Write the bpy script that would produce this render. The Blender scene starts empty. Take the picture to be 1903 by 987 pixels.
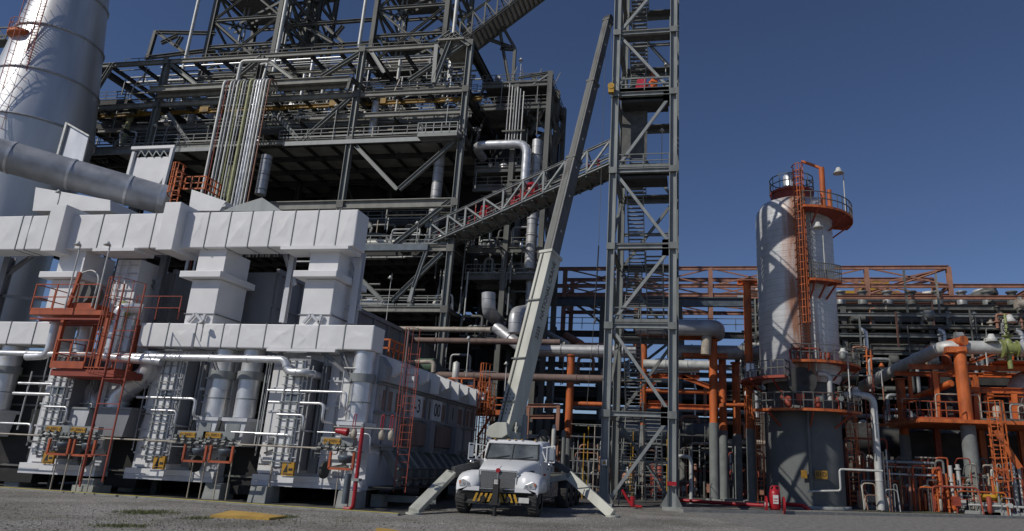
import bpy, math, random
from mathutils import Vector, Matrix
rnd = random.Random(7)
R_ = math.radians
scene = bpy.context.scene
# ---------------------------------------------------------------- camera
F_PX, PITCH, ROLL, YAW, PCX, PCY = 1288.0, R_(15.99), R_(2.5), R_(10), 1072.0, 493.5
EYE = Vector((0, 0, 1.7))
def _rz(v): return Vector((v[0]*math.cos(YAW)-v[1]*math.sin(YAW), v[0]*math.sin(YAW)+v[1]*math.cos(YAW), v[2]))
_R0 = _rz((1, 0, 0)); _F = _rz((0, math.cos(PITCH), math.sin(PITCH))); _U0 = _rz((0, -math.sin(PITCH), math.cos(PITCH)))
_R = _R0*math.cos(ROLL)+_U0*math.sin(ROLL); _U = -_R0*math.sin(ROLL)+_U0*math.cos(ROLL)
cam_d = bpy.data.cameras.new('camera'); cam = bpy.data.objects.new('camera', cam_d); scene.collection.objects.link(cam)
m = Matrix((_R, _U, -_F)).transposed().to_4x4(); m.translation = EYE; cam.matrix_world = m
cam_d.sensor_width = 36; cam_d.lens = F_PX/1903*36; cam_d.shift_x = -(PCX-951.5)/1903; cam_d.clip_end = 4000; cam_d.clip_start = .1
scene.camera = cam
# ---------------------------------------------------------------- light
SUN_AZ, SUN_EL = R_(44), R_(40)      # azimuth measured from -Y towards -X
w = bpy.data.worlds.new('World'); scene.world = w; w.use_nodes = True
nt = w.node_tree; bg = nt.nodes['Background']; sky = nt.nodes.new('ShaderNodeTexSky')
sky.sky_type = 'NISHITA'; sky.sun_disc = False; sky.sun_elevation = SUN_EL
sdir = Vector((-math.sin(SUN_AZ)*math.cos(SUN_EL), -math.cos(SUN_AZ)*math.cos(SUN_EL), math.sin(SUN_EL)))
sky.sun_rotation = math.atan2(sdir.x, sdir.y); sky.altitude = 300; sky.air_density = .8; sky.dust_density = .2; sky.ozone_density = 6
tint = nt.nodes.new('ShaderNodeMix'); tint.data_type = 'RGBA'; tint.blend_type = 'MULTIPLY'; tint.inputs[0].default_value = 1; tint.inputs[7].default_value = (1.06, .95, .97, 1)
nt.links.new(sky.outputs[0], tint.inputs[6]); nt.links.new(tint.outputs[2], bg.inputs[0]); bg.inputs[1].default_value = .068
sl = bpy.data.lights.new('sun', 'SUN'); sl.energy = 2.75; sl.angle = R_(.5); sl.color = (1, .955, .88)
so = bpy.data.objects.new('sun', sl); scene.collection.objects.link(so)
so.rotation_euler = sdir.to_track_quat('Z', 'Y').to_euler()
vs = scene.view_settings; vs.view_transform = 'Standard'; vs.look = 'None'; vs.exposure = 0; vs.gamma = 1
# ---------------------------------------------------------------- helpers
def ray(x, y): return _F+_R*((x-PCX)/F_PX)-_U*((y-PCY)/F_PX)
def at(x, y, Y):
    d = ray(x, y); return EYE+d*(Y/d.y)
def atX(x, y, X):
    d = ray(x, y); return EYE+d*(X/d.x)
def atZ(x, y, z=0):
    d = ray(x, y); return EYE+d*((z-EYE.z)/d.z)
def V(*a): return Vector(a)
def tag(o, label=None, cat=None, group=None, kind=None):
    if label: o['label'] = label
    if cat: o['category'] = cat
    if group: o['group'] = group
    if kind: o['kind'] = kind
    return o
def thing(name, label, cat, loc=(0, 0, 0), group=None):
    o = bpy.data.objects.new(name, None); o.empty_display_size = .3; scene.collection.objects.link(o); o.location = loc
    return tag(o, label, cat, group)
def wloc(o):
    v = V(0, 0, 0)
    while o: v += o.location; o = o.parent
    return v
def copy_tree(o, parent=None, loc=None, label=None):
    c = o.copy(); scene.collection.objects.link(c); c.parent = parent
    if loc is not None: c.location = loc
    if label: c['label'] = label
    for ch in list(o.children): copy_tree(ch, c)
    return c
class MB:
    def __init__(s): s.v = []; s.f = []; s.s = []
    def add(s, vs, fs, sm=False):
        n = len(s.v); s.v += [tuple(v) for v in vs]; s.f += [tuple(i+n for i in f) for f in fs]; s.s += [sm]*len(fs); return s
    def box(s, x0, x1, y0, y1, z0, z1):
        return s.hexa([(x0,y0,z0),(x1,y0,z0),(x1,y1,z0),(x0,y1,z0),(x0,y0,z1),(x1,y0,z1),(x1,y1,z1),(x0,y1,z1)])
    def hexa(s, p):
        return s.add(p, [(3,2,1,0),(4,5,6,7),(0,1,5,4),(1,2,6,5),(2,3,7,6),(3,0,4,7)])
    def frame(s, p, q, up):
        p, q = Vector(p), Vector(q); d = (q-p)
        if d.length < 1e-6: d = V(0, 0, 1)
        d.normalize(); up = Vector(up)
        if abs(d.dot(up)) > .98: up = V(0, 1, 0) if abs(d.y) < .9 else V(1, 0, 0)
        a = d.cross(up).normalized(); b = a.cross(d).normalized(); return p, q, a, b
    def prof(s, p, q, poly, up=(0, 0, 1), sm=False):
        p, q, a, b = s.frame(p, q, up); n = len(poly)
        vs = [p+a*x+b*y for x, y in poly]+[q+a*x+b*y for x, y in poly]
        s.add(vs, [(i, (i+1) % n, n+(i+1) % n, n+i) for i in range(n)], sm)
        return s.add(vs, [tuple(range(n-1, -1, -1)), tuple(range(n, 2*n))])
    def bar(s, p, q, w, h=None, up=(0, 0, 1)):
        h = h or w; return s.prof(p, q, [(-w/2,-h/2),(w/2,-h/2),(w/2,h/2),(-w/2,h/2)], up)
    def ib(s, p, q, w, h=None, up=(0, 0, 1)):
        h = h or w; t = .1*h; k = .07*w; a, b = w/2, h/2
        p, q, A, B = s.frame(p, q, up)
        for poly in ([(-a,-b),(a,-b),(a,-b+t),(-a,-b+t)], [(-a,b-t),(a,b-t),(a,b),(-a,b)], [(-k,-b+t),(k,-b+t),(k,b-t),(-k,b-t)]):
            vs = [p+A*x+B*y for x, y in poly]+[q+A*x+B*y for x, y in poly]
            s.add(vs, [(i, (i+1) % 4, 4+(i+1) % 4, 4+i) for i in range(4)]+[(3,2,1,0),(4,5,6,7)])
        return s
    def cyl(s, p, q, r, r2=None, n=12, cap=True):
        r2 = r if r2 is None else r2; p, q, a, b = s.frame(p, q, (0, 0, 1))
        c = [(math.cos(2*math.pi*i/n), math.sin(2*math.pi*i/n)) for i in range(n)]
        vs = [p+(a*x+b*y)*r for x, y in c]+[q+(a*x+b*y)*r2 for x, y in c]
        s.add(vs, [(i, (i+1) % n, n+(i+1) % n, n+i) for i in range(n)], True)
        if cap: s.add(vs, [tuple(range(n-1, -1, -1)), tuple(range(n, 2*n))])
        return s
    def tube(s, pts, r, n=8):
        pts = [Vector(p) for p in pts]; N = len(pts); vs = []; pa = None
        for i, p in enumerate(pts):
            d0 = (p-pts[i-1]).normalized() if i else (pts[1]-p).normalized()
            d1 = (pts[i+1]-p).normalized() if i < N-1 else d0
            d = (d0+d1).normalized() if (d0+d1).length > 1e-6 else d0
            if pa is None:
                up = V(0, 0, 1) if abs(d.z) < .9 else V(0, 1, 0); a = d.cross(up).normalized()
            else: a = (pa-d*pa.dot(d)).normalized()
            b = a.cross(d).normalized(); pa = a; k = 1/max(.5, d.dot(d1))
            for j in range(n):
                t = 2*math.pi*j/n; vs.append(p+(a*math.cos(t)+b*math.sin(t))*r)
        fs = [(i*n+j, i*n+(j+1) % n, (i+1)*n+(j+1) % n, (i+1)*n+j) for i in range(N-1) for j in range(n)]
        s.add(vs, fs, True); return s.add(vs, [tuple(range(n-1, -1, -1)), tuple(range((N-1)*n, N*n))])
    def lathe(s, c, prof, n=32, a0=0, a1=2*math.pi):
        c = Vector(c); full = abs(a1-a0-2*math.pi) < 1e-6; m_ = n if full else n+1; vs = []
        for r, z in prof:
            for j in range(m_):
                t = a0+(a1-a0)*j/n; vs.append(c+V(r*math.cos(t), r*math.sin(t), z))
        fs = []
        for i in range(len(prof)-1):
            for j in range(n):
                k = (j+1) % m_; fs.append((i*m_+j, i*m_+k, (i+1)*m_+k, (i+1)*m_+j))
        return s.add(vs, fs, True)
    def poly(s, pts, d):
        """closed outline extruded by vector d"""
        n = len(pts); d = Vector(d); vs = [Vector(p) for p in pts]+[Vector(p)+d for p in pts]
        return s.add(vs, [tuple(range(n-1, -1, -1)), tuple(range(n, 2*n))]+[(i, (i+1) % n, n+(i+1) % n, n+i) for i in range(n)])
    def build(s, name, mat, parent=None, label=None, cat=None, group=None, kind=None, bevel=0):
        if parent is not None: o0 = wloc(parent)
        else:
            xs = [v[0] for v in s.v]; ys = [v[1] for v in s.v]; zs = [v[2] for v in s.v]
            o0 = V((min(xs)+max(xs))/2, (min(ys)+max(ys))/2, min(zs))
        me = bpy.data.meshes.new(name); me.from_pydata([(v[0]-o0.x, v[1]-o0.y, v[2]-o0.z) for v in s.v], [], s.f)
        me.polygons.foreach_set('use_smooth', s.s); me.materials.append(mat); me.update()
        import bmesh
        bm = bmesh.new(); bm.from_mesh(me); bmesh.ops.recalc_face_normals(bm, faces=bm.faces); bm.to_mesh(me); bm.free()
        o = bpy.data.objects.new(name, me); scene.collection.objects.link(o)
        if parent is not None: o.parent = parent
        else: o.location = o0
        if bevel:
            b = o.modifiers.new('bevel', 'BEVEL'); b.width = bevel; b.segments = 2; b.limit_method = 'ANGLE'
        return tag(o, label, cat, group, kind)
def arc(pts, rad, k=5):
    """round the corners of a polyline"""
    pts = [Vector(p) for p in pts]; out = [pts[0]]
    for i in range(1, len(pts)-1):
        a, b, c = pts[i-1], pts[i], pts[i+1]; u = (a-b); v = (c-b); r = min(rad, u.length*.49, v.length*.49)
        p0 = b+u.normalized()*r; p1 = b+v.normalized()*r
        for j in range(k+1):
            t = j/k; out.append(p0*(1-t)**2+b*2*t*(1-t)+p1*t*t)
    return out+[pts[-1]]
def text_mesh(txt, size, name, mat, parent, origin, xd, yd, depth=.004, label=None):
    cu = bpy.data.curves.new(name, 'FONT'); cu.body = txt; cu.size = size; cu.extrude = depth; cu.align_x = 'CENTER'; cu.align_y = 'CENTER'
    tmp = bpy.data.objects.new('tmp', cu); scene.collection.objects.link(tmp)
    dg = bpy.context.evaluated_depsgraph_get(); me = bpy.data.meshes.new_from_object(tmp.evaluated_get(dg)); bpy.data.objects.remove(tmp)
    xd, yd = Vector(xd).normalized(), Vector(yd).normalized(); zd = xd.cross(yd)
    M = Matrix((xd, yd, zd)).transposed().to_4x4(); me.transform(M)
    me.materials.clear(); me.materials.append(mat); o = bpy.data.objects.new(name, me); scene.collection.objects.link(o)
    o.parent = parent; o.location = Vector(origin)-(wloc(parent) if parent else V(0, 0, 0)); return tag(o, label)
# ---------------------------------------------------------------- materials
def mat(name, c, rough=.6, metal=0, var=.25, scale=2.0, bump=.0, bscale=8, c2=None, f2=.5, streak=0, seams=None, spec=None, det=6):
    m = bpy.data.materials.new(name); m.use_nodes = True; n = m.node_tree.nodes; L = m.node_tree.links; b = n['Principled BSDF']
    b.inputs['Roughness'].default_value = rough; b.inputs['Metallic'].default_value = metal
    if spec is not None: b.inputs['Specular IOR Level'].default_value = spec
    tc = n.new('ShaderNodeNewGeometry'); no = n.new('ShaderNodeTexNoise'); no.inputs['Scale'].default_value = scale; no.inputs['Detail'].default_value = det
    L.new(tc.outputs['Position'], no.inputs['Vector'])
    if streak:
        mp = n.new('ShaderNodeMapping'); mp.inputs['Scale'].default_value = (1, 1, 1/streak); L.new(tc.outputs['Position'], mp.inputs['Vector']); L.new(mp.outputs[0], no.inputs['Vector'])
    cr = n.new('ShaderNodeValToRGB'); e = cr.color_ramp.elements
    e[0].position = .3; e[1].position = .7
    e[0].color = (*[x*(1-var) for x in c], 1); e[1].color = (*[min(1, x*(1+var*.6)) for x in c], 1)
    L.new(no.outputs['Fac'], cr.inputs[0]); col = cr.outputs[0]
    if c2:
        n2 = n.new('ShaderNodeTexNoise'); n2.inputs['Scale'].default_value = scale*.8; n2.inputs['Detail'].default_value = 8; n2.inputs['Roughness'].default_value = .65
        off = n.new('ShaderNodeMapping'); off.inputs['Location'].default_value = (17, 5, 9); off.inputs['Scale'].default_value = (1, 1, 1/(streak or 1)); L.new(tc.outputs['Position'], off.inputs['Vector']); L.new(off.outputs[0], n2.inputs['Vector'])
        r2 = n.new('ShaderNodeValToRGB'); q = r2.color_ramp.elements; q[0].position = f2; q[0].color = (0, 0, 0, 1); q[1].position = min(1, f2+.12); q[1].color = (1, 1, 1, 1)
        L.new(n2.outputs['Fac'], r2.inputs[0]); mx = n.new('ShaderNodeMix'); mx.data_type = 'RGBA'; L.new(r2.outputs[0], mx.inputs[0]); L.new(col, mx.inputs[6]); mx.inputs[7].default_value = (*c2, 1); col = mx.outputs[2]
    if seams:   # (axis, spacing, darkness) thin joint lines round a cladded surface
        sp = n.new('ShaderNodeSeparateXYZ'); L.new(tc.outputs['Position'], sp.inputs[0])
        md = n.new('ShaderNodeMath'); md.operation = 'PINGPONG'; md.inputs[1].default_value = seams[1]/2; L.new(sp.outputs[seams[0]], md.inputs[0])
        lt = n.new('ShaderNodeMath'); lt.operation = 'LESS_THAN'; lt.inputs[1].default_value = .018; L.new(md.outputs[0], lt.inputs[0])
        ml = n.new('ShaderNodeMath'); ml.operation = 'MULTIPLY'; ml.inputs[1].default_value = seams[2]; L.new(lt.outputs[0], ml.inputs[0])
        mx = n.new('ShaderNodeMix'); mx.data_type = 'RGBA'; L.new(ml.outputs[0], mx.inputs[0]); L.new(col, mx.inputs[6]); mx.inputs[7].default_value = (c[0]*.3, c[1]*.3, c[2]*.3, 1); col = mx.outputs[2]
    L.new(col, b.inputs['Base Color'])
    rr = n.new('ShaderNodeMapRange'); rr.inputs[3].default_value = max(.05, rough-.12); rr.inputs[4].default_value = min(1, rough+.15); L.new(no.outputs['Fac'], rr.inputs[0]); L.new(rr.outputs[0], b.inputs['Roughness'])
    if bump:
        nb = n.new('ShaderNodeTexNoise'); nb.inputs['Scale'].default_value = bscale; nb.inputs['Detail'].default_value = 5; L.new(tc.outputs['Position'], nb.inputs['Vector'])
        bp = n.new('ShaderNodeBump'); bp.inputs['Strength'].default_value = bump; bp.inputs['Distance'].default_value = .12 if bump > .5 else .05; L.new(nb.outputs['Fac'], bp.inputs['Height']); L.new(bp.outputs[0], b.inputs['Normal'])
    return m
RUST = (.16, .055, .02)
M = dict(
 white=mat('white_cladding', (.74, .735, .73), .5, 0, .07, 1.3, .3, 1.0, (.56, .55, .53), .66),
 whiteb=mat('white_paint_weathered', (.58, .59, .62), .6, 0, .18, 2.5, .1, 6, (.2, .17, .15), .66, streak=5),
 whitep=mat('blue_grey_plate_and_shade', (.21, .215, .23), .6, 0, .2, 1.2, .1, 4, (.15, .12, .1), .68, streak=4),  # blue-grey plate, also the shaded copy of the white paint
 silver=mat('aluminium_cladding', (.68, .685, .69), .34, .5, .18, 3, .15, 3, (.4, .38, .35), .7),
 silverb=mat('banded_aluminium_cladding', (.5, .5, .5), .42, .35, .2, 2, .15, 3, (.25, .22, .2), .66, seams=(2, .62, .8)),
 stack=mat('stack_steel', (.62, .63, .64), .4, .55, .15, 1, .05, 3, (.3, .31, .33), .66, streak=6),
 flue=mat('flue_steel', (.4, .41, .43), .45, .4, .25, 1.5, .05, 3, (.13, .11, .1), .66),
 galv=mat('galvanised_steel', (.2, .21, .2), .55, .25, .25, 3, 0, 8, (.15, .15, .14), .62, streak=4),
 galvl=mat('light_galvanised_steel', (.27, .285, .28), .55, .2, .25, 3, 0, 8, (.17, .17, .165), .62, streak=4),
 orangel=mat('weathered_orange_paint', (.4, .085, .03), .6, 0, .3, 3, 0, 8, (.16, .05, .03), .62, streak=3),
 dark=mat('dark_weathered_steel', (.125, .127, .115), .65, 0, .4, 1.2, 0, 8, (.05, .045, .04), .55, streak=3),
 darker=mat('dark_and_shaded_steel', (.05, .05, .048), .75, 0, .4, 1.5, 0, 8, (.025, .02, .018), .55),  # dark steel, also the shaded copy for inner structure members
 soot_shade=mat('sooty_insulation_and_shade', (.022, .022, .022), .85, 0, .4, .8, .1, 3, (.045, .04, .035), .6),  # drum insulation, also the black that stands in for shade
 deck=mat('grating_deck', (.12, .12, .115), .8, 0, .35, 4),
 decku=mat('pale_deck_plate', (.3, .29, .25), .8, 0, .25, 1.5),
 conc=mat('concrete', (.33, .34, .32), .85, 0, .25, 3, .2, 20, (.18, .18, .17), .64),
 orange=mat('orange_paint', (.54, .13, .03), .6, 0, .4, 2.5, 0, 8, (.19, .06, .03), .53, streak=3),
 rack=mat('faded_orange_steel', (.34, .165, .11), .6, 0, .3, 2, 0, 8, (.16, .06, .035), .62, streak=2),
 redox=mat('oxide_red_steel', (.3, .055, .03), .6, 0, .3, 3, 0, 8, (.1, .03, .02), .66),
 grey=mat('grey_fireproofing', (.2, .215, .21), .75, 0, .2, 2.5, .1, 10, (.12, .13, .13), .68),
 red=mat('red_fire_paint', (.36, .012, .02), .4, 0, .2, 5),
 yellow=mat('yellow_paint', (.48, .27, .02), .55, 0, .25, 4, 0, 8, (.25, .14, .03), .68),
 amber=mat('amber_sign', (.45, .24, .02), .5, 0, .15, 8),
 black=mat('black_rubber', (.022, .022, .022), .7, 0, .3, 6),
 tyre=mat('dusty_tyre', (.05, .048, .045), .85, 0, .4, 9, .2, 30),
 cream=mat('cream_crane_paint', (.52, .52, .45), .5, 0, .2, 2, 0, 8, (.3, .29, .25), .68, streak=3),
 boom=mat('dark_telescoped_boom', (.11, .112, .115), .45, .1, .3, 2, 0, 8, (.2, .19, .17), .66),
 truck=mat('white_truck_paint', (.7, .71, .72), .3, 0, .06, 3),
 chrome=mat('chrome', (.5, .5, .5), .25, .9, .1, 8),
 grille=mat('grille_mesh', (.16, .16, .16), .5, .5, .3, 60),
 glass=mat('windscreen_glass', (.1, .115, .115), .12, 0, .6, 1.6, spec=1),
 lamp=mat('lamp_glass', (.5, .5, .5), .2, .3, .1, 8),
 pale=mat('pale_lamp_enamel', (.6, .6, .56), .5, 0, .15, 8),
 tan=mat('tan_insulated_pipe', (.42, .37, .3), .6, .1, .3, 4, 0, 8, (.2, .15, .11), .62),
 pipe=mat('grey_insulated_pipe', (.32, .33, .33), .5, .35, .3, 3, .1, 4, (.14, .12, .11), .62),
 pipel=mat('light_insulated_pipe', (.55, .55, .52), .5, .2, .2, 3, .1, 4, (.3, .26, .2), .66),
 pipey=mat('mossy_insulated_pipe', (.38, .38, .2), .6, .1, .3, 5, .1, 4, (.2, .2, .12), .6),
 pipeb=mat('blue_grey_pipe', (.1, .125, .15), .5, .2, .3, 3),
 lime=mat('lime_valve_paint', (.24, .27, .09), .5, 0, .25, 5, 0, 8, (.2, .2, .08), .66),
 beamc=mat('sunlit_grey_beam', (.25, .245, .215), .65, 0, .3, 2, 0, 8, (.1, .095, .085), .6, streak=3),  # lighter copy of the structure steel, sunlight put into its colour
 dimsign=mat('dim_amber_sign', (.3, .16, .015), .6, 0, .3, 6),  # darker amber for the panels on the skirt
 sidew=mat('pale_grey_side_sheet', (.33, .34, .36), .65, 0, .25, 1.5, .1, 5, (.2, .12, .09), .6, streak=3),
 wood=mat('rusty_brown_panel', (.19, .13, .11), .75, 0, .3, 2, 0, 8, (.12, .09, .08), .6, streak=3),
 hoist=mat('faded_hoist_yellow', (.36, .21, .03), .6, 0, .4, 2, 0, 8, (.12, .08, .03), .5),
 ply=mat('yellow_board', (.5, .31, .07), .7, 0, .2, 3, .1, 8, (.4, .26, .08), .62),
 vessel=mat('pale_vessel_cladding', (.58, .59, .6), .45, .15, .15, 1.2, .1, 3, (.42, .4, .37), .62, seams=(2, .36, .35)),
 vesseld=mat('grey_skirt', (.13, .138, .135), .8, 0, .2, 1.2, .1, 6, (.11, .11, .11), .66),
 purple=mat('green_tank', (.09, .15, .1), .6, 0, .2, 3),
 cloth_o=mat('orange_cloth', (.6, .13, .03), .9, 0, .2, 12), cloth_r=mat('red_cloth', (.5, .03, .06), .9, 0, .2, 12), skin=mat('skin', (.4, .2, .13), .6, 0, .1, 10),
 jeans=mat('denim_blue_cloth', (.05, .08, .16), .9, 0, .2, 12),
)
def rust_streak_vessel(m):
    """rust runs below the ladder of the vessel, in their own shape"""
    n = m.node_tree.nodes; L = m.node_tree.links; b = n['Principled BSDF']; src = b.inputs['Base Color'].links[0].from_socket
    g = n.new('ShaderNodeNewGeometry'); sp = n.new('ShaderNodeSeparateXYZ'); L.new(g.outputs['Position'], sp.inputs[0])
    d = n.new('ShaderNodeMath'); d.operation = 'SUBTRACT'; d.inputs[1].default_value = VX-.1; L.new(sp.outputs[0], d.inputs[0])
    ab = n.new('ShaderNodeMath'); ab.operation = 'ABSOLUTE'; L.new(d.outputs[0], ab.inputs[0])
    mr = n.new('ShaderNodeMapRange'); mr.inputs[1].default_value = .2; mr.inputs[2].default_value = 1.7; mr.inputs[3].default_value = 1; mr.inputs[4].default_value = 0; L.new(ab.outputs[0], mr.inputs[0])
    no = n.new('ShaderNodeTexNoise'); no.inputs['Scale'].default_value = 1.1; no.inputs['Detail'].default_value = 7
    mp = n.new('ShaderNodeMapping'); mp.inputs['Scale'].default_value = (2.4, 1, .35); L.new(g.outputs['Position'], mp.inputs[0]); L.new(mp.outputs[0], no.inputs['Vector'])
    mu = n.new('ShaderNodeMath'); mu.operation = 'MULTIPLY'; L.new(mr.outputs[0], mu.inputs[0]); L.new(no.outputs['Fac'], mu.inputs[1])
    cr = n.new('ShaderNodeMapRange'); cr.inputs[1].default_value = .24; cr.inputs[2].default_value = .5; cr.inputs[3].default_value = 0; cr.inputs[4].default_value = .9; L.new(mu.outputs[0], cr.inputs[0])
    mx = n.new('ShaderNodeMix'); mx.data_type = 'RGBA'; L.new(cr.outputs[0], mx.inputs[0]); L.new(src, mx.inputs[6]); mx.inputs[7].default_value = (.3, .12, .05, 1); L.new(mx.outputs[2], b.inputs['Base Color'])
VX = 0
# gravel: its own shader
def gravel_mat():
    m = bpy.data.materials.new('gravel_ground'); m.use_nodes = True; n = m.node_tree.nodes; L = m.node_tree.links; b = n['Principled BSDF']
    g = n.new('ShaderNodeNewGeometry'); vo = n.new('ShaderNodeTexVoronoi'); vo.inputs['Scale'].default_value = 34; L.new(g.outputs['Position'], vo.inputs['Vector'])
    big = n.new('ShaderNodeTexNoise'); big.inputs['Scale'].default_value = .35; big.inputs['Detail'].default_value = 8; L.new(g.outputs['Position'], big.inputs['Vector'])
    bw = n.new('ShaderNodeSeparateColor'); L.new(vo.outputs['Color'], bw.inputs[0])
    cr = n.new('ShaderNodeValToRGB'); e = cr.color_ramp.elements; e[0].position = .1; e[0].color = (.11, .107, .1, 1); e[1].position = .95; e[1].color = (.52, .5, .46, 1); L.new(bw.outputs[0], cr.inputs[0])
    c2 = n.new('ShaderNodeValToRGB'); e = c2.color_ramp.elements; e[0].position = .35; e[0].color = (.62, .6, .56, 1); e[1].position = .65; e[1].color = (1.05, 1.04, 1.03, 1); L.new(big.outputs['Fac'], c2.inputs[0])
    mx = n.new('ShaderNodeMix'); mx.data_type = 'RGBA'; mx.blend_type = 'MULTIPLY'; mx.inputs[0].default_value = 1; L.new(cr.outputs[0], mx.inputs[6]); L.new(c2.outputs[0], mx.inputs[7])
    n3 = n.new('ShaderNodeTexNoise'); n3.inputs['Scale'].default_value = .9; n3.inputs['Detail'].default_value = 6; L.new(g.outputs['Position'], n3.inputs['Vector'])
    r3 = n.new('ShaderNodeMapRange'); r3.inputs[1].default_value = .55; r3.inputs[2].default_value = .75; r3.inputs[4].default_value = .45; L.new(n3.outputs['Fac'], r3.inputs[0])
    m3 = n.new('ShaderNodeMix'); m3.data_type = 'RGBA'; L.new(r3.outputs[0], m3.inputs[0]); L.new(mx.outputs[2], m3.inputs[6]); m3.inputs[7].default_value = (.2, .18, .12, 1)
    L.new(m3.outputs[2], b.inputs['Base Color']); b.inputs['Roughness'].default_value = .95
    bp = n.new('ShaderNodeBump'); bp.inputs['Strength'].default_value = .9; bp.inputs['Distance'].default_value = .03; L.new(vo.outputs['Distance'], bp.inputs['Height']); L.new(bp.outputs[0], b.inputs['Normal'])
    return m
M['gravel'] = gravel_mat()
M['road'] = mat('compacted_grey_road', (.23, .222, .205), .95, 0, .35, 5, .25, 40, (.12, .115, .105), .52)
M['pad'] = mat('stained_plant_paving', (.085, .083, .078), .9, 0, .35, .8, .1, 20, (.04, .038, .035), .55)
M['yline'] = mat('worn_yellow_line', (.62, .52, .08), .8, 0, .3, 6, 0, 8, (.34, .32, .2), .62)
M['kerb'] = mat('kerb_concrete', (.25, .25, .235), .9, 0, .25, 4, .1, 20)
M['grass'] = mat('dry_grass', (.13, .15, .05), .9, 0, .4, 6)
# ---------------------------------------------------------------- shared builders
RH = .68   # rail height
def rail_mb(pts, h=RH, r=.017, sp=.9, toe=.07, mb=None, closed=False, mids=1):
    mb = mb or MB(); pts = [Vector(p) for p in pts]
    if closed: pts = pts+[pts[0]]
    for i in range(len(pts)-1):
        a, b = pts[i], pts[i+1]; L = (b-a).length; n = max(1, round(L/sp))
        for k in range(n+1):
            if k == 0 and i > 0: continue
            q = a+(b-a)*(k/n); mb.bar(q, q+V(0, 0, h), r*2)
        for k in range(1, mids+2):
            dz = V(0, 0, h*k/(mids+1)); mb.bar(a+dz, b+dz, r*2)
        if toe: mb.bar(a+V(0, 0, toe/2), b+V(0, 0, toe/2), .012, toe)
    return mb
def ladder_mb(p, q, w=.3, side=(1, 0, 0), r=.018, sp=.22, mb=None):
    mb = mb or MB(); p, q = Vector(p), Vector(q); s = Vector(side).normalized()*w/2
    mb.bar(p-s, q-s, r*2.2, up=(0, 1, 0)); mb.bar(p+s, q+s, r*2.2, up=(0, 1, 0)); n = int((q-p).length/sp)
    for k in range(1, n):
        c = p+(q-p)*k/n; mb.bar(c-s, c+s, r*1.5)
    return mb
def cage_mb(p, q, R=.34, out=(0, -1, 0), sp=.7, r=.014, side=(1, 0, 0), mb=None):
    mb = mb or MB(); p, q = Vector(p), Vector(q); o = Vector(out).normalized(); s = Vector(side).normalized(); L = (q-p).length; n = max(2, round(L/sp))
    A = [math.pi*k/6 for k in range(7)]
    for k in range(n+1):
        c = p+(q-p)*k/n; pts = [c+s*R*.75*math.cos(a)+o*R*1.7*math.sin(a) for a in A]
        for a, b in zip(pts, pts[1:]): mb.bar(a, b, r*2.4, r*1.6)
    for a in (.5, 1.1, math.pi/2, 2.04, 2.64):
        d = s*R*.75*math.cos(a)+o*R*1.7*math.sin(a); mb.bar(p+d, q+d, r*1.7)
    return mb
def stairs_mb(p, q, w, side, mb=None, sp=.2, tread=.2, str_h=.2):
    """stair flight from p (low) to q (high): stringers and separate treads"""
    mb = mb or MB(); p, q = Vector(p), Vector(q); s = Vector(side).normalized()*w/2
    for k in (-1, 1): mb.bar(p+s*k, q+s*k, .035, str_h)
    n = max(2, round((q.z-p.z)/sp)); d = (q-p); d.z = 0; d = d.normalized()*tread/2
    for k in range(1, n):
        c = p+(q-p)*k/n; mb.hexa([c-s-d, c+s-d, c+s+d, c-s+d]+[x+V(0, 0, .03) for x in (c-s-d, c+s-d, c+s+d, c-s+d)])
    return mb
def flood(pos, h, label, r=.025, head=.16, aim=(0, -1, 0), group=None, mt='pale', pole='pipel'):
    """hooded lamp on a pole"""
    p = Vector(pos); t = thing('floodlight', label, 'lamp', p, group); MB().cyl(p, p+V(0, 0, h), r, r*.8, 8).build('pole', M[pole], t)
    top = p+V(0, 0, h); a = Vector(aim).normalized(); c = top+a*head*.9
    MB().lathe(c, [(.01, head*.7), (head*.35, head*.7), (head*.5, head*.25), (head*1.0, -head*.45), (head*.92, -head*.45), (head*.4, head*.2), (.01, head*.25)], 14).build('lamp_hood', M[mt], t)
    MB().bar(top, c+V(0, 0, head*.4), r*1.4).build('arm', M[pole], t); return t
def dist_pipe(name, pts, r, mt, label, cat='pipe', group=None, rad=None, fl=0, n=10, par=None):
    pts = [Vector(p) for p in pts]; o = MB().tube(arc(pts, rad or r*2.6), r, n)
    if not fl: return o.build(name, M[mt], par, label, cat if par is None else None, group)
    t = thing(name, label, cat, pts[0], group); o.build('pipe_run', M[mt], t)
    for a, c in zip(pts, pts[1:]):
        d = c-a; k = max(1, int(d.length/fl)); u = d.normalized()
        for j in range(1, k+1):
            q = a+d*(j/(k+1)); MB().cyl(q-u*.03, q+u*.03, r*1.13, n=n).build('joint_band', M[mt], t)
    return t
# ================================================================ SETTING
def sheet(name, pts, z, mt, kind='structure', thick=.0):
    return MB().poly([(x, y, z) for x, y in pts], (0, 0, -.003-thick)).build(name, M[mt], kind=kind)
MB().add([(-900, -300, 0), (900, -300, 0), (900, 1500, 0), (-900, 1500, 0)], [(0, 1, 2, 3)]).build('ground', M['gravel'], kind='structure')
K0, K1 = atZ(0, 908), atZ(705, 955.5); kd = (K1-K0).normalized(); kn = V(-kd.y, kd.x, 0)
A = K0-kd*30; B = K1+kd*.7
sheet('plant_paving', [(A.x, A.y), (B.x, B.y), (B.x, 31.2), (-4.9, 31.2), (-4.9, 33), (26, 47.5), (60, 60), (60, 120), (-90, 120), (-90, A.y)], .016, 'pad')
k = MB(); k.hexa([A-kn*.16+V(0,0,0), B-kn*.16, B+V(0,0,0), A]+[x+V(0,0,.06) for x in (A-kn*.16, B-kn*.16, B, A)]); k.build('kerb', M['kerb'], kind='structure')
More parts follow.
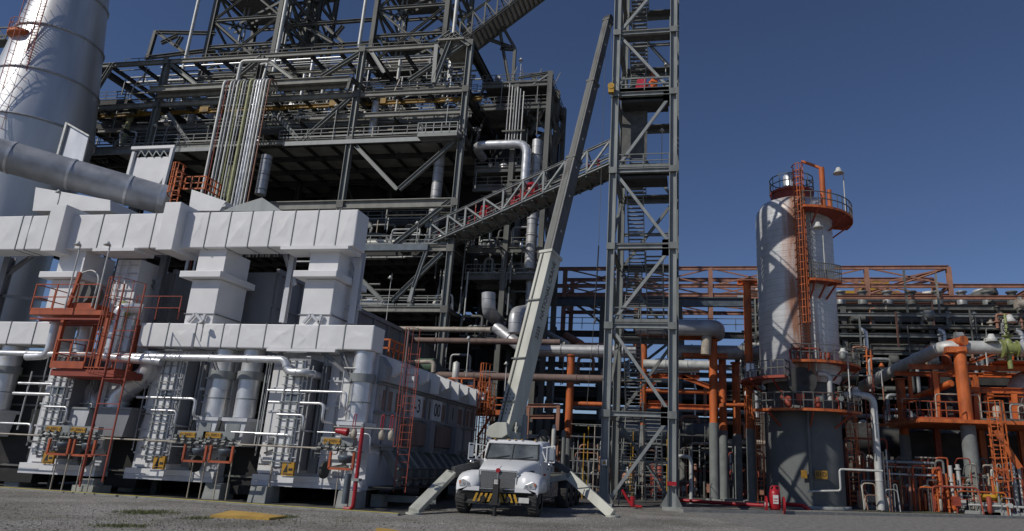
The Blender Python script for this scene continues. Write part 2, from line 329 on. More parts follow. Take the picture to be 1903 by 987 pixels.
k = MB(); q = [A-kn*.16, B-kn*.16, B-kn*.005, A-kn*.005]; k.poly([x+V(0,0,.067) for x in q], (0,0,-.004)); k.build('kerb_yellow_line', M['yline'], kind='structure')
# road and kerb on the right
k0, k1 = atZ(1285, 952), atZ(1903, 964); rd = (k1-k0).normalized(); rn = V(-rd.y, rd.x, 0)
a, b = k0-rd*.5, k1+rd*60
sheet('road', [(x.x, x.y) for x in (a-rn*12-rd*2, b-rn*12, b-rn*.2, a-rn*.2)], .006, 'road')
k = MB(); k.hexa([a-rn*.2, b-rn*.2, b, a]+[x+V(0,0,.13) for x in (a-rn*.2, b-rn*.2, b, a)]); k.build('kerb', M['kerb'], kind='structure')
g = MB(); rg = random.Random(3)
for (x0, y0, x1, y1, nn) in ((205, 948, 340, 958, 240), (330, 962, 400, 966, 60), (150, 975, 300, 982, 110), (1580, 946, 1903, 958, 500), (500, 958, 560, 966, 60), (0, 955, 900, 985, 90)):
    for _ in range(nn):
        c = atZ(x0+(x1-x0)*(rg.random()+rg.random())/2, y0+(y1-y0)*(rg.random()+rg.random())/2)
        for _ in range(5):
            an = rg.random()*6.28; l = rg.uniform(.02, .08); d = V(math.cos(an), math.sin(an), 0); c2 = c+V(rg.uniform(-.1,.1), rg.uniform(-.1,.1), 0)
            g.add([c2-d*.008, c2+d*.008, c2+V(rg.uniform(-.03,.03), rg.uniform(-.03,.03), l)], [(0,1,2)])
g.build('grass', M['grass'], label='sparse dry grass growing through the gravel', cat='grass', kind='stuff')
# loose stones on the gravel
g = MB()
for _ in range(5200):
    c = atZ(rg.uniform(-60, 1960), rg.uniform(948, 1060)) if rg.random() < .8 else atZ(rg.uniform(0, 1300), rg.uniform(935, 990)); s = rg.uniform(.012, .035)
    if (c-K0).dot(kn) > -.25 and c.x < -4: continue
    an = rg.random()*3; p = []
    for i in range(4): p.append(c+V(math.cos(an+i*1.57)*s*rg.uniform(.7,1.3), math.sin(an+i*1.57)*s*rg.uniform(.7,1.3), 0))
    top = c+V(0, 0, s*.9); g.add(p+[top], [(0,1,4),(1,2,4),(2,3,4),(3,0,4)])
g.build('loose_gravel', M['gravel'], label='loose grey gravel stones scattered on the ground', cat='gravel', kind='stuff')
# yellow boards on the gravel
t = thing('access_cover', 'yellow painted board with raised ridge lying on the gravel in the left foreground', 'cover', atZ(455, 962))
pA, pB, pC, pD = atZ(390, 962), atZ(500, 967), atZ(532, 963), atZ(428, 952.5)
q = [pA, pB, pC, pD]; MB().hexa([x for x in q]+[x+V(0,0,.06) for x in q]).build('board', M['ply'], t)
c = (pA+pB+pC+pD)/4; mb = MB(); i_ = [c+(x-c)*.93+V(0,0,.062) for x in q]; mb.add(i_+[c+V(.15,0,.13)], [(0,1,4),(1,2,4),(2,3,4),(3,0,4)]); mb.build('ridged_top', M['ply'], t)
q = [atZ(700, 984), atZ(722, 986), atZ(745, 990), atZ(690, 1000)]
MB().hexa(q+[x+V(0,0,.04) for x in q]).build('board', M['ply'], label='corner of a yellow board at the bottom edge of the gravel', cat='board')

# ================================================================ CHIMNEY STACK
SY = 36.0
sc = at(94, 144, SY); sx = sc.x
def stack_r(z):  # tapered
    z0 = at(94, 144, SY).z; z1 = at(136, 0, SY).z
    r0 = 154/2/F_PX*((at(94,144,SY)-EYE).dot(_F)); r1 = 112/2/F_PX*((at(136,0,SY)-EYE).dot(_F))
    return r0+(r1-r0)*(z-z0)/(z1-z0)
zs = [at(94, y, SY).z for y in (250, 165, 85, 10)]
t = thing('chimney_stack', 'huge tapering silver steel chimney at the left edge', 'chimney', (sx, SY, 0))
zb = zs[0]; MB().lathe((sx, SY, 0), [(stack_r(zb), zb), (stack_r(zb), zb+.2)]+[(stack_r(z), z) for z in (zb+3, zb+6, zb+9, zb+14)], 56).build('shaft', M['stack'], t)
MB().lathe((sx, SY, 0), [(stack_r(zb)*.8, 0), (stack_r(zb)*.8, zb-6), (stack_r(zb)*.94, zb-3), (stack_r(zb)*1.0, zb)], 56).build('base_cone', M['stack'], t)
for z in zs+[zs[-1]+2.7]:
    MB().lathe((sx, SY, 0), [(stack_r(z)-.02, z-.06), (stack_r(z)+.09, z-.06), (stack_r(z)+.09, z+.06), (stack_r(z)-.02, z+.06)], 56).build('stiffening_ring', M['flue'], t)
# ladder on the stack with cage and two orange landings
l0 = at(3, 228, SY-1.9); l1 = at(82, -60, SY-1.3)
lm = thing('caged_ladder', 'red caged ladder climbing the left side of the silver chimney', 'ladder', l0)
q0, q1 = at(16, 225, 33.3), at(98, -40, 33.3)
p0, p1 = V(q0.x, 33.3, q0.z-.8), V(q0.x, 33.3, q1.z)
ladder_mb(p0, p1, .42, r=.022).build('rungs', M['redox'], lm); cage_mb(p0, p1, .6, (-.35, -1, 0), sp=.75, r=.012).build('cage', M['redox'], lm)
for nm, (x, y), lab in (('platform', (42, 64), 'small round orange landing high on the ladder of the silver chimney'), ('platform', (14, 222), 'orange landing low on the left side of the silver chimney')):
    c = at(x, y, SY-2.4); pl = thing('ladder_landing', lab, 'platform', c)
    w_ = .8
    MB().lathe((c.x, c.y, c.z), [(0, -.25), (w_, -.25), (w_, 0), (0, 0)], 14).build('deck', M['orange'], pl)
    rail_mb([c+V(w_*math.cos(a), w_*math.sin(a), 0) for a in [2.2+.5*i for i in range(9)]], .8, .014, .6).build('railing', M['redox'], pl)
    MB().bar(c+V(.2,.2,-.25), c+V(.5,1.4,-1.3), .09).bar(c+V(-.3,.2,-.25), c+V(-.2,1.5,-1.3), .09).build('bracket', M['orange'], pl)
# lattice gangway reaching in from the left to the upper landing
c = at(40, 66, SY-1.9); gx = thing('gangway', 'dark lattice gangway reaching the chimney from beyond the left edge', 'walkway', c)
mb = MB()
for dz in (0, .9):
    for dy in (-.4, .4): mb.bar(c+V(-.7, dy, dz-.5), c+V(-7, dy, dz-.5), .09)
for i in range(8):
    for dy in (-.4, .4):
        a = c+V(-.7-i*.8, dy, -.5); mb.bar(a, a+V(0,0,.9), .06); mb.bar(a, a+V(-.8,0,.9), .05)
mb.build('truss_frame', M['dark'], gx); mb = MB().box(c.x-7, c.x-.7, c.y-.4, c.y+.4, c.z-.52, c.z-.46); mb.build('deck', M['deck'], gx)

# ================================================================ BIG FLUE DUCT
fa, fb = at(-170, 240, 24.2), at(300, 371, 30.5); rr = .80
t = thing('flue_duct', 'large dark grey round duct slanting down from the left edge to the white furnace roof', 'duct', fb)
MB().cyl(fa, fb, rr, n=40).build('pipe_run', M['flue'], t)
d = (fb-fa); u = d.normalized()
for px_ in (22, 133, 240):
    # parameter along the axis by image x
    best = min([i/400 for i in range(401)], key=lambda s_: abs(PCX+F_PX*((fa+d*s_-EYE).dot(_R))/((fa+d*s_-EYE).dot(_F))-px_))
    c = fa+d*best; MB().cyl(c-u*.06, c+u*.06, rr*1.04, n=40).build('joint_band', M['silver'], t)
MB().cyl(fb-u*.05, fb+u*.25, rr*1.06, rr*1.02, n=40).build('end_flange', M['silver'], t)

# ================================================================ WHITE DUCTS OVER THE FURNACES
DY = 22.2; UX1 = -12.13; UZ0, UZ1 = 8.93, 10.35; UB = 23.1
t = thing('upper_duct', 'long white clad box duct running across above the furnaces', 'duct', (UX1, DY, UZ0))
MB().box(-34, UX1, DY, UB, UZ0, UZ1).build('duct_body', M['white'], t, bevel=.03)
def px2x(px, y, Y=DY): return at(px, y, Y).x
rq = random.Random(12)
def creased(xs, z0, z1, t):
    for a, b in zip(xs, xs[1:]):
        if b-a < .3: continue
        a += .03; b -= .03; z0_, z1_ = z0+.03, z1-.03; nx_ = 2 if b-a > 1.1 else 1
        # beaten sheet: irregular shallow facets
        mb = MB(); g = [[V(a+(b-a)*i/4+(rq.uniform(-.05, .05) if 0 < i < 4 else 0), DY-.004-(rq.uniform(0, .014) if 0 < i < 4 and 0 < j < 4 else 0)-(.012 if i == 2 and j == 2 else 0), z0_+(z1_-z0_)*j/4+(rq.uniform(-.05, .05) if 0 < j < 4 else 0)) for j in range(5)] for i in range(5)]
        vs = [p for c_ in g for p in c_]; fs = []
        for i in range(4):
            for j in range(4):
                p, q, r_, s_ = i*5+j, (i+1)*5+j, (i+1)*5+j+1, i*5+j+1
                fs += [(p, q, r_), (p, r_, s_)] if (i < 2) == (j < 2) else [(p, q, s_), (q, r_, s_)]
        mb.add(vs, fs); mb.build('cladding_panel', M['white'], t)
for px_ in (38, 55, 85, 188, 236, 285, 385, 425, 465, 503, 545, 588, 627):
    x = px2x(px_, 425); MB().box(x-.013, x+.013, DY-.028, UB+.02, UZ0-.02, UZ1+.02).build('panel_seam', M['galvl'], t)
creased([px2x(p_, 425) for p_ in (0, 38, 85)]+[px2x(100, 425)], UZ0, UZ1, t); creased([px2x(p_, 425) for p_ in (143, 188, 236, 285, 312)], UZ0, UZ1, t); creased([px2x(p_, 425) for p_ in (350, 385, 425, 465, 503, 545, 588, 627)]+[UX1], UZ0, UZ1, t)
for px_ in (118, 328):
    x = px2x(px_, 425); MB().box(x-.34, x+.34, DY-.42, UB+.1, UZ0-.2, UZ1+.28).build('expansion_collar', M['white'], t, bevel=.02)
for (a, b) in ((178, 255), (525, 650)):
    x0, x1 = px2x(a, 460), px2x(b, 460); MB().box(x0, x1, DY-.12, UB, UZ0-.13, UZ0-.004).build('support_shelf', M['white'], t)
LX1 = -10.94; LZ0, LZ1 = 5.17, 6.04; LB = 23.1
def lower_duct(x0, x1, seams, lab):
    t = thing('lower_duct', lab, 'duct', (x1, DY, LZ0)); MB().box(x0, x1, DY, LB, LZ0, LZ1).build('duct_body', M['white'], t, bevel=.03)
    for px_ in seams:
        x = px2x(px_, 625); MB().box(x-.012, x+.012, DY-.025, LB+.02, LZ0-.02, LZ1+.02).build('panel_seam', M['galvl'], t)
    creased([px2x(p_, 625) for p_ in seams]+([x1] if x1 > -12 else []), LZ0, LZ1, t); return t
t = lower_duct(px2x(258, 625), LX1, (310, 362, 413, 443, 492, 545, 590, 640), 'white clad box duct at mid height over the two right furnaces')
MB().box(px2x(498, 650), px2x(625, 650), DY-.08, LB, LZ0-.1, LZ0-.004).build('support_shelf', M['white'], t)
t = lower_duct(-34, px2x(100, 625), (15, 62), 'white clad box duct at mid height behind the orange platform, left end')
# legs between the ducts
def leg(px_, lab, tilt=0, back=24.0, w0=.62):
    x = px2x(px_, 540); x1 = x+w0; x0 = x-w0
    t = thing('square_downcomer', lab, 'duct', (x, DY, LZ1))
    MB().box(x0+.03, x1-.05, DY+.2, back, LZ1+.005, 7.75).build('lower_section', M['white'], t, bevel=.02)
    MB().box(x0-.02, x1+.02, DY+.16, back, 6.42, 6.45).build('panel_seam', M['whitep'], t)
    MB().box(x0-.3, x1+.15, DY-.12, back+.2, 7.76, 8.0).build('flange', M['white'], t, bevel=.02)
    MB().box(x0+.05, x1-.05, DY+.25, back-.1, 8.005, UZ0-.005).build('upper_section', M['white'], t)
    # zig-zag hanger plate at the foot
    z = LZ1+.07; mb = MB(); pts = [(x-.35, z), (x-.1, z+.32), (x+.25, z+.02), (x+.3, z+.3)]
    for a, b in zip(pts, pts[1:]): mb.bar((a[0], DY+.1, a[1]), (b[0], DY+.1, b[1]), .09, .09)
    mb.build('hanger_bracket', M['whiteb'], t); return t
leg(108, 'white square duct leg behind the orange platform at the left')
leg(373, 'white square duct leg between the two ducts, middle of the furnace row')
leg(587, 'white square duct leg below the right end of the upper duct', back=24.3)
# tall white tower panel with rungs between left and middle legs
x = px2x(232, 530, 23.2); t = thing('riser_duct', 'white riser panel with access rungs beside the orange platform', 'duct', (x, 23.2, LZ1))
MB().box(x-.55, x+.5, 23.2, 24.6, 5.2, UZ0-.15).build('panel', M['white'], t)
mb = MB()
for k in range(9): mb.bar((x-.5, 23.15, 5.9+k*.33), (x+.45, 23.15, 5.9+k*.33), .035)
for dx in (-.3, .05): mb.bar((x+dx, 23.12, 5.4), (x+dx, 23.12, 8.7), .045)
mb.build('access_rungs', M['whiteb'], t)
# gable roof piece and white hoods on top
def quad_prism(name, pts, Y0, Y1, mt, lab, cat):
    P = [at(x, y, Y0) for x, y in pts]; return MB().poly([(p.x, Y0, p.z) for p in P], (0, Y1-Y0, 0)).build(name, M[mt], label=lab, cat=cat, bevel=.015)
quad_prism('gable_hood', [(412, 393), (432, 384), (487, 367), (525, 393)], 23.3, 25.4, 'galvl', 'grey white gabled hood on top of the upper duct', 'hood')
quad_prism('roof_box', [(350, 392), (356, 352), (420, 374), (408, 392)], 25, 28, 'white', 'white slanting box above the duct behind the orange ladder', 'hood')
quad_prism('damper_box', [(60, 392), (66, 348), (205, 372), (205, 392)], 26, 29, 'white', 'low white casing under the big round flue duct', 'casing')
# white frame with a panel standing behind the flue duct
t = thing('stack_damper_frame', 'white upright frame holding a white panel behind the end of the flue duct', 'frame', at(278, 340, 31.5)); Y = 31.5
mb = MB()
for a, b in (((250, 283), (232, 350)), ((322, 275), (298, 370)), ((246, 276), (326, 273)), ((283, 352), (304, 349))):
    mb.bar(at(*a, Y), at(*b, Y), .17, .17)
mb.build('outer_frame', M['white'], t)
P = [at(x, y, Y+.05) for x, y in ((254, 293), (314, 291), (303, 330), (292, 346), (276, 350), (238, 338))]
MB().poly([(p.x, Y+.05, p.z) for p in P], (0, .1, 0)).build('panel', M['white'], t)
mb = MB()
for x0, x1 in ((256, 270), (270, 284), (284, 298), (298, 312)):
    mb.bar(at(x0, 291, Y), at((x0+x1)/2, 280, Y), .05).bar(at((x0+x1)/2, 280, Y), at(x1, 291, Y), .05)
mb.build('lattice', M['galvl'], t)
t = thing('white_screen', 'thin white frame leaning beside the base of the chimney', 'frame', at(120, 290, 33)); mb = MB()
mb.bar(at(125, 228, 33), at(106, 295, 33), .14).bar(at(126, 230, 33), at(166, 253, 33), .1); mb.build('frame_bar', M['pipel'], t)
P = [at(x, y, 33.1) for x, y in ((126, 232), (164, 255), (150, 312), (108, 296))]
MB().poly([(p.x, 33.1, p.z) for p in P], (0, .08, 0)).build('panel', M['stack'], t)
# small orange cage on top
t = thing('roof_ladder', 'orange caged ladder standing on the white duct near the pipe bundle', 'ladder', at(330, 385, 26)); a, b = at(322, 388, 26), at(334, 312, 26); a.x = b.x = (a.x+b.x)/2
ladder_mb(a, b, .35, r=.022).build('rungs', M['orange'], t); cage_mb(a+V(0,0,.6), b, .4, (.4, -1, 0), sp=.35, r=.018).build('cage', M['orange'], t)
c = at(352, 352, 26); rail_mb([c+V(-.3,0,0), c+V(.75,0,0), c+V(.75,1,0)], .62, .022, .35).build('railing', M['orange'], t)

# ================================================================ FURNACES
FY = 22.9; FZ0, FZ1 = .62, LZ0-.01
fx = [at(px_, 893, FY).x for px_ in (478, 240, 42)]; FW = 3.62
labs = ['right hand white furnace with ribbed side wall marked with black figures', 'middle white furnace between two pairs of round ducts', 'left white furnace behind the orange ladder']
FURN = []
for k_, x0 in enumerate(fx):
    x1 = x0+(FW, 3.4, 3.1)[k_] if k_ else -10.95; t = thing('furnace', labs[k_], 'furnace', (x0, FY, 0)); FURN.append((t, x0, x1))
    MB().box(x0, x1, FY, 34.5, FZ0+.12, FZ1).build('casing', M['whiteb'], t)
    # base channel
    MB().box(x0-.05, x1+.05, FY-.25, FY-.004, FZ0+.12, FZ0+.3).build('base_channel', M['white'], t)
    MB().box(x0-.05, x1+.05, FY-.25, 34.6, FZ0-.06, FZ0+.115).build('floor_beam', M['whiteb'], t)
    # pilaster with ladder-like stiffener, right-flank shade put into its grey
    c = x0+1.62 if k_ else x0+1.45
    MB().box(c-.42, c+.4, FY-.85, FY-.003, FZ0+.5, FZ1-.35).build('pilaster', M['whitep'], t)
    MB().box(c-.46, c+.24, FY-.9, FY-.853, FZ0+.6, FZ1-.4).build('pilaster_plate', M['white'], t)
    mb = MB()
    for dx in (-.38, -.1, .17): mb.bar((c+dx, FY-.93, FZ0+.6), (c+dx, FY-.93, FZ1-.4), .045)
    for i in range(14): mb.bar((c-.48, FY-.97, FZ0+.75+i*.28), (c+.27, FY-.97, FZ0+.75+i*.28), .026)
    mb.build('stiffener_grid', M['galvl'], t)
    # flanking plates and ribs
    for dx, w_, mt in ((-1.2, .5, 'white'), (-.72, .25, 'whiteb'), (.95, .32, 'whiteb'), (1.45, .36, 'white')):
        if c+dx+w_ < x1: MB().box(c+dx-w_/2, c+dx+w_/2, FY-.1, FY-.003, FZ0+.35, FZ1-.2).build('face_panel', M[mt], t)
    for i in range(5): MB().box(x0+.05, c-.32, FY-.14, FY-.104, FZ0+.8+i*.8, FZ0+.86+i*.8).build('stiffener_rib', M['whiteb'], t)
    for i in range(5): MB().box(c+.44, x1-.05, FY-.14, FY-.104, FZ0+.95+i*.85, FZ0+1.0+i*.85).build('stiffener_rib', M['whiteb'], t)
    # access door with hinge arms
    dr = MB().box(c-1.25, c-.62, FY-.2, FY-.105, FZ0+.75, FZ0+1.55).build('access_door', M['white'], t)
    MB().bar((c-1.2, FY-.24, FZ0+1.0), (c-.5, FY-.3, FZ0+1.25), .05).bar((c-1.2, FY-.24, FZ0+1.35), (c-.5, FY-.3, FZ0+1.35), .05).build('hinge', M['darker'], dr)
    dr = MB().box(c+1.1, c+1.55, FY-.2, FY-.105, FZ0+.9, FZ0+1.5).build('access_door', M['white'], t)
    MB().bar((c+1.0, FY-.3, FZ0+.55), (c+1.9, FY-.3, FZ0+.75), .07).build('hinge', M['darker'], dr)
    # counterweight
    MB().cyl((c+1.2, FY-.5, FZ0+.55), (c+1.3, FY-.5, FZ0+.55), .28, n=16).build('counterweight', M['darker'], t)
    # sign
    s = MB().box(c-.02, c+.4, FY-.95, FY-.86, FZ0+.32, FZ0+.75).build('warning_sign', M['amber'], t)
    mb = MB(); zz = FZ0+.62
    mb.poly([(c+.04, FY-.956, FZ0+.42), (c+.16, FY-.956, FZ0+.7), (c+.2, FY-.956, FZ0+.42)], (0, .004, 0)); mb.box(c+.23, c+.37, FY-.958, FY-.952, FZ0+.48, FZ0+.56); mb.box(c+.04, c+.37, FY-.958, FY-.952, FZ0+.36, FZ0+.39); mb.build('warning_mark', M['black'], s)
    MB().box(c-.12, c+.42, FY-.9, FY-.854, FZ0+.1, FZ0+.3).build('sign_plinth', M['white'], t)
    # small bore pipework on the face
    for dx in (-1.45, .62, .74, 1.7):
        if c+dx < x1-.05: MB().cyl((c+dx, FY-.35, FZ0+.9), (c+dx, FY-.35, FZ1-.2), .022, n=6).build('small_bore_pipe', M['pipe'], t)
    mb = MB()
    for i, (dx0, dx1, z) in enumerate(((-.5, .5, 2.9),)):
        mb.tube(arc([(c+dx0, FY-.95, z), (c+dx1, FY-.95, z), (c+dx1, FY-.95, z-.5), (c+dx1, FY-.1, z-.5)], .15, 4), .035, 8)
    mb.build('steam_pipe', M['silver'], t)
    MB().box(x0+.12, c-.35, FY-.06, FY-.003, FZ0+1.9, FZ0+3.1).build('painted_shade_panel', M['whitep'], t); MB().box(c+.46, c+.75, FY-.2, FY-.003, FZ0+.4, FZ1-.5).build('grey_channel', M['whitep'], t)  # shade on the furnace face painted as a darker panel
    MB().box(c-.29, c+.19, FY-.912, FY-.903, FZ0+2.75, FZ0+3.0).build('blue_plate', M['pipeb'], t)
    rf = random.Random(40+k_)
    for i in range(12):
        px_, pz_ = rf.uniform(x0+.1, x1-.3), rf.uniform(FZ0+.4, FZ1-.5)
        if abs(px_-c) < .5: continue
        MB().box(px_, px_+rf.uniform(.08, .3), FY-rf.uniform(.12, .3), FY-.1, pz_, pz_+rf.uniform(.08, .3)).build('face_bracket', M[rf.choice(['whiteb', 'white', 'galv', 'darker', 'whitep'])], t)
    for i in range(7):
        px_, pz_ = rf.uniform(x0, x1-.9), rf.uniform(FZ0+.5, FZ1-.4); q_ = px_+rf.uniform(.4, 1.1); yy = FY-rf.uniform(.25, .6)
        MB().tube(arc([(px_, yy, pz_), (q_, yy, pz_), (q_, yy, pz_-rf.uniform(.2, .9))], .08, 3), rf.choice((.015, .022, .03)), 6).build('tracer_pipe', M[rf.choice(['galv', 'pipel', 'dark', 'tan'])], t)
    for i in range(9): MB().bar((c+.24, FY-.88, FZ0+.9+i*.42), (c+.39, FY-.88, FZ0+.9+i*.42), .03).build('rung', M['whiteb'], t)
    # upper convection box, shade of its side face put into the grey
    if k_:
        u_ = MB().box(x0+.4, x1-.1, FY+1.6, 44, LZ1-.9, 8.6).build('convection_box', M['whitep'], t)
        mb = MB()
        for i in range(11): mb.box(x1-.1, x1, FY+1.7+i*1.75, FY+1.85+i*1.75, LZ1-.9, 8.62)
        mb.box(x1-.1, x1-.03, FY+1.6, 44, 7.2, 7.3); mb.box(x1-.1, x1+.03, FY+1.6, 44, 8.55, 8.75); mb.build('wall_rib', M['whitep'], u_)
# support pads (black gap between furnaces is filled by added shade boxes)
for px_, py_, lab in ((20, 905, 'leftmost concrete pad under the furnaces'), (232, 915, 'concrete pad at the left foot of the middle furnace'), (390, 929, 'concrete pad at the right foot of the middle furnace'), (475, 936, 'concrete pad at the left foot of the right furnace'), (640, 946, 'concrete pad under the right corner of the right furnace, by the red standpipe')):
    c = atZ(px_, py_); s = .33; h = .55
    t = MB().hexa([(c.x-s, c.y-.02, .01), (c.x+s, c.y-.02, .01), (c.x+s, c.y+.8, .01), (c.x-s, c.y+.8, .01), (c.x-s*.92, c.y+.03, h), (c.x+s*.92, c.y+.03, h), (c.x+s*.92, c.y+.8, h), (c.x-s*.92, c.y+.8, h)]).build('concrete_pad', M['conc'], label=lab, cat='concrete pad', bevel=.02, group='concrete pads under the furnaces')
c = atZ(150, 918); MB().box(c.x-.42, c.x+.42, c.y, c.y+.8, .01, .28).box(c.x-.2, c.x+.25, c.y+.15, c.y+.6, .28, .5).build('stepped_pad', M['conc'], label='low stepped concrete pad at the foot of the orange ladder tower', cat='concrete pad')
# furnace legs behind, in the dark
for (t, x0, x1) in FURN:
    for i in range(5):
        for xx in (x0+.3, x1-.3): MB().ib((xx, FY+1+i*2.6, .02), (xx, FY+1+i*2.6, FZ0-.062), .25).build('support_leg', M['darker'], t)
# ---- right side wall of the right furnace
t, x0, x1 = FURN[0]; X = x1
for i in range(9):
    y = FY+.5+i*1.28; mb = MB(); w_ = .5 if i % 2 else .75
    mb.poly([(X+.003, y, 4.25), (X+.62, y, 4.2 if i % 2 else 4.6), (X+.62, y, 4.9), (X+.003, y, 5.16)], (0, .16 if i % 2 else .26, 0)); mb.build('roof_buttress', M['white'], t)
    MB().box(X+.003, X+.12, y+.2, y+.36, 1.9, 4.24).build('wall_rib', M['whitep'], t)
MB().poly([(X+.001, FY, 4.2), (X+.3, FY, 4.2), (X+.3, FY, 4.75), (X+.001, FY, 5.1)], (0, 11.4, 0)).build('roof_slope', M['sidew'], t)
for z in (2.0, 3.1, 4.1): MB().box(X+.003, X+.16, FY, 34.4, z, z+.09).build('wall_girt', M['whitep'], t)
MB().box(X+.002, X+.06, FY+.05, 34.4, 1.9, 4.1).build('wall_sheet', M['sidew'], t)
for i in range(10): MB().box(X+.062, X+.075, FY+.5+i*1.13, FY+1.3+i*1.13, 3.25, 3.95).build('rusty_panel', M['wood'], t)
for i, (ya, yb) in enumerate(((25.2, 27.2), (28.4, 30.3))):
    MB().box(X+.07, X+.3, ya, yb, 2.15, 3.0).build('brown_panel', M['wood'], t)
    MB().box(X+.07, X+.5, yb+.02, yb+.5, 1.9, 3.08).build('panel_post', M['whitep'], t)
for y_ in (26.4, 28.6, 30.6): MB().box(X+.07, X+.165, y_-.55, y_+.55, 3.2, 4.05).build('figure_plate', M['whiteb' if y_ < 29 else 'whitep'], t)
for i, (s_, y, z) in enumerate((('-3', 26.4, 3.62), ('00', 28.6, 3.62), ('1', 30.6, 3.62))):
    text_mesh(s_, .75, 'painted_figures', M['black'], t, (X+.175, y, z), (0, 1, 0), (0, 0, 1), .004)
for i in range(14):
    mb = MB(); mc = MB()
    y = FY+.9+i*.82
    mb.poly([(X+.05, y, 1.9), (X+.28, y, 1.9), (X+.85, y, 1.25), (X+.85, y, 1.0), (X+.6, y, 1.0)], (0, .3, 0))
    mc.cyl((X+.72, y+.15, 1.0), (X+.72, y+.15, .7), .13, n=10)
    mb.build('burner_chute', M['galv'], t); mc.build('burner_nozzle', M['galv'], t)
MB().box(X+.02, X+.95, FY+.2, 34.4, .62, .69).build('burner_shelf', M['darker'], t)
mb = MB(); mb.cyl((X+1.0, FY+.3, .95), (X+1.0, 34.3, .95), .05, n=8); mb.build('header_pipe', M['dark'], t); MB().cyl((X+1.0, FY+.3, 1.3), (X+1.0, 34.3, 1.3), .035, n=8).build('header_pipe', M['dark'], t)
# galvanised skid low at the right foot
c = atZ(700, 943); t = thing('pipe_support', 'galvanised pipe support frame on a concrete block beside the furnace corner', 'support', c)
MB().box(c.x-.25, c.x+.15, c.y, c.y+.5, .01, .42).build('block', M['conc'], t); MB().ib(c+V(.1, .25, .3), c+V(2.0, .25, .3), .12, .22).build('beam', M['galv'], t); MB().box(c.x+1.3, c.x+1.7, c.y, c.y+.5, .01, .2).build('foot_block', M['conc'], t)
# ================================================================ ROUND DOWNCOMER DUCTS with hoppers
def downcomer(px_, Y, lab, r=.36, hop=True, ztop=LZ0-.01, zb=2.75, box_mt='whiteb'):
    x = at(px_, 700, Y).x; t = thing('round_downcomer', lab, 'duct', (x, Y, zb), 'round silver ducts under the white duct')
    MB().cyl((x, Y, zb+.02), (x, Y, ztop), r, n=28).build('duct_body', M['silver'], t)
    MB().cyl((x, Y, 4.1), (x, Y, 4.38), r*1.22, n=28).build('collar', M['galvl'], t)
    mb = MB()
    for z in (3.4,): mb.cyl((x, Y, z), (x, Y, z+.04), r*1.03, n=28)
    mb.build('joint_band', M['galvl'], t)
    if hop:
        h = MB().box(x-.48, x+.48, Y-.5, Y+.5, zb-.12, zb).poly([(x-.42, Y-.42, zb-.12), (x+.42, Y-.42, zb-.12), (x+.3, Y-.42, zb-.95), (x-.2, Y-.42, zb-.95)], (0, .84, 0)).build('hopper', M[box_mt], t)
        MB().box(x-.3, x+.22, Y-.44, Y-.424, zb-.8, zb-.2).build('hopper_plate', M['galvl'], h)
        MB().bar((x-.9, Y-.5, zb-.9), (x+.3, Y-.52, zb-.55), .05).bar((x-.55, Y-.5, zb-.5), (x-.5, Y-.5, zb-.1), .06).build('damper_arm', M['darker'], t)
    return t
downcomer(674, 22.65, 'round silver duct at the right corner of the furnaces, above the red standpipe')
downcomer(466, 22.75, 'round silver duct just left of the right furnace, second of the close pair')
downcomer(414, 22.75, 'round silver duct right of the middle furnace, first of the close pair')
downcomer(12, 22.75, 'round silver duct cut by the left edge, left of the orange ladder tower')
# the two bent ducts around the orange platform
Y = 22.7
a = [at(285, 655, Y), at(279, 690, Y), at(222, 738, Y), at(222, 762, Y)]; a[0].x = a[1].x; a[3].x = a[2].x
dist_pipe('bent_duct', a, .36, 'silver', 'silver elbowed duct bending left below the lower duct, right of the orange ladder', 'duct', rad=.25, fl=.55, n=24)
a = [at(148, 600, Y+.2), at(143, 695, Y+.2), at(176, 735, Y+.2), at(176, 762, Y+.2)]; a[0].x = a[1].x; a[3].x = a[2].x
dist_pipe('bent_duct', a, .3, 'silver', 'silver duct bending right behind the orange ladder tower', 'duct', rad=.25, fl=.7, n=24)
for px_, lab in ((168, 'grey tapered hopper under the bent duct, behind the orange ladder'), (230, 'dark grey tapered hopper right of the orange ladder')):
    c = at(px_, 762, Y); z = c.z; wd = .45 if px_ == 168 else .75
    t = thing('hopper', lab, 'hopper', (c.x, Y, z-1)); MB().poly([(c.x-wd, Y-.5, z), (c.x+wd, Y-.5, z), (c.x+wd*.8, Y-.5, z-.95), (c.x-wd*.6, Y-.5, z-.95)], (0, 1, 0)).build('hopper_body', M['whitep' if wd > .5 else 'whiteb'], t)
    MB().box(c.x-wd-.05, c.x+wd+.05, Y-.55, Y+.55, z, z+.06).build('flange', M['galvl'], t)
for x0_, x1_, lab in ((fx[1]+3.4, fx[0], 'added black box standing in for shade in the gap left of the right furnace'), (fx[2]+3.1, fx[1], 'added black box standing in for shade in the gap left of the middle furnace'), (fx[2]-2.2, fx[2], 'added black box standing in for shade in the gap at the far left')):
    t = thing('gap_shade_box', lab, 'casing', (x0_, 23.9, .5)); MB().box(x0_+.01, x1_-.01, 23.25, 34, .2, 5.1).build('casing', M['soot_shade'], t)  # added black box, the gap's shade put into its colour
    for i in range(4): MB().bar((x0_+.1, 23.2, .8+i*1.1), (x1_-.1, 23.2, .8+i*1.1), .07).build('rail', M['dark'], t)
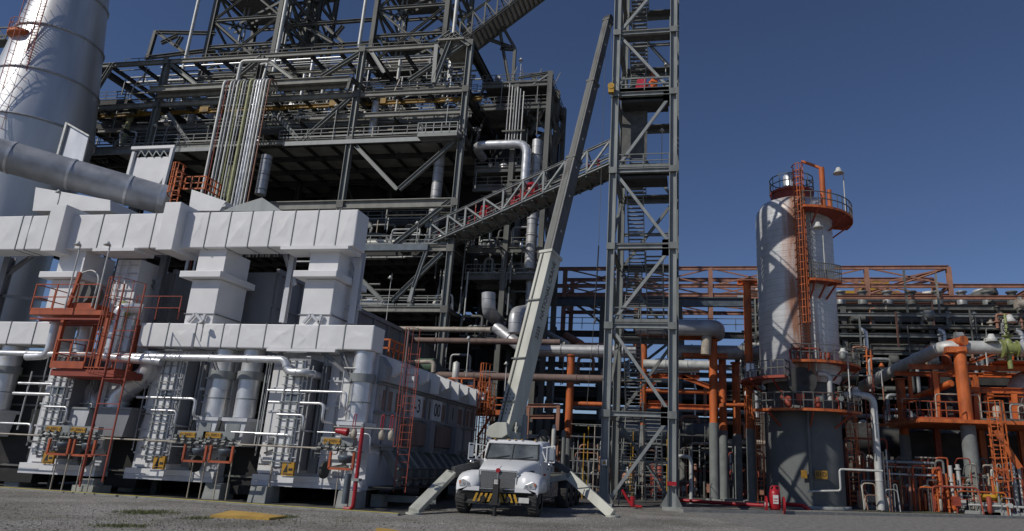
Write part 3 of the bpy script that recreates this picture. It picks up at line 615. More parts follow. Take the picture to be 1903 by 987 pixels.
# dark filler vessels between furnaces (ash coolers): rounded dark drums
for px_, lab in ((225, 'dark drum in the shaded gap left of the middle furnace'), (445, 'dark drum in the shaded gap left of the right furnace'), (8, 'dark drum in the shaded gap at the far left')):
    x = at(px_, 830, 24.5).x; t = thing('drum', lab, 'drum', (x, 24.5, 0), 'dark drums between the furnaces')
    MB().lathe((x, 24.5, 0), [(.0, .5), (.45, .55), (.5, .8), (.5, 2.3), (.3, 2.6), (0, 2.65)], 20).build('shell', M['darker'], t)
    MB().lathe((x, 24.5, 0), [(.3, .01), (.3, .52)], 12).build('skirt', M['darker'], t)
# ================================================================ SILVER PIPE ALONG THE FACADE
Y = 21.75
p = [at(200, 662, Y), at(532, 660, Y), at(545, 678, Y), at(570, 683, Y)]; z = p[0].z; p[1].z = z+.0
dist_pipe('silver_pipe', [p[0]+V(-.2,0,0), V(p[1].x, Y, z), V(p[1].x+.15, Y, z-.42), V(p[3].x, Y, z-.42), V(p[3].x, Y+.9, z-.42)], .125, 'silver', 'long silver clad pipe running level under the lower white duct', rad=.22, fl=1.6, n=16)
p = [at(-60, 655, Y), at(168, 655, Y)]; dist_pipe('silver_pipe', [p[0], V(p[1].x, Y, p[0].z), V(p[1].x, Y+.5, p[0].z)], .1, 'silver', 'silver pipe entering from the left edge towards the orange platform', n=16, fl=1.5)
xx = at(104, 600, Y).x; z0 = at(100, 662, Y).z
dist_pipe('silver_pipe', [at(50, 663, Y), V(xx, Y, z0), V(xx, Y, at(110, 590, Y).z)], .14, 'silver', 'silver pipe turning up at the left post of the orange platform', rad=.3, n=16)
xx = at(208, 640, Y).x; zt = at(222, 570, Y).z
dist_pipe('silver_riser', [V(xx, Y, at(205, 668, Y).z), V(xx, Y, zt), V(xx+.6, Y+.4, zt)], .19, 'silver', 'silver vertical pipe beside the caged orange ladder', rad=.3, fl=.4, n=18)
xx = at(232, 640, Y+.5).x; dist_pipe('silver_riser', [V(xx-.35, Y+.5, zt+.05), V(xx, Y+.5, zt-.1), V(xx, Y+.5, at(205, 650, Y).z)], .19, 'silver', 'second silver vertical pipe right of the caged orange ladder', rad=.3, fl=.5, n=18)
dist_pipe('silver_pipe', [V(xx-.3, Y, z0+.02), at(232, 670, Y)+V(1.5,0,-.02)], .15, 'silver', 'short silver pipe at the foot of the ladder cage under the orange platform', n=16)
# horizontal thin pale header at waist height across all furnaces
dist_pipe('steam_header', [at(-60, 803, 21.6), at(640, 835, 21.6)], .028, 'tan', 'thin pale pipe running level across all furnace fronts', n=8)
for (x0_, x1_, y_, r) in ((35, 102, 712, .06), (25, 100, 731, .075), (255, 365, 738, .06), (498, 645, 725, .05), (500, 603, 747, .06), (475, 540, 806, .07), (0, 60, 786, .05), (590, 690, 803, .03), (430, 500, 803, .04)):
    Y_ = 22.0; a, b = at(x0_, y_, Y_), at(x1_, y_+1, Y_)
    MB().tube(arc([a, V(b.x, Y_, a.z), V(b.x, Y_, a.z-.6), V(b.x, Y_+.7, a.z-.6)], .18, 4), r*.8, 10).build('branch_pipe', M['silver'], label='short silver branch pipe bolted across a furnace front', cat='pipe', group='branch pipes on the furnace fronts')
for (px_, y0, y1) in ((345, 655, 800), (352, 655, 860), (500, 660, 830), (508, 660, 830), (575, 680, 880), (583, 680, 880), (60, 690, 800), (120, 700, 800), (640, 690, 760)):
    Y_ = 22.05; a = at(px_, y0, Y_); b = at(px_, y1, Y_); MB().cyl((a.x, Y_, a.z), (a.x, Y_, b.z), .025, n=6).build('conduit', M['pipel'], label='thin upright conduit in front of a furnace', cat='pipe', group='conduits on the furnace fronts')
# ================================================================ BURNER CONTROL STATIONS
def station(px_, py_, txt, lab, Y=21.55):
    c = at(px_, py_, Y); t = thing('burner_station', lab, 'valve station', c, 'burner control stations')
    b = MB().box(c.x-.42, c.x+.75, c.y, c.y+.22, c.z-.13, c.z+.13).build('tray', M['galvl'], t)
    s = MB().box(c.x-.3, c.x+.28, c.y-.03, c.y-.004, c.z-.085, c.z+.085).build('name_plate', M['amber'], t)
    text_mesh(txt, .13, 'plate_text', M['black'], s, (c.x-.01, c.y-.033, c.z), (1, 0, 0), (0, 0, 1), .002)
    o = MB(); z = c.z-.32
    fr = [(c.x+.05, c.y-.1, z), (c.x+.05, c.y-.1, z-.52), (c.x+.85, c.y-.1, z-.52), (c.x+.85, c.y-.1, z)]
    for a, b_ in zip(fr, fr[1:]): o.bar(a, b_, .07)
    o.build('guard_frame', M['orangel'], t)
    MB().lathe((c.x+.5, c.y+.1, z-.36), [(0, 0), (.2, .04), (.27, .18), (.27, .25), (0, .27)], 14).build('actuator', M['pipeb'], t)
    v = MB()
    for i in range(5):
        q = V(c.x-.4+i*.28, c.y-.05, z+.1+rnd.uniform(-.06, .06)); v.cyl(q-V(.07,0,0), q+V(.07,0,0), .05, n=8).cyl(q, q+V(0, 0, rnd.uniform(.1, .2)), .02, n=6).cyl(q+V(0,-.05,.12), q+V(0,.05,.12), .05, n=10)
    v.tube([(c.x-.7, c.y, z+.05), (c.x+1.1, c.y, z+.02)], .025, 6).tube(arc([(c.x-.6, c.y+.05, z-.08), (c.x+.2, c.y+.05, z-.08), (c.x+.2, c.y+.05, z+.2), (c.x+1.0, c.y+.05, z+.15)], .08), .02, 6)
    v.build('valve_train', M['galv'], t); v = MB()
    for dx in (.3, .75): v.cyl((c.x+dx, c.y+.1, z-.5), (c.x+dx, c.y+.1, .1), .022, n=6)
    v.build('drain_pipe', M['tan'], t)
    return t
station(101, 797, 'HV-30001-D', 'burner station with yellow plate at the left, clear of the ladder')
station(147, 799, 'HV-30001-C', 'burner station with yellow plate right behind the orange ladder rails')
station(350, 808, 'HV-30001-C', 'burner station with yellow plate on the middle furnace, left one of the pair')
station(398, 809, 'HV-30001-B', 'burner station with yellow plate on the middle furnace, right one of the pair')
station(618, 820, 'HV-30001-A', 'burner station with yellow plate on the right furnace, by the red standpipe')
# ================================================================ RED STANDPIPE WITH BELLS
c = atZ(655, 950); Y = c.y; zt = at(672, 795, Y).z
t = thing('alarm_standpipe', 'red standpipe with cross arm carrying alarm horn and beacons at the furnace corner', 'standpipe', c)
MB().tube(arc([(c.x-.3, Y, .06), (c.x, Y, .06), (c.x, Y, zt)], .2), .062, 12).build('riser', M['red'], t)
z = zt; MB().cyl((c.x-1.0, Y, z), (c.x+1.05, Y, z-.02), .028, n=8).cyl((c.x, Y, z-.1), (c.x, Y, z+.12), .06, n=8).build('cross_arm', M['galvl'], t)
MB().cyl((c.x-.85, Y-.1, z-.12), (c.x-.45, Y-.1, z-.16), .08, .13, n=16).build('horn', M['red'], t)
for dx in (-.28, .68, 1.0):
    b = MB().lathe((c.x+dx, Y, z-.42), [(0, .05), (.08, .07), (.1, .16), (.1, .28), (.05, .36), (0, .4)], 14).build('beacon', M['tan'], t)
    MB().cyl((c.x+dx, Y, z), (c.x+dx, Y, z-.06), .03, n=8).tube(arc([(c.x+dx, Y, z), (c.x+dx+.02, Y, z+.42), (c.x+dx-.06, Y, z+.42), (c.x+dx-.08, Y, z)], .1), .016, 6).build('hose', M['red'], b)
MB().box(c.x-.13, c.x+.13, Y-.1, Y+.12, .9, .98).build('clamp', M['galvl'], t)
c2 = V(c.x-.35, Y+.1, .2); MB().tube([c2, c2+V(0, 0, .9)], .1, 10).build('cable_pipe', M['pipeb'], label='short dark upright valve body beside the red standpipe foot', cat='valve')
# ================================================================ ORANGE PLATFORM TOWER
Y = 21.1
t = thing('access_tower', 'orange steel access tower with two railed platforms in front of the left furnace', 'platform', atZ(150, 912))
P = lambda x, y, Y_=Y: at(x, y, Y_)
zu = P(130, 576).z; xl, xr = P(58, 570).x, P(178, 576).x
MB().box(xl, xr+.35, Y, Y+1.7, zu-.17, zu).build('upper_deck', M['orangel'], t)
rail_mb([V(xl, Y+1.6, zu), V(xl, Y, zu), V(xr, Y, zu)], .95, .017, .8).build('railing', M['orangel'], t)
rail_mb([V(xr+.1, Y+1.6, zu), V(xr+2.0, Y+1.6, zu)], .9, .014, .8, toe=0).build('railing', M['redox'], t)
zl = P(130, 682).z; x0, x1 = P(94, 682).x, P(153, 690).x
MB().box(x0, x1+1.0, Y, Y+1.3, zl-.02, zl+.02).box(x0, x1, Y-.03, Y-.002, zl-.05, zl+.2).build('lower_deck', M['orangel'], t)
rail_mb([V(x0, Y+1.2, zl), V(x0, Y, zl), V(x1, Y, zl), V(x1, Y+1.2, zl)], .95, .018, .6, toe=0).build('railing', M['orangel'], t)
for xx, yy in ((P(108, 600).x, Y+.2), (P(190, 620).x, Y+.1), (P(196, 620).x, Y+1.4), (P(112, 600).x, Y+1.5)):
    MB().bar((xx, yy, zl-.0), (xx, yy, zu-.26), .12).build('post', M['orangel'], t)
MB().bar((x0, Y+.6, zl-.05), (x0+2.5, Y+.6, zl-.45), .14).build('brace', M['redox'], t)
for dy in (0, .35, .8, 1.2): MB().bar((xl+.1, Y+dy, zu-.33), (xr+.3, Y+dy, zu-.33), .06).build('deck_beam', M['redox'], t)
MB().box(x0, x1+1.3, Y+.05, Y+1.25, zl-.3, zl-.06).build('lower_frame', M['redox'], t)
# equipment on upper deck
g = thing('hose_reel', 'orange and grey winch with curved guard on the upper orange platform', 'winch', (P(125, 570).x, Y+.8, zu)); gx_ = P(125, 570).x
MB().box(gx_-.5, gx_+.6, Y+.4, Y+1.2, zu, zu+.35).build('base_frame', M['orangel'], g); MB().cyl((gx_-.1, Y+.5, zu+.75), (gx_-.1, Y+1.1, zu+.75), .42, n=18).build('reel', M['dark'], g)
MB().bar((gx_-.3, Y+.3, zu), (gx_-.1, Y+.3, zu+1.5), .1).build('upright', M['orangel'], g); MB().tube(arc([(gx_-.1, Y+.3, zu+1.45), (gx_+.4, Y+.3, zu+1.6), (gx_+.75, Y+.3, zu+1.3), (gx_+.7, Y+.3, zu+.2)], .3), .03, 6).build('guard_hoop', M['pipel'], g)
MB().lathe((gx_+1.6, Y+.8, zu), [(0,0), (.2, 0), (.22, .35), (.12, .5), (0, .52)], 12).build('hydraulic_pot', M['lime'], label='yellow green hydraulic pot on the right of the upper orange platform', cat='pot')
# caged ladder down to the ground
lb, lt_ = atZ(146, 918), P(205, 560); lx = P(196, 640).x
lx0 = atZ(150, 914).x
t = thing('caged_ladder', 'tall orange caged ladder from the stepped pad up to the orange platform', 'ladder', (lx0, Y-.2, 0))
yL = 20.9; xa = at(150, 880, yL).x
ladder_mb((xa+.45, yL, .5), (xa+.45, yL, zu+.9), .85, r=.019, sp=.8).build('rungs', M['redox'], t)
cage_mb((xa+.45, yL, zl-.3), (xa+.45, yL, zu+.9), .6, (0, -1, 0), sp=.7, r=.011).build('cage', M['orangel'], t)
MB().bar((xa+.02, yL+.05, .3), (xa+.02, yL+.05, zu), .045).build('stringer', M['redox'], t)
# two floodlights on slanted poles
for (a, b, lab) in (((128, 575), (150, 455), 'left one of two lamps on thin poles above the orange platform'), ((175, 575), (205, 455), 'right one of two lamps on thin poles above the orange platform')):
    p, q = at(*a, 20.9), at(*b, 20.9); flood((q.x, 20.9, zu), q.z-zu, lab, .03, .13)
for (x, y0, y1, Yl, lab) in ((104, 390, 358, 25, 'small lamp on a pole in front of the chimney base above the duct'), (420, 392, 386, 24, 'tiny lamp on the top of the upper duct'), (372, 635, 600, 22.0, 'small lamp bracket on the lower duct'),):
    p = at(x, y0, Yl); q = at(x, y1, Yl); flood(p, q.z-p.z, lab, .03, .12)
# steel frame supporting right end of upper duct
t = thing('duct_support_frame', 'pale grey steel frame bracing the right end of the upper duct', 'frame', (UX1, 23, LZ1))
for (a, b, w_, lab) in (((672, 470), (660, 603), .26, 'column'), ((643, 462), (664, 535), .14, 'brace'), ((528, 465), (548, 530), .14, 'brace'), ((622, 570), (672, 572), .18, 'beam'), ((548, 460), (540, 600), .2, 'column')):
    p, q = at(*a, 23.4), at(*b, 23.4)
    if lab == 'column': q.x = p.x
    MB().ib(p, q, w_).build(lab, M['whiteb'], t)
t = thing('duct_support_frame', 'grey steel frame and brace under the middle of the upper duct', 'frame', (at(300, 470, 23.5).x, 23.5, LZ1))
for (a, b, w_, lab) in (((258, 462), (296, 555), .14, 'brace'), ((310, 470), (296, 600), .24, 'column'), ((256, 462), (312, 478), .16, 'beam'), ((190, 463), (212, 500), .14, 'brace')):
    p, q = at(*a, 24), at(*b, 24)
    if lab == 'column': q.x = p.x
    MB().ib(p, q, w_).build(lab, M['whitep'], t)
t = thing('duct_support_frame', 'shaded steel frame under the duct at the far left', 'frame', (at(20, 500, 23.5).x, 23.5, LZ1))
for (a, b, w_, lab) in (((20, 478), (5, 600), .3, 'column'), ((60, 475), (0, 520), .15, 'brace'), ((-40, 545), (110, 560), .12, 'beam')):
    p, q = at(*a, 24.2), at(*b, 24.2)
    if lab == 'column': q.x = p.x
    MB().ib(p, q, w_).build(lab, M['whitep'], t)

for k_, (a, b) in enumerate((((636, 655), (672, 752)), ((520, 655), (545, 720)), ((392, 655), (408, 700)), ((640, 690), (600, 655)))):
    p, q = at(*a, 22.4), at(*b, 22.4); MB().ib(p, q, .12).build('knee_brace', M['whitep'], label=('grey knee brace under the lower duct, just left of the corner round duct', 'grey knee brace above the right furnace pilaster', 'grey knee brace left of the pair of round ducts', 'short grey brace leaning left under the right end of the lower duct')[k_], cat='brace')
# ================================================================ COKER STRUCTURE
CX = [-45.0, -38.85, -31.0, -23.15, -15.2]; CY = [40.0, 47.0, 54.0, 61.0]
Z = dict(a=5.6, b=10.55, c=14.5, d=17.6, e=22.35, f=25.8, g=26.75, h=29.4)
an_later = thing('cable_rack', 'loose struts and conduits filling the shaded annex on the right of the steel structure', 'cable rack', (-12.5, 42, 9))
cs = thing('coker_structure', 'giant dark steel process structure of many decks behind the white furnaces', 'steel structure', (-30, 50, 0))
for j, y in enumerate(CY):
    for i, x in enumerate(CX):
        top = Z['h'] if i != 2 or j else Z['h']
        if i == 2 and j == 0:
            MB().ib((x, y, Z['g']), (x, y, Z['h']), .34, up=(1,0,0)).build('column', M['dark'], cs); continue
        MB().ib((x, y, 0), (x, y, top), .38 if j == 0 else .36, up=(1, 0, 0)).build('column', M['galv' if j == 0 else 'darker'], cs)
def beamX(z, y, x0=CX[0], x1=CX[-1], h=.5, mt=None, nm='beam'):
    mt = mt or ('beamc' if y < 42.5 else 'darker')  # front beams take the sunlit copy, inner ones the shaded copy
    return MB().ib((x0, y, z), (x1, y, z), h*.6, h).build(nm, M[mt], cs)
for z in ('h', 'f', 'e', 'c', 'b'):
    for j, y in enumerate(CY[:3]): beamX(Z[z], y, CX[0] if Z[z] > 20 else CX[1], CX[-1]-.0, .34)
beamX(Z['d'], 40, at(490, 366, 40).x, CX[-1], .6); beamX(24.35, 40.3, at(574, 210, 40).x, CX[-1], .35); beamX(24.7, 41.5, h=.3)
beamX(at(278,167,39.2).z, 39.2, at(278, 167, 39.2).x, at(650, 146, 39.2).x, .45); beamX(at(300,178,39.6).z, 39.6, at(293, 178, 39.6).x, at(412, 172, 39.6).x, .35)
beamX(at(520,165,39.6).z, 39.6, at(517, 165, 39.6).x, at(655, 158, 39.6).x, .35)
q = at(652, 146, 39.2); MB().ib(q, (CX[3]+.3, 40.4, q.z-.2), .25).ib(q, (q.x-.1, 39.2, 25.8), .2).build('bracket', M['dark'], cs)
for z in ('h', 'f', 'e', 'c'):
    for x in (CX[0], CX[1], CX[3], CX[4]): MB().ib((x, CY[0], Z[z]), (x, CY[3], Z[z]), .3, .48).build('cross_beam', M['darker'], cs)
for k in range(13):
    x = CX[0]+1.2+k*2.35
    MB().ib((x, 40.2, Z['h']-.02), (x, 54, Z['h']-.02), .16, .3).build('roof_beam', M['darker'], cs); MB().ib((x, 40.2, Z['f']+.02), (x, 50, Z['f']+.02), .14, .26).build('roof_beam', M['darker'], cs)
    if k % 3 == 1: MB().ib((x, 40.2, 24.0), (x, 50, 24.0), .14, .26).build('roof_beam', M['darker'], cs)
# V braces on the front
def brace(a, b, w_=.26, y=40.0, y2=None):
    p, q = at(*a, y), at(*b, y2 or y); return MB().ib(p, q, w_).build('brace', M['galv'], cs)
for a, b in (((210, 118), (168, 185)), ((316, 118), (366, 158)), ((486, 106), (436, 148)), ((490, 106), (546, 148)), ((674, 96), (600, 142)), ((690, 96), (714, 135)), ((868, 78), (760, 150)),
             ((313, 210), (354, 268)), ((652, 182), (562, 262)), ((515, 215), (558, 262)), ((662, 272), (738, 352)), ((846, 262), (742, 352)), ((838, 372), (732, 455)), ((648, 385), (690, 420)), ((822, 470), (728, 560)), ((672, 520), (712, 560))): brace(a, b)
# diagonal bracing deeper in
for i in range(4):
    for y in (47.0, 54.0):
        for (z0, z1) in ((Z['b'], Z['c']), (Z['f'], Z['h']), (Z['c'], Z['e'])):
            x0, x1 = CX[i], CX[i+1]; MB().ib((x0, y, z0), ((x0+x1)/2, y, z1), .24).ib((x1, y, z0), ((x0+x1)/2, y, z1), .24).build('inner_brace', M['darker'], cs)
# decks: plate + joists
def deck(x0, x1, y0, y1, z, lab=None, mt='deck', th=.08, joist=1.0, jm='darker', xj=True):
    d = MB().box(x0, x1, y0, y1, z, z+th).build('floor_deck', M[mt], cs); mb = MB(); n = int((x1-x0)/joist)
    for k in range(n+1): mb.bar((x0+(x1-x0)*k/n, y0, z-.14), (x0+(x1-x0)*k/n, y1, z-.14), .1, .26)
    m_ = int((y1-y0)/2.4)+1
    for k in range(m_+1): mb.bar((x0, y0+(y1-y0)*k/m_, z-.2), (x1, y0+(y1-y0)*k/m_, z-.2), .12, .36)
    mb.build('deck_joists', M[jm], d); return d
deck(-44.5, -15.2, 40.3, 61, Z['e']+.15, mt='decku', joist=1.9)
deck(-44.8, -15.4, 45, 61, 27.15); deck(-42, -15.4, 41.5, 52, 24.2, joist=1.4)
deck(-38.8, -15.4, 41, 58, Z['c']+.2); deck(-38.8, -15.4, 44, 58, Z['d']+.3); deck(-30, -15.2, 40.3, 52, Z['b']+.2); deck(-30, -15.4, 43, 60, 5.8)
deck(-36, -15.5, 49, 60, 20.4)
# left-end decks, then added black backing that keeps the interior dark
deck(-47.5, -43, 41.5, 50, 27.3); deck(-46.5, -43, 41, 50, 22.5); deck(-46.5, -42, 41.5, 50, 25.3)
for z_ in (27.4, 22.6, 25.4): rail_mb([(-47 if z_ > 27 else -46.3, 50, z_), (-47 if z_ > 27 else -46.3, 41.4, z_), (-43, 41.4, z_)], .6, .018, 1.1, .08).build('railing', M['dark'], cs)
MB().box(-38.5, -15.8, 57.5, 58.2, 14.8, 21.9).build('black_backing', M['soot_shade'], cs)
MB().box(-33, -16.2, 59, 59.8, 5.9, 14.2).build('black_backing', M['soot_shade'], cs)
MB().box(-44.5, -38.7, 58, 58.5, 22.6, 27).build('black_backing', M['soot_shade'], cs)
MB().box(-38.6, -15.9, 60.2, 60.8, 22.6, 26.6).build('black_backing', M['soot_shade'], cs)
# coke drums, dark, between decks
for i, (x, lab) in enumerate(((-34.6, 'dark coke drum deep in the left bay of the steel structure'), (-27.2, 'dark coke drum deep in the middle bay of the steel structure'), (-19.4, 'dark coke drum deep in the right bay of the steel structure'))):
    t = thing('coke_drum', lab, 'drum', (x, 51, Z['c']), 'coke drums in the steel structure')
    MB().lathe((x, 51, 0), [(.6, 12.2), (.9, 13), (2.9, 15.6), (3.1, 16.3), (3.1, 26.5), (2.6, 27.6), (1.2, 28.2), (0, 28.3)], 36).build('shell', M['soot_shade'], t)
    MB().lathe((x, 51, 0), [(3.16, 17.6), (3.2, 17.7), (3.16, 17.8)], 36).build('girth_band', M['darker'], t)
    for k in range(3): MB().cyl((x-1.2+k*1.2, 48.6, 27.9), (x-1.2+k*1.2, 48.6, 29.2), .16, n=12).build('top_nozzle', M['pipe'], t)
# railings on the front
for (pts, z) in (([(-44, 39.9), (-33, 39.9)], Z['e']+.27), ([(-28.5, 39.9), (-18, 39.9)], Z['e']+.27), ([(-30, 40), (-23, 40), (-15.3, 40)], Z['b']+.25), ([(-24, 40), (-15.3, 40)], Z['c']+.3), ([(-44, 44.8), (-15.4, 44.8)], 27.25), ([(-42, 41.4), (-15.4, 41.4)], 24.3), ([(-38, 40.9), (-24, 40.9)], 14.75), ([(-38.8, 43.9), (-15.4, 43.9)], 18.0)):
    rail_mb([(x, y, z) for x, y in pts], .62, .02, 1.1, .12).build('railing', M['galv'], cs)
# balcony protruding at the right corner
p = at(776, 245, 39.2); q = at(850, 238, 39.2); MB().box(p.x, q.x, 39.2, 40.2, p.z-.35, p.z-.12).build('balcony_deck', M['galv'], cs)
rail_mb([(p.x, 40, p.z-.12), (p.x, 39.2, p.z-.12), (q.x, 39.2, p.z-.12), (q.x, 40, p.z-.12)], .75, .025, .5, .12).build('railing', M['galvl'], cs)
# sunlit deck fronts, the light put into a paler edge channel
for (a, b, y) in (((172, 285), (398, 272), 39.8), ((527, 268), (846, 246), 39.8), ((160, 300), (200, 298), 42)):
    p, r_ = at(*a, y), at(*b, y); MB().bar((p.x, y, p.z), (r_.x, y, p.z), .12, .3).build('edge_channel', M['galvl'], cs)
# top railing frame left : lower end frame
for a, b in (((290, 58), (275, 108)), ((290, 60), (400, 62)), ((292, 60), (352, 104)), ((338, 68), (326, 88)), ((270, 108), (400, 92)), ((330, 66), (300, 80))):
    p, r_ = at(*a, 44), at(*b, 44); MB().ib(p, r_, .26).build('roof_frame', M['dark'], cs)
for a, b in (((508, 51), (700, 36)), ((572, 52), (640, 92)), ((604, 48), (640, 82)), ((638, 48), (620, 70)), ((480, 92), (690, 80))):
    p, r_ = at(*a, 46), at(*b, 46); MB().ib(p, r_, .26).build('roof_frame', M['dark'], cs)
# yellow monorail crane beams
t = thing('monorail_beam', 'yellow hoist beam running across the upper deck of the steel structure', 'beam', (-30, 42, 24.6))
z_ = at(700, 192, 41.1).z; MB().ib((CX[0], 41.1, z_), (CX[-1]+.8, 41.1, z_), .18, .26).build('runway', M['hoist'], t)
for x in (-41.5, -35.8, -25.4, -21.8): MB().box(x-.35, x+.35, 40.95, 41.25, z_-.1, z_+.32).build('trolley', M['hoist'], t)
t = thing('monorail_beam', 'short dark yellow pipe seen under the top beam of the steel structure', 'beam', (-30, 46, 27)); MB().bar((-38, 45, 28), (-16, 45, 28.05), .14).build('runway', M['pipey'], t)
# ---------------------------------------------------------------- derricks on the roof
def derrick(px0, px1, y0, y1, lab, Yd=44, h=56, taper=.0, depth=5):
    xa, xb = at(px0, y0, Yd).x, at(px1, y0, Yd).x; t = thing('lattice_derrick', lab, 'lattice tower', ((xa+xb)/2, Yd, 29)); z = 28.2; lv = [28.2+2.55*i for i in range(12)]
    for x in (xa, xb):
        for y in (Yd, Yd+depth): MB().ib((x, y, 27), (x, y, lv[-1]), .36, up=(0, 1, 0)).build('leg', M['dark'], t)
    for k, z in enumerate(lv[1:-1]):
        mb = MB()
        for y in (Yd, Yd+depth): mb.ib((xa, y, z), (xb, y, z), .18, .26)
        for x in (xa, xb): mb.ib((x, Yd, z), (x, Yd+depth, z), .18, .26)
        mb.build('ring_beam', M['dark'], t); mb = MB(); z2 = lv[k+2] if k+2 < len(lv) else z; mx = (xa+xb)/2
        for y in (Yd, Yd+depth): mb.ib((xa, y, z), (mx, y, z2), .16).ib((xb, y, z), (mx, y, z2), .16) if k % 2 == 0 else mb.ib((mx, y, z), (xa, y, z2), .16).ib((mx, y, z), (xb, y, z2), .16)
        for x in (xa, xb): mb.ib((x, Yd, z), (x, Yd+depth, z2), .16).ib((x, Yd+depth, z), (x, Yd, z2), .16)
        mb.build('lattice', M['dark'], t)
        if k in (0, 1, 3, 5): MB().box(xa+.2, (xb+xa)/2+.5, Yd+1, Yd+4.6, z+.14, z+.22).build('landing', M['deck'], t); rail_mb([(xa+.2, Yd+1, z+.22), ((xb+xa)/2+.5, Yd+1, z+.22), ((xb+xa)/2+.5, Yd+4.6, z+.22)], .7, .02, .8).build('railing', M['dark'], t)
        mb = MB(); stairs_mb((xa+.6, Yd+1.5+(k % 2)*1.2, z), (xb-.8, Yd+1.5+(k % 2)*1.2, z2), .6, (0, 1, 0), mb); mb.build('stair_flight', M['dark'], t)
    for x, r in ((xa+1.1, .1), (xa+1.5, .07), (xb-.6, .09), (xb-.9, .06)): MB().cyl((x, Yd+2, 27), (x, Yd+2, lv[-1]), r, n=8).build('riser_pipe', M['pipe'], t)
    MB().box((xa+xb)/2-1.4, (xa+xb)/2+.9, Yd+1.6, Yd+4.2, lv[1]+.2, lv[1]+.9).build('winch_house', M['darker'], t)
    return t
derrick(383, 508, 100, 100, 'left lattice derrick rising from the steel structure roof'); derrick(690, 824, 90, 90, 'right lattice derrick rising from the steel structure roof')
derrick(520, 560, 98, 98, 'narrow lattice derrick bay behind the left derrick', Yd=48, depth=4)
# white drill stems
for (a, b, r, lab) in (((388, 0), (340, 130), .13, 'long white upright pipe left of the left derrick'), ((534, 0), (505, 150), .14, 'long white upright pipe in front of the left derrick'), ((686, 0), (668, 80), .13, 'long white upright pipe left of the right derrick'), ((852, 0), (838, 110), .15, 'long white upright pipe right of the right derrick')):
    p, q_ = at(*a, 43), at(*b, 43); x = q_.x; MB().cyl((x, 43, q_.z-1), (x, 43, p.z+9), r, n=12).build('drill_stem', M['pipel'], label=lab, cat='pipe')
# inclined gallery at the top right
def gallery(name, lab, p, q, H, W, n, mt='galv', parent=None, loc=None, deckm='decku', flat=0, invert=None):
    """inclined walkway truss, p -> q are the lower chord ends on the near side; W deep in +Y"""
    t = thing(name, lab, 'walkway', loc or p); p, q = Vector(p), Vector(q); up = V(0, 0, H)
    for dy in (0, W):
        o = V(0, dy, 0); MB().ib(p+o, q+o, .14, .16).build('lower_chord', M[mt], t); MB().ib(p+o+up, q+o+up, .14, .14).build('upper_chord', M[mt], t)
        for k in range(n+1):
            a = p+(q-p)*k/n+o; MB().bar(a, a+up, .1, .1).build('vertical', M[mt], t)
            if k < n:
                b = p+(q-p)*(k+1)/n+o; m2 = (invert is None and k < n/2) or (invert is not None and k < invert)
                MB().bar(a+up if m2 else a, b if m2 else b+up, .09, .09).build('diagonal', M[mt], t)
    mb = MB(); N = n*3; u_ = (q-p)/N
    for k in range(N):
        a = p+u_*k; b = a+u_*.97; z = V(0, 0, .1); mb.hexa([a, b, b+V(0, W, 0), a+V(0, W, 0)]+[x+V(0, 0, .05) for x in (a, b, b+V(0, W, 0), a+V(0, W, 0))])
    mb.build('deck_plates', M[deckm], t); mb = MB()
    for k in range(N+1):
        a = p+u_*k; mb.bar(a+V(0, 0, -.06), a+V(0, W, -.06), .07, .12)
    mb.build('deck_joists', M['dark'], t); mb = MB()
    for dy in (.12, W-.12):
        o = V(0, dy, .1)
        for h_ in (.32, .62): mb.bar(p+o+V(0,0,h_), q+o+V(0,0,h_), .035)
    for k in range(n+1):
        a = p+(q-p)*k/n+V(0,0,H); mb.bar(a, a+V(0, W, 0), .08)
    mb.build('handrail', M[mt], t); return t
p, q_ = at(852, 82, 41.5), at(1040, -60, 41.5); gallery('stair_gallery', 'dark inclined stair gallery climbing out of the picture above the steel structure', p, q_, 1.9, 1.8, 8, 'dark')
t = thing('gallery_bracket', 'angled steel trestle holding the foot of the upper stair gallery', 'bracket', at(842, 70, 40))
for a, b in (((842, 62), (806, 155)), ((846, 64), (872, 84)), ((826, 72), (852, 62)), ((838, 60), (812, 80)), ((812, 84), (806, 155))): MB().ib(at(*a, 39.8), at(*b, 39.8), .28).build('strut', M['galv'], t)
P_ = at(815, 78, 39.8); MB().box(P_.x, P_.x+1.9, 39.6, 42.8, P_.z, P_.z+.12).build('landing_plate', M['decku'], t)
# ---------------------------------------------------------------- upright pipe bundle
PY = 38.6; zt, zb = 26.4, 15.9
bund = [(415, .17, 'pipel'), (421, .05, 'redox'), (428, .12, 'pipel'), (434, .12, 'pipe'), (441, .12, 'pipel'), (446, .07, 'pipey'), (451, .09, 'pipel'), (464, .18, 'pipey'), (471, .1, 'pipel'), (477, .12, 'silver'), (482, .12, 'silver'), (487, .12, 'pipel'), (493, .12, 'pipel'), (499, .07, 'rack'), (456, .06, 'pipe')]
lab_b = ['thick pale pipe, leftmost of the upright bundle', 'thin red pipe in the left half of the upright bundle', 'pale upright pipe right of the thin red pipe in the bundle', 'grey upright pipe, fourth from the left in the bundle', 'pale upright pipe left of the thin mossy one in the bundle', 'thin mossy pipe in the left half of the bundle', 'slim pale pipe at the right of the left half of the bundle', 'thick mossy yellow pipe in the middle of the upright bundle', 'slim pale pipe just right of the thick mossy pipe', 'silver pipe, left of two neighbours in the right half of the bundle', 'silver pipe, right of two neighbours in the right half of the bundle', 'pale pipe between the silver pair and the right edge of the bundle', 'pale pipe next to the thin orange one at the right of the bundle', 'thin orange pipe, rightmost of the upright bundle', 'very thin grey pipe left of the thick mossy pipe']
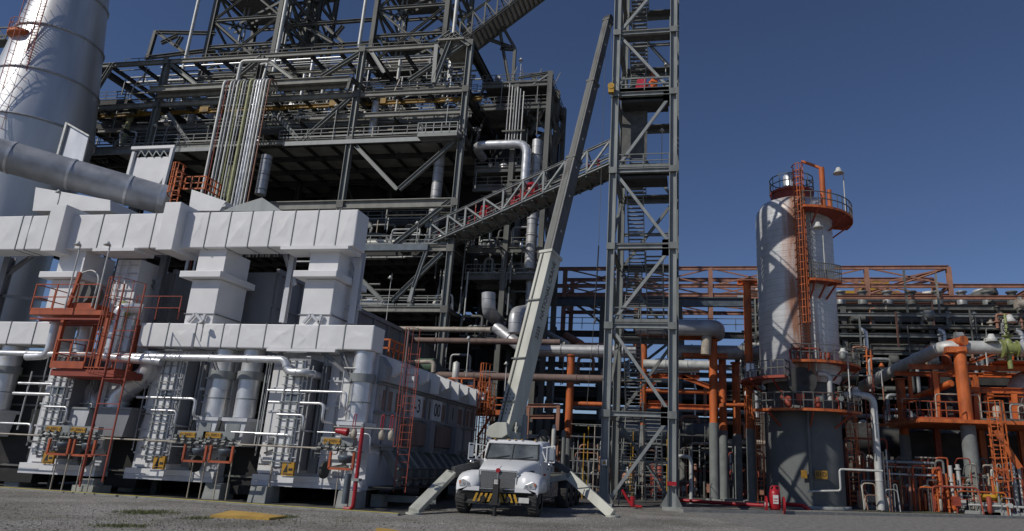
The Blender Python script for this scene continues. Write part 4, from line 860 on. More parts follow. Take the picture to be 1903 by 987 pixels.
for (px_, r, mt), lb in zip(bund, lab_b):
    x = at(px_, 165, PY).x; MB().tube(arc([(x, PY+1.8, zt+.3), (x, PY, zt+.3), (x, PY, zb-4)], .4), r*.62, 12).build('bundle_pipe', M[mt], label=lb, cat='pipe', group='upright pipe bundle in front of the steel structure')
p = [(590, 40), ]
dist_pipe('loop_pipe', [at(441, 150, 39), at(449, 114, 39), at(500, 112, 39)], .12, 'pipel', 'white pipe looping over the top left of the bundle'); dist_pipe('loop_pipe', [at(488, 150, 39), at(497, 118, 39.5), at(460, 124, 41)], .09, 'pipel', 'thin white pipe looping over the top right of the bundle')
# long horizontal pipes on the upper decks
hp = [(158, 205, 440, 138, .1, 43), (60, 225, 470, 150, .08, 43), (300, 640, 132, 118, .08, 43), (520, 860, 130, 112, .1, 44), (530, 850, 122, 106, .07, 45), (230, 480, 128, 112, .1, 44), (250, 470, 140, 126, .07, 42.5), (620, 860, 118, 100, .06, 42.5), (300, 520, 118, 108, .12, 45.5)]
for i, (a0, a1, b0, b1, r, y) in enumerate([(230, 440, 155, 140, .12, 43), (240, 470, 145, 130, .08, 44), (300, 640, 126, 108, .08, 43), (520, 860, 128, 112, .11, 44), (530, 850, 118, 100, .07, 45), (300, 860, 135, 116, .06, 42), (180, 420, 232, 222, .1, 44), (540, 850, 218, 204, .12, 45), (560, 850, 232, 220, .09, 43.5), (190, 400, 245, 236, .08, 43.5)]):
    p, q_ = at(a0, b0, y), at(a1, b1, y); MB().tube([V(p.x, y, p.z), V(q_.x, y, p.z)], r, 8).build('deck_pipe', M[('pipel', 'pipe', 'silver', 'tan')[i % 4]], label='thin level pipe on the upper decks of the steel structure', cat='pipe', group='level pipes on the upper decks')
rl = random.Random(77)
for i in range(54):
    y = rl.uniform(41, 47); z = rl.choice((rl.uniform(26.9, 29.2), rl.uniform(24.3, 25.6), rl.uniform(22.9, 24.0), rl.uniform(27.3, 30.2))); x0 = rl.uniform(-44, -20); L = rl.uniform(2.5, 12); r = rl.choice((.04, .05, .06, .08, .1)); x1 = min(-15.6, x0+L)
    pts = [V(x0, y, z), V(x1, y, z)]
    if rl.random() < .5: pts = [V(x0, y, z-rl.uniform(.5, 1.5))]+pts
    if rl.random() < .4: pts = pts+[V(x1, y, z+rl.uniform(.4, 1.2))]
    MB().tube(arc(pts, .25, 3), r, 7).build('deck_pipe', M[rl.choice(['pipel', 'pipe', 'silver', 'tan', 'galv', 'pipel'])], label='thin level pipe on the upper decks of the steel structure', cat='pipe', group='level pipes on the upper decks')
for i in range(30):
    x = rl.uniform(-43, -16); y = rl.uniform(41, 46); z = rl.choice((27.2, 28.4)); MB().cyl((x, y, z), (x, y, z+rl.uniform(.9, 2.2)), rl.choice((.06, .09, .13)), n=8).build('deck_riser', M[rl.choice(['pipel', 'pipe', 'silver'])], label='short upright pipe on the roof level of the steel structure', cat='pipe', group='short risers on the roof level')
r8 = random.Random(88)
for i in range(120):
    x = r8.uniform(-44.5, -15.5); y = r8.uniform(40.3, 43.5); z = r8.choice((22.7, 24.4, 26.0, 27.2, 28.2)); h_ = r8.uniform(.6, 1.7); o = MB()
    if i % 3 == 0: o.bar((x, y, z), (x, y, z+h_), r8.uniform(.04, .09)); lb, nm, cat = 'thin post standing among the upper decks of the steel structure', 'deck_post', 'post'
    elif i % 3 == 1: o.tube([(x, y, z+h_), (min(-15.5, x+r8.uniform(1, 6)), y, z+h_)], r8.uniform(.025, .07), 7); lb, nm, cat = 'thin level pipe on the upper decks of the steel structure', 'deck_pipe', 'pipe'
    else: o.bar((x, y, z), (x+r8.uniform(-1.4, 1.4), y+r8.uniform(0, 1), z+h_), .07); lb, nm, cat = 'thin slanting strut among the upper decks of the steel structure', 'deck_strut', 'strut'
    o.build(nm, M[r8.choice(['pipel', 'galv', 'beamc', 'pipe', 'dark', 'tan'])], label=lb, cat=cat, group={'pipe': 'level pipes on the upper decks'}.get(cat, cat+'s among the upper decks'))
for i in range(60):
    x = r8.uniform(-30, -15.6); y = r8.uniform(40.3, 42.5); z = r8.choice((6.0, 8.0, 10.8, 12.8, 14.8, 16.2)); h_ = r8.uniform(.5, 1.6); o = MB()
    if i % 2: o.bar((x, y, z), (x, y, z+h_), r8.uniform(.04, .08)); lb, nm, cat = 'thin post standing on the lower decks of the steel structure', 'deck_post', 'post'
    else: o.tube([(x, y, z+h_), (min(-15.5, x+r8.uniform(1, 5)), y, z+h_)], r8.uniform(.025, .08), 7); lb, nm, cat = 'thin level pipe on the lower decks of the steel structure', 'deck_pipe', 'pipe'
    o.build(nm, M[r8.choice(['pipe', 'galv', 'beamc', 'pipe', 'dark', 'tan'])], label=lb, cat=cat, group=cat+'s on the lower decks')
# secondary steel, gusset plates, cable trays
for i, x in enumerate(CX):
    for z in ('h', 'f', 'e', 'd', 'c', 'b'):
        if i == 2 or (i < 1 and z in 'bcd'): continue
        MB().box(x-.24, x+.24, 39.78, 39.795, Z[z]-.24, Z[z]+.22).build('gusset_plate', M['dark'], cs)
r5 = random.Random(55)
for (z, y) in ((23.4, 42.4), (24.0, 44.2), (25.2, 43.2), (25.5, 45.2), (27.7, 42.6), (28.3, 44.4), (28.8, 41.4), (30.2, 44), (30.9, 46.5)):
    x0 = r5.uniform(-45, -36); x1 = r5.uniform(-22, -15.4)
    if z > 29.5: x0, x1 = -42, -17
    MB().ib((x0, y, z), (x1, y, z), .14, .2).build('secondary_beam', M['beamc'], cs)
    k = x0+1
    while k < x1: MB().bar((k, y, z), (k+r5.uniform(-.2, 1.2), y, z-r5.uniform(.6, 1.4)), .09).build('hanger', M['dark'], cs) if r5.random() < .35 else None; k += 1.4
for (z, y, h) in ((25.95, 41.2, .6), (27.4, 43, .6), (28.0, 46, .6), (29.55, 40.4, .6), (29.6, 47, .7)): rail_mb([(-44.5 if z < 28 else -43, y, z), (-15.5, y, z)], h, .018, 1.2, .08).build('railing', M['dark'], cs)
for y, z in ((41.8, 26.2), (44.8, 23.5), (42.2, 15.6), (41.5, 11.6)): t_ = MB().box(-43 if z > 20 else -28, -16, y, y+.35, z, z+.09).build('cable_tray', M['galv'], cs)
for k in range(5):      # end face towards the annex
    y = 40.4+k*1.8
    for z0, z1 in ((Z['b'], Z['c']), (Z['c'], Z['d']), (Z['e'], Z['f']), (Z['f'], Z['h'])): MB().ib((-15.1, y, z0), (-15.1, y+1.8, z1) if k % 2 else (-15.1, y+1.8, z0), .14).build('end_brace', M['dark'], cs)
for k in range(26):
    x = r5.uniform(-15, -10); y = r5.uniform(41.4, 43.5); z = r5.uniform(9, 26); L_ = r5.uniform(.8, 2.6); kind = r5.random()
    if kind < .5: MB().bar((x, y, z), (min(-9.7, x+L_), y, z), r5.uniform(.05, .14)).build('strut', M['dark'], an_later)
    else: MB().bar((x, y, z), (x, y, z+L_), r5.uniform(.04, .1)).build('strut', M['galv'], an_later)
# visible round vessels/ducts in the structure (sunlit)
for (a, b, y, r, mt, lab) in (((816, 290), (802, 462), 41.9, .36, 'silverb', 'silver vertical duct standing in front of the right bay of the steel structure'), ((496, 290), (484, 362), 39.4, .36, 'silverb', 'silver duct rising right beside the pipe bundle'), ((700, 190), (690, 250), 41, .26, 'silver', 'short silver riser with a bend above the middle deck'), ((362, 185), (350, 262), 42, .28, 'silverb', 'banded silver riser left of the pipe bundle on the middle deck'), ((240, 215), (234, 268), 41.5, .22, 'pipey', 'mossy riser on the middle deck near the left end'), ((392, 200), (385, 255), 43, .24, 'silverb', 'silver riser just left of the pipe bundle'), ((732, 200), (728, 250), 43, .2, 'rack', 'rusty riser on the middle deck in the right bay'), ((430, 310), (425, 368), 39, .28, 'pipey', 'mossy stub duct among the feet of the pipe bundle')):
    p, q_ = at(*a, y), at(*b, y); x = (p.x+q_.x)/2; t = thing('riser', lab, 'duct', (x, y, q_.z)); MB().cyl((x, y, q_.z), (x, y, p.z), r, n=20).build('shell', M[mt], t); mb = MB()
    for k in range(int((p.z-q_.z)/1.1)+1): mb.cyl((x, y, q_.z+.3+k*1.1), (x, y, q_.z+.36+k*1.1), r*1.06, n=20)
    mb.build('joint_band', M['galv'], t)
# deck clutter: small vessels, valves, cabinets, cable risers
rc = random.Random(21)
def clutter(x0, x1, y0, y1, z, n, zh, where, mts=('pipe', 'galv', 'pipel', 'dark', 'silver'), rs=1):
    for k in range(n):
        x, y = rc.uniform(x0, x1), rc.uniform(y0, y1); kind = rc.random(); mb = MB(); mt = rc.choice(mts)
        if kind < .3:
            r = rc.uniform(.12, .38)*rs; h = rc.uniform(.5, zh*.6); mb.lathe((x, y, z), [(0, 0), (r*.9, .05), (r, .15), (r, h), (r*.6, h+r*.4), (0, h+r*.5)], 12); nm, cat, lb = 'small_drum', 'drum', 'small upright drum standing '+where
        elif kind < .75:
            h = rc.uniform(.6, zh); r = rc.uniform(.03, .1)*rs; dx = rc.uniform(.4, 2.6)*rc.choice((-1, 1)); xe = min(x1, max(x0, x+dx)); mb.tube(arc([(x, y, z), (x, y, z+h), (xe, y, z+h), (xe, y+rc.uniform(-.5, .5), z+.0)], .2, 3), r, 7); nm, cat, lb = 'bent_pipe', 'pipe', 'bent pipe rising and falling '+where
        elif kind < .87:
            mb.box(x-.2, x+.2, y-.12, y+.12, z+.35, z+.35+rc.uniform(.3, .6)).bar((x, y, z), (x, y, z+.36), .06); nm, cat, lb = 'junction_box', 'box', 'small junction box on a post '+where
        else:
            mb.cyl((x, y, z), (x, y, z+.5), .04, n=6).cyl((x, y-.18, z+.5), (x, y+.18, z+.5), .13, n=10).cyl((x, y, z+.5), (x, y, z+.85), .03, n=6).cyl((x, y, z+.85), (x, y, z+.88), .15, n=12); nm, cat, lb = 'gate_valve', 'valve', 'gate valve with hand wheel '+where
        mb.build(nm, M[mt], label=lb, cat=cat, group=cat+'s '+where)
clutter(-44, -15.6, 40.8, 44, Z['e']+.25, 66, 1.9, 'on the middle deck of the steel structure')
clutter(-44, -15.6, 41.6, 44.6, 24.35, 44, 1.3, 'on the upper deck of the steel structure')
clutter(-44, -15.6, 45, 47, 27.25, 60, 2.0, 'on the top deck of the steel structure')
clutter(-24, -15.6, 40.3, 43, Z['c']+.3, 30, 1.3, 'on the lower middle deck of the steel structure')
clutter(-26, -15.6, 40.3, 43, Z['b']+.3, 12, 1.8, 'on the lowest railed deck of the steel structure')
clutter(-28, -15.6, 40.3, 43, Z['d']-1.6, 12, 1.4, 'on the beams above the lower middle deck'); clutter(-28, -12, 41, 46, 5.9, 34, 2.2, 'on the low deck under the steel structure')
# horizontal dark big exchanger drums on low deck
for (px_, py_, r, L, mt, lab) in ((600, 455, .5, 4, 'darker', 'dark horizontal vessel on the lower middle deck'), (712, 452, .28, 2.6, 'pipel', 'pale horizontal vessel on the lower middle deck near the gallery foot'), (690, 566, .35, 2.2, 'pipel', 'pale horizontal vessel on the lowest railed deck')):
    c = at(px_, py_, 41.5); t = thing('horizontal_vessel', lab, 'vessel', c+V(0, 0, -r)); MB().cyl(c+V(-L/2, 0, 0), c+V(L/2, 0, 0), r, n=18).build('shell', M[mt], t)
    for s_ in (-1, 1): MB().box(c.x+s_*L*.3-.08, c.x+s_*L*.3+.08, c.y-r*.7, c.y+r*.7, c.z-r-.25, c.z-r*.6).build('saddle', M['galv'], t)
flood(at(283, 272, 39.8)+V(0, 0, 0), 1.6, 'thin lamp pole on the middle deck near the left end'); flood(at(617, 262, 39.8), 2.6, 'thin lamp pole on the middle deck in the centre'); flood(at(829, 232, 39.2), 1.7, 'thin lamp pole on the small balcony')
flood(at(772, 460, 39.8), 1.6, 'thin lamp pole beside the foot of the inclined gallery'); flood(at(716, 610, 39.6), 3.2, 'tall lamp pole in front of the lowest railed deck')
# ---------------------------------------------------------------- right annex of the structure
an = thing('annex_frame', 'narrower dark steel annex on the right side of the giant structure', 'steel structure', (-12.3, 44, 0))
AX0, AX1 = CX[-1]+.4, -9.85; AY = [42.0, 44.6, 47.2]
def lev(px_, py_, y=42.0): return at(px_, py_, y).z
ZA = [5.8, 9.0, lev(940, 515), lev(960, 465), lev(960, 350), lev(960, 315), lev(950, 200), lev(960, 158)]
for y in AY:
    for x in (AX0+2.6, AX1):
        MB().ib((x, y, 0), (x, y, ZA[-1]+(.9 if x == AX1 else 0)), .34, up=(0, 1, 0)).build('column', M['dark'], an)
for z in ZA[1:]:
    for y in AY: MB().ib((AX0, y, z), (AX1, y, z), .2, .36).build('beam', M['dark'], an)
    for x in (AX0+2.6, AX1): MB().ib((x, AY[0], z), (x, AY[2], z), .2, .34).build('cross_beam', M['dark'], an)
    wdx = {6: -2.0}.get(ZA.index(z), 0)
    MB().box(AX0, AX1+wdx, AY[0]+.2+(1.5 if ZA.index(z) in (3, 4) else 0), AY[2], z+.18, z+.25).build('floor_deck', M['deck'], an)
    rail_mb([(AX0, AY[0], z+.25), (AX1, AY[0], z+.25), (AX1, AY[2], z+.25)], .62, .02, 1.0, .1).build('railing', M['dark' if ZA.index(z) != 2 else 'galv'], an)
for k in range(1, len(ZA)-1):
    if ZA[k+1]-ZA[k] > 1.5: MB().ib((AX0, AY[1], ZA[k]), (AX1, AY[1], ZA[k+1]), .18).ib((AX0, AY[2], ZA[k+1]), (AX1, AY[2], ZA[k]), .2).ib((AX1, AY[0], ZA[k+1]), (AX1, AY[1], ZA[k]), .18).build('brace', M['dark'], an)
for a, b in (((925, 34), (957, 90)), ((957, 90), (953, 160)), ((925, 34), (945, 150)), ((930, 90), (957, 92)), ((900, 70), (950, 88)), ((985, 215), (1023, 245)), ((1023, 245), (1010, 260)), ((985, 140), (1018, 140)), ((1018, 140), (1006, 170)), ((990, 145), (1010, 160)), ((985, 250), (1012, 200))):
    MB().ib(at(*a, 43), at(*b, 43), .22).build('brace', M['dark'], an)
for k in range(14):
    x = AX0+1+k*.3; z = ZA[-1]+.3; MB().bar((x, 42.3+(k % 3)*.8, z), (x+(k % 2)*.5, 42.3+(k % 3)*.8, z+.5+(k*37 % 7)*.14), .05).build('roof_stub', M['galv' if k % 2 else 'dark'], an)
MB().ib((AX1, 42, ZA[-1]+.9), (AX0+2.6, 42, ZA[-1]+.55), .14).bar((AX1, 42, ZA[-1]+.8), (AX1-1.2, 42, ZA[-1]), .1).ib((AX1+.02, 42, ZA[6]), (AX1+.45, 44, ZA[6]-1.4), .16).ib((AX1+.45, 44, ZA[6]-1.4), (AX1, 44.6, ZA[6]-2), .16).build('roof_brace', M['galv'], an)
mb = MB(); s0 = at(828, 640, 43)
for k, (a, b) in enumerate((((948, 560), (925, 515)), ((975, 600), (940, 560)), ((955, 500), (948, 460)))): stairs_mb(at(*a, 44), at(*b, 44), .7, (0, 1, 0), mb)
mb.build('stair_flight', M['galv'], an)
MB().box(AX0-.2, AX1-.3, 47.4, 47.6, ZA[5]+.3, ZA[6]).build('black_backing', M['soot_shade'], an)  # added black backing that keeps the annex dark inside
MB().box(AX0-.4, AX0+3.2, 47.4, 47.6, 6, ZA[2]).build('black_backing', M['soot_shade'], an)
for (xc, yc, r, z0, z1, lab) in ((-13.4, 45.6, 1.3, 17.6, 24.6, 'dark column vessel in the upper annex of the steel structure'), (-13.6, 45.6, 1.2, 6, 12, 'dark column vessel in the lower annex of the steel structure')):
    t = thing('column_vessel', lab, 'vessel', (xc, yc, z0)); MB().lathe((xc, yc, 0), [(0, z0), (r*.8, z0+.2), (r, z0+.6), (r, z1-.5), (r*.7, z1-.1), (0, z1)], 26).build('shell', M['soot_shade'], t)
clutter(AX0+.2, AX1-.3, 42.4, 45, ZA[2]+.25, 12, 1.4, 'on the railed deck of the annex'); clutter(AX0+.2, AX1-.5, 42.4, 45, ZA[3]+.25, 14, 1.6, 'on the middle annex deck'); clutter(AX0+.2, AX1-.5, 42.4, 45, ZA[6]+.25, 12, 1.4, 'on the upper railed annex deck'); clutter(AX0+.2, AX1-.5, 42.4, 45, ZA[5]+.25, 16, 1.2, 'on the upper annex deck'); clutter(AX0+.2, -11, 42.4, 45, ZA[7]+.25, 10, 1.2, 'on the top annex deck')
clutter(-17, -10.5, 41, 44, 9.3, 8, 1.6, 'on the low annex deck')
flood(at(966, 152, 42.5), 1.7, 'lamp on a thin pole at the top right of the annex')
for (px_, y0, y1, mt) in ((866, 445, 580, 'galv'), (870, 505, 595, 'pipel'), (948, 155, 262, 'pipe'), (953, 160, 262, 'pipel'), (958, 165, 265, 'pipe'), (963, 162, 258, 'pipel'), (968, 165, 262, 'pipe'), (974, 170, 262, 'pipel'), (820, 500, 610, 'galv'), (826, 500, 612, 'pipel'), (832, 560, 612, 'galv'), (838, 565, 700, 'pipe'), (885, 380, 450, 'rack'), (1001, 195, 250, 'dark')):
    a, b = at(px_, y0, 41.6), at(px_, y1, 41.6); MB().cyl((a.x, 41.6, a.z), (a.x, 41.6, b.z), .05, n=6).build('riser_pipe', M[mt], label='thin upright pipe on the right side of the steel structure', cat='pipe', group='thin risers on the annex')
# big silver line of the annex: horizontal then down
Y = 41.3; pz = at(895, 270, Y); pc = at(984, 270, Y); xc = pc.x; pr = .42
dist_pipe('overhead_line', [V(pz.x-.5, Y+2, pz.z), V(pz.x-.5, Y, pz.z), V(xc-.15, Y, pz.z), V(xc-.15, Y, at(975, 345, Y).z)], .3, 'silver', 'silver pipe running level above the inclined gallery and turning down', n=20)
dist_pipe('overhead_line', [V(xc+.35, Y+.8, at(994, 262, Y+.8).z), V(xc+.35, Y+.8, at(985, 500, Y+.8).z)], .36, 'silverb', 'tall banded silver pipe descending behind the inclined gallery', fl=1.2, n=22)
dist_pipe('overhead_line', [V(at(985, 500, 42).x, 42.5, at(985, 500, 42).z), V(at(985, 500, 42).x, 42.5, at(980, 620, 42).z)], .3, 'pipe', 'lower grey length of the tall pipe under the annex deck', fl=1.0, n=16)
# elbowed ducts lower right
dist_pipe('elbow_duct', [at(908, 545, 40), at(908, 580, 40), at(930, 600, 44)], .42, 'silverb', 'dark silver elbow hanging in the shaded lower bay of the annex', n=22)
dist_pipe('elbow_duct', [at(958, 600, 38)+V(0,0,-.6), at(958, 582, 38), at(990, 576, 42)], .38, 'silverb', 'banded silver elbow turning up behind the crane boom', n=22)
# silver headers crossing behind furnace roof
p, q_ = at(712, 611, 37), at(912, 612, 37); dist_pipe('header_pipe', [V(p.x, 37, p.z), V(q_.x, 37, p.z)], .15, 'tan', 'pale level header pipe running from the white duct to the big silver elbow', fl=3)
p, q_ = at(735, 632, 38), at(945, 636, 38); dist_pipe('header_pipe', [V(p.x, 38, p.z), V(q_.x+3, 38, p.z)], .17, 'wood', 'rust brown level header pipe just below the pale one', fl=3)
p, q_ = at(790, 697, 36), at(960, 703, 36); dist_pipe('header_pipe', [V(p.x, 36, p.z), V(q_.x+6, 36, p.z)], .2, 'wood', 'dark brown level header pipe behind the crane boom foot', fl=3)
c = at(768, 680, 36); t = thing('tank', 'dark green vessel half hidden behind the furnace roof buttresses', 'tank', c); MB().cyl(c+V(-1.6, 0, 0), c+V(1.2, 0, 0), .42, n=18).build('shell', M['purple'], t)
dist_pipe('bent_pipe', [at(740, 674, 35), at(807, 672, 35), at(805, 692, 35)], .12, 'tan', 'tan pipe bending down behind the furnace roof buttresses')
c = at(846, 700, 34); MB().lathe(c+V(0,0,-.6), [(0, 0), (.17, .05), (.17, 1.3), (0, 1.4)], 14).build('filter_pot', M['pipel'], label='small white upright pot behind the furnace roof', cat='drum')
# ================================================================ STAIR TOWER
TX0, TX1, TY0, TY1 = -3.9, -.98, 31.3, 35.4
tz = [0, 3.94, 7.9, 11.72, 15.62, 19.82, 23.4, 27.2, 31, 34.8, 38.6]
tw = thing('stair_tower', 'tall galvanised steel stair tower standing beside the crane boom', 'tower', (TX0, TY0, 0))
for x in (TX0, TX1):
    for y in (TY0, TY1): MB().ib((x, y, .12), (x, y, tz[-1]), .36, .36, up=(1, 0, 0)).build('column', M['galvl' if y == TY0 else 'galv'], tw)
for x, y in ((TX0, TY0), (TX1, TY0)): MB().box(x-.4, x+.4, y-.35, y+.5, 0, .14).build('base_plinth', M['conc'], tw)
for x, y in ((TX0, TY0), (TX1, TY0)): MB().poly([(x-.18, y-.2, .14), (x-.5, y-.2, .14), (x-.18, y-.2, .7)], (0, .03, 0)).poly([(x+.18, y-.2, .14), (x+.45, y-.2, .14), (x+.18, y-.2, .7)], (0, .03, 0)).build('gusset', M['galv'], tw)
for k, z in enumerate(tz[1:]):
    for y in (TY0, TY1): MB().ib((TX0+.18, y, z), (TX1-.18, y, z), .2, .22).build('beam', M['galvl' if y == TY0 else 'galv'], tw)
    for x in (TX0, TX1): MB().ib((x, TY0+.18, z), (x, TY1-.18, z), .2, .24).build('side_beam', M['galv'], tw)
    z0, z1 = tz[k], z
    a, b = (TX0+.2, TX1-.2) if k % 2 == 0 else (TX1-.2, TX0+.2)
    MB().bar((a, TY0+.05, z0+.25), (b, TY0+.05, z1-.2), .14, .14).build('brace', M['galvl'], tw); MB().bar((b, TY1, z0+.25), (a, TY1, z1-.2), .15, .15).build('brace', M['galv'], tw)
    MB().bar((TX0, TY0+.2, z0+.3) if k % 2 else (TX0, TY1-.2, z0+.3), (TX0, TY1-.2, z1-.2) if k % 2 else (TX0, TY0+.2, z1-.2), .14).build('brace', M['galv'], tw)
    MB().box(TX1-.5, TX1-.19, TY0-.02, TY0+.02, (z1 if k % 2 == 0 else z0)-.45, (z1 if k % 2 == 0 else z0)+.35).build('gusset', M['galvl'], tw)
    for x in (TX0, TX1): MB().box(x-.2, x+.2, TY0-.21, TY0-.185, z-.16, z+.16).build('splice_plate', M['galv'], tw)
    # stairs, two flights per storey in the rear-left / rear-right
    zm = (z0+z1)/2; xa, xb = TX0+.85, TX0+.85
    if k >= 3 or k == 1:
        f = stairs_mb((TX0+.95, TY1-.4, z0+.1), (TX0+.95, TY0+1.2, z1), .82, (1, 0, 0), sp=.17, tread=.2)
    else:
        f = stairs_mb((TX1-.95, TY1-.5, z0+.1), (TX1-.95, TY0+1.0, z1), .8, (1, 0, 0), sp=.17, tread=.2)
    f.build('stair_flight', M['galvl'], tw)
    if k in (0, 2, 5, 7, 8): stairs_mb((TX0+.95, TY0+.5, z0+.1), (TX0+.95, TY1-1.2, z1), .7, (1, 0, 0), sp=.17, tread=.2).build('stair_flight', M['galv'], tw)
    MB().ib((TX0+.18, TY1-.1, (z0+z1)/2), (TX1-.18, TY1-.1, (z0+z1)/2), .12, .16).build('mid_beam', M['galv'], tw)
    xs_ = TX0+.95 if (k >= 3 or k == 1) else TX1-.95; mb = MB()
    for s_ in ((-.42, .42) if k in (0, 2) else (-.42,)):
        for h_ in (.68,): mb.bar((xs_+s_, TY1-.4, z0+.1+h_), (xs_+s_, TY0+1.2, z1+h_), .03)
        for i in range(5):
            u_ = i/4; mb.bar((xs_+s_, TY1-.4+(TY0+1.6-TY1)*u_, z0+.1+(z1-z0-.1)*u_), (xs_+s_, TY1-.4+(TY0+1.6-TY1)*u_, z0+.78+(z1-z0-.1)*u_), .03)
    mb.build('stair_rail', M['galv'], tw)
    # landings
    if k in (1, 3, 4, 6, 7, 8, 2, 5):
        z = z1; MB().box(TX0+.2, TX1-.2, TY0-.05, TY0+1.0, z+.13, z+.18).build('landing', M['deck'], tw); MB().box(TX0+.2, TX1-.2, TY1-.5, TY1+.3, z+.13, z+.18).build('landing', M['deck'], tw)
        if k in (1, 3, 4, 6, 7): rail_mb([(TX0+.2, TY0-.06, z+.18), (TX1-.2, TY0-.06, z+.18)], .68, .02, 1.3, .14).build('railing', M['galv'], tw)
        rail_mb([(TX1-.2, TY0, z+.18), (TX1-.2, TY1, z+.18)], .68, .02, 1.2, .1).build('railing', M['galv'], tw)
# extra landing shown at y~165 (z 19.8)
z = tz[5]; MB().box(TX0+.2, TX1-.2, TY0-.05, TY0+1.6, z+.13, z+.18).build('landing', M['deck'], tw); rail_mb([(TX0+.2, TY0-.06, z+.18), (TX1-.2, TY0-.06, z+.18)], .72, .022, 1.3, .16).build('railing', M['galv'], tw)
MB().box(TX0+.25, TX0+1.55, TY0+1.1, TY0+1.16, tz[4]+1.2, tz[5]-.1).build('mesh_screen', M['deck'], tw)
for z in (tz[4], tz[5]): MB().box(TX0+.3, TX1-.3, TY0+.15, TY0+1.3, z-.35, z-.2).build('landing_grating', M['darker'], tw)
s = MB().box(TX0-.12, TX0+.12, TY0-.25, TY0-.19, 1.7, 1.95).build('notice_plate', M['pale'], tw); MB().box(TX0-.06, TX0+.06, TY0-.256, TY0-.25, 1.76, 1.88).build('plate_mark', M['yellow'], s)
MB().box(TX1-.2, TX1+.2, TY0-.3, TY0-.185, 1.0, 1.16).build('red_clamp_box', M['red'], tw)
# yellow hook block hanging beside the column, boom tip rope
hk = at(1136, 165, 31); t = thing('hook_block', 'yellow hook block hanging by the left column of the stair tower', 'hook', hk+V(0, 0, -.4))
MB().box(hk.x-.14, hk.x+.14, hk.y-.12, hk.y+.12, hk.z-.25, hk.z+.22).cyl(hk+V(0,-.15,.1), hk+V(0,.15,.1), .17, n=12).build('sheave_block', M['yellow'], t); MB().tube(arc([hk+V(0,0,-.25), hk+V(0,0,-.42), hk+V(.1,0,-.5), hk+V(.06,0,-.38)], .05), .04, 6).build('hook', M['dark'], t)
# lamps on the tower
for (a, h, lab) in (((1237, 165), 2.0, 'lamp on a thin pole above the upper landing of the stair tower'), ((1230, 302), 2.6, 'lamp on a thin pole on the landing where the gallery meets the tower')): flood(at(*a, 33.4), h*.7, lab, .03, .13)
# red firewater items on the upper landing
z = tz[5]+.18; p = at(1190, 160, 31.9)
MB().hexa([(p.x-.35, 31.9, z), (p.x+.25, 31.9, z), (p.x+.25, 32.1, z), (p.x-.35, 32.1, z), (p.x-.15, 31.9, z+1.1), (p.x+.3, 31.9, z+1.1), (p.x+.3, 32.1, z+1.1), (p.x-.15, 32.1, z+1.1)]).build('rescue_board', M['cloth_r'], label='slanted crimson panel behind the railing of the upper tower landing', cat='panel', bevel=.02)
c = at(1150, 168, 32); MB().lathe((c.x, 32, z), [(0, 0), (.2, .02), (.22, .25), (.1, .35), (0, .36)], 10).build('orange_bag', M['cloth_o'], label='orange bundle lying at the left end of the upper tower landing', cat='bag')
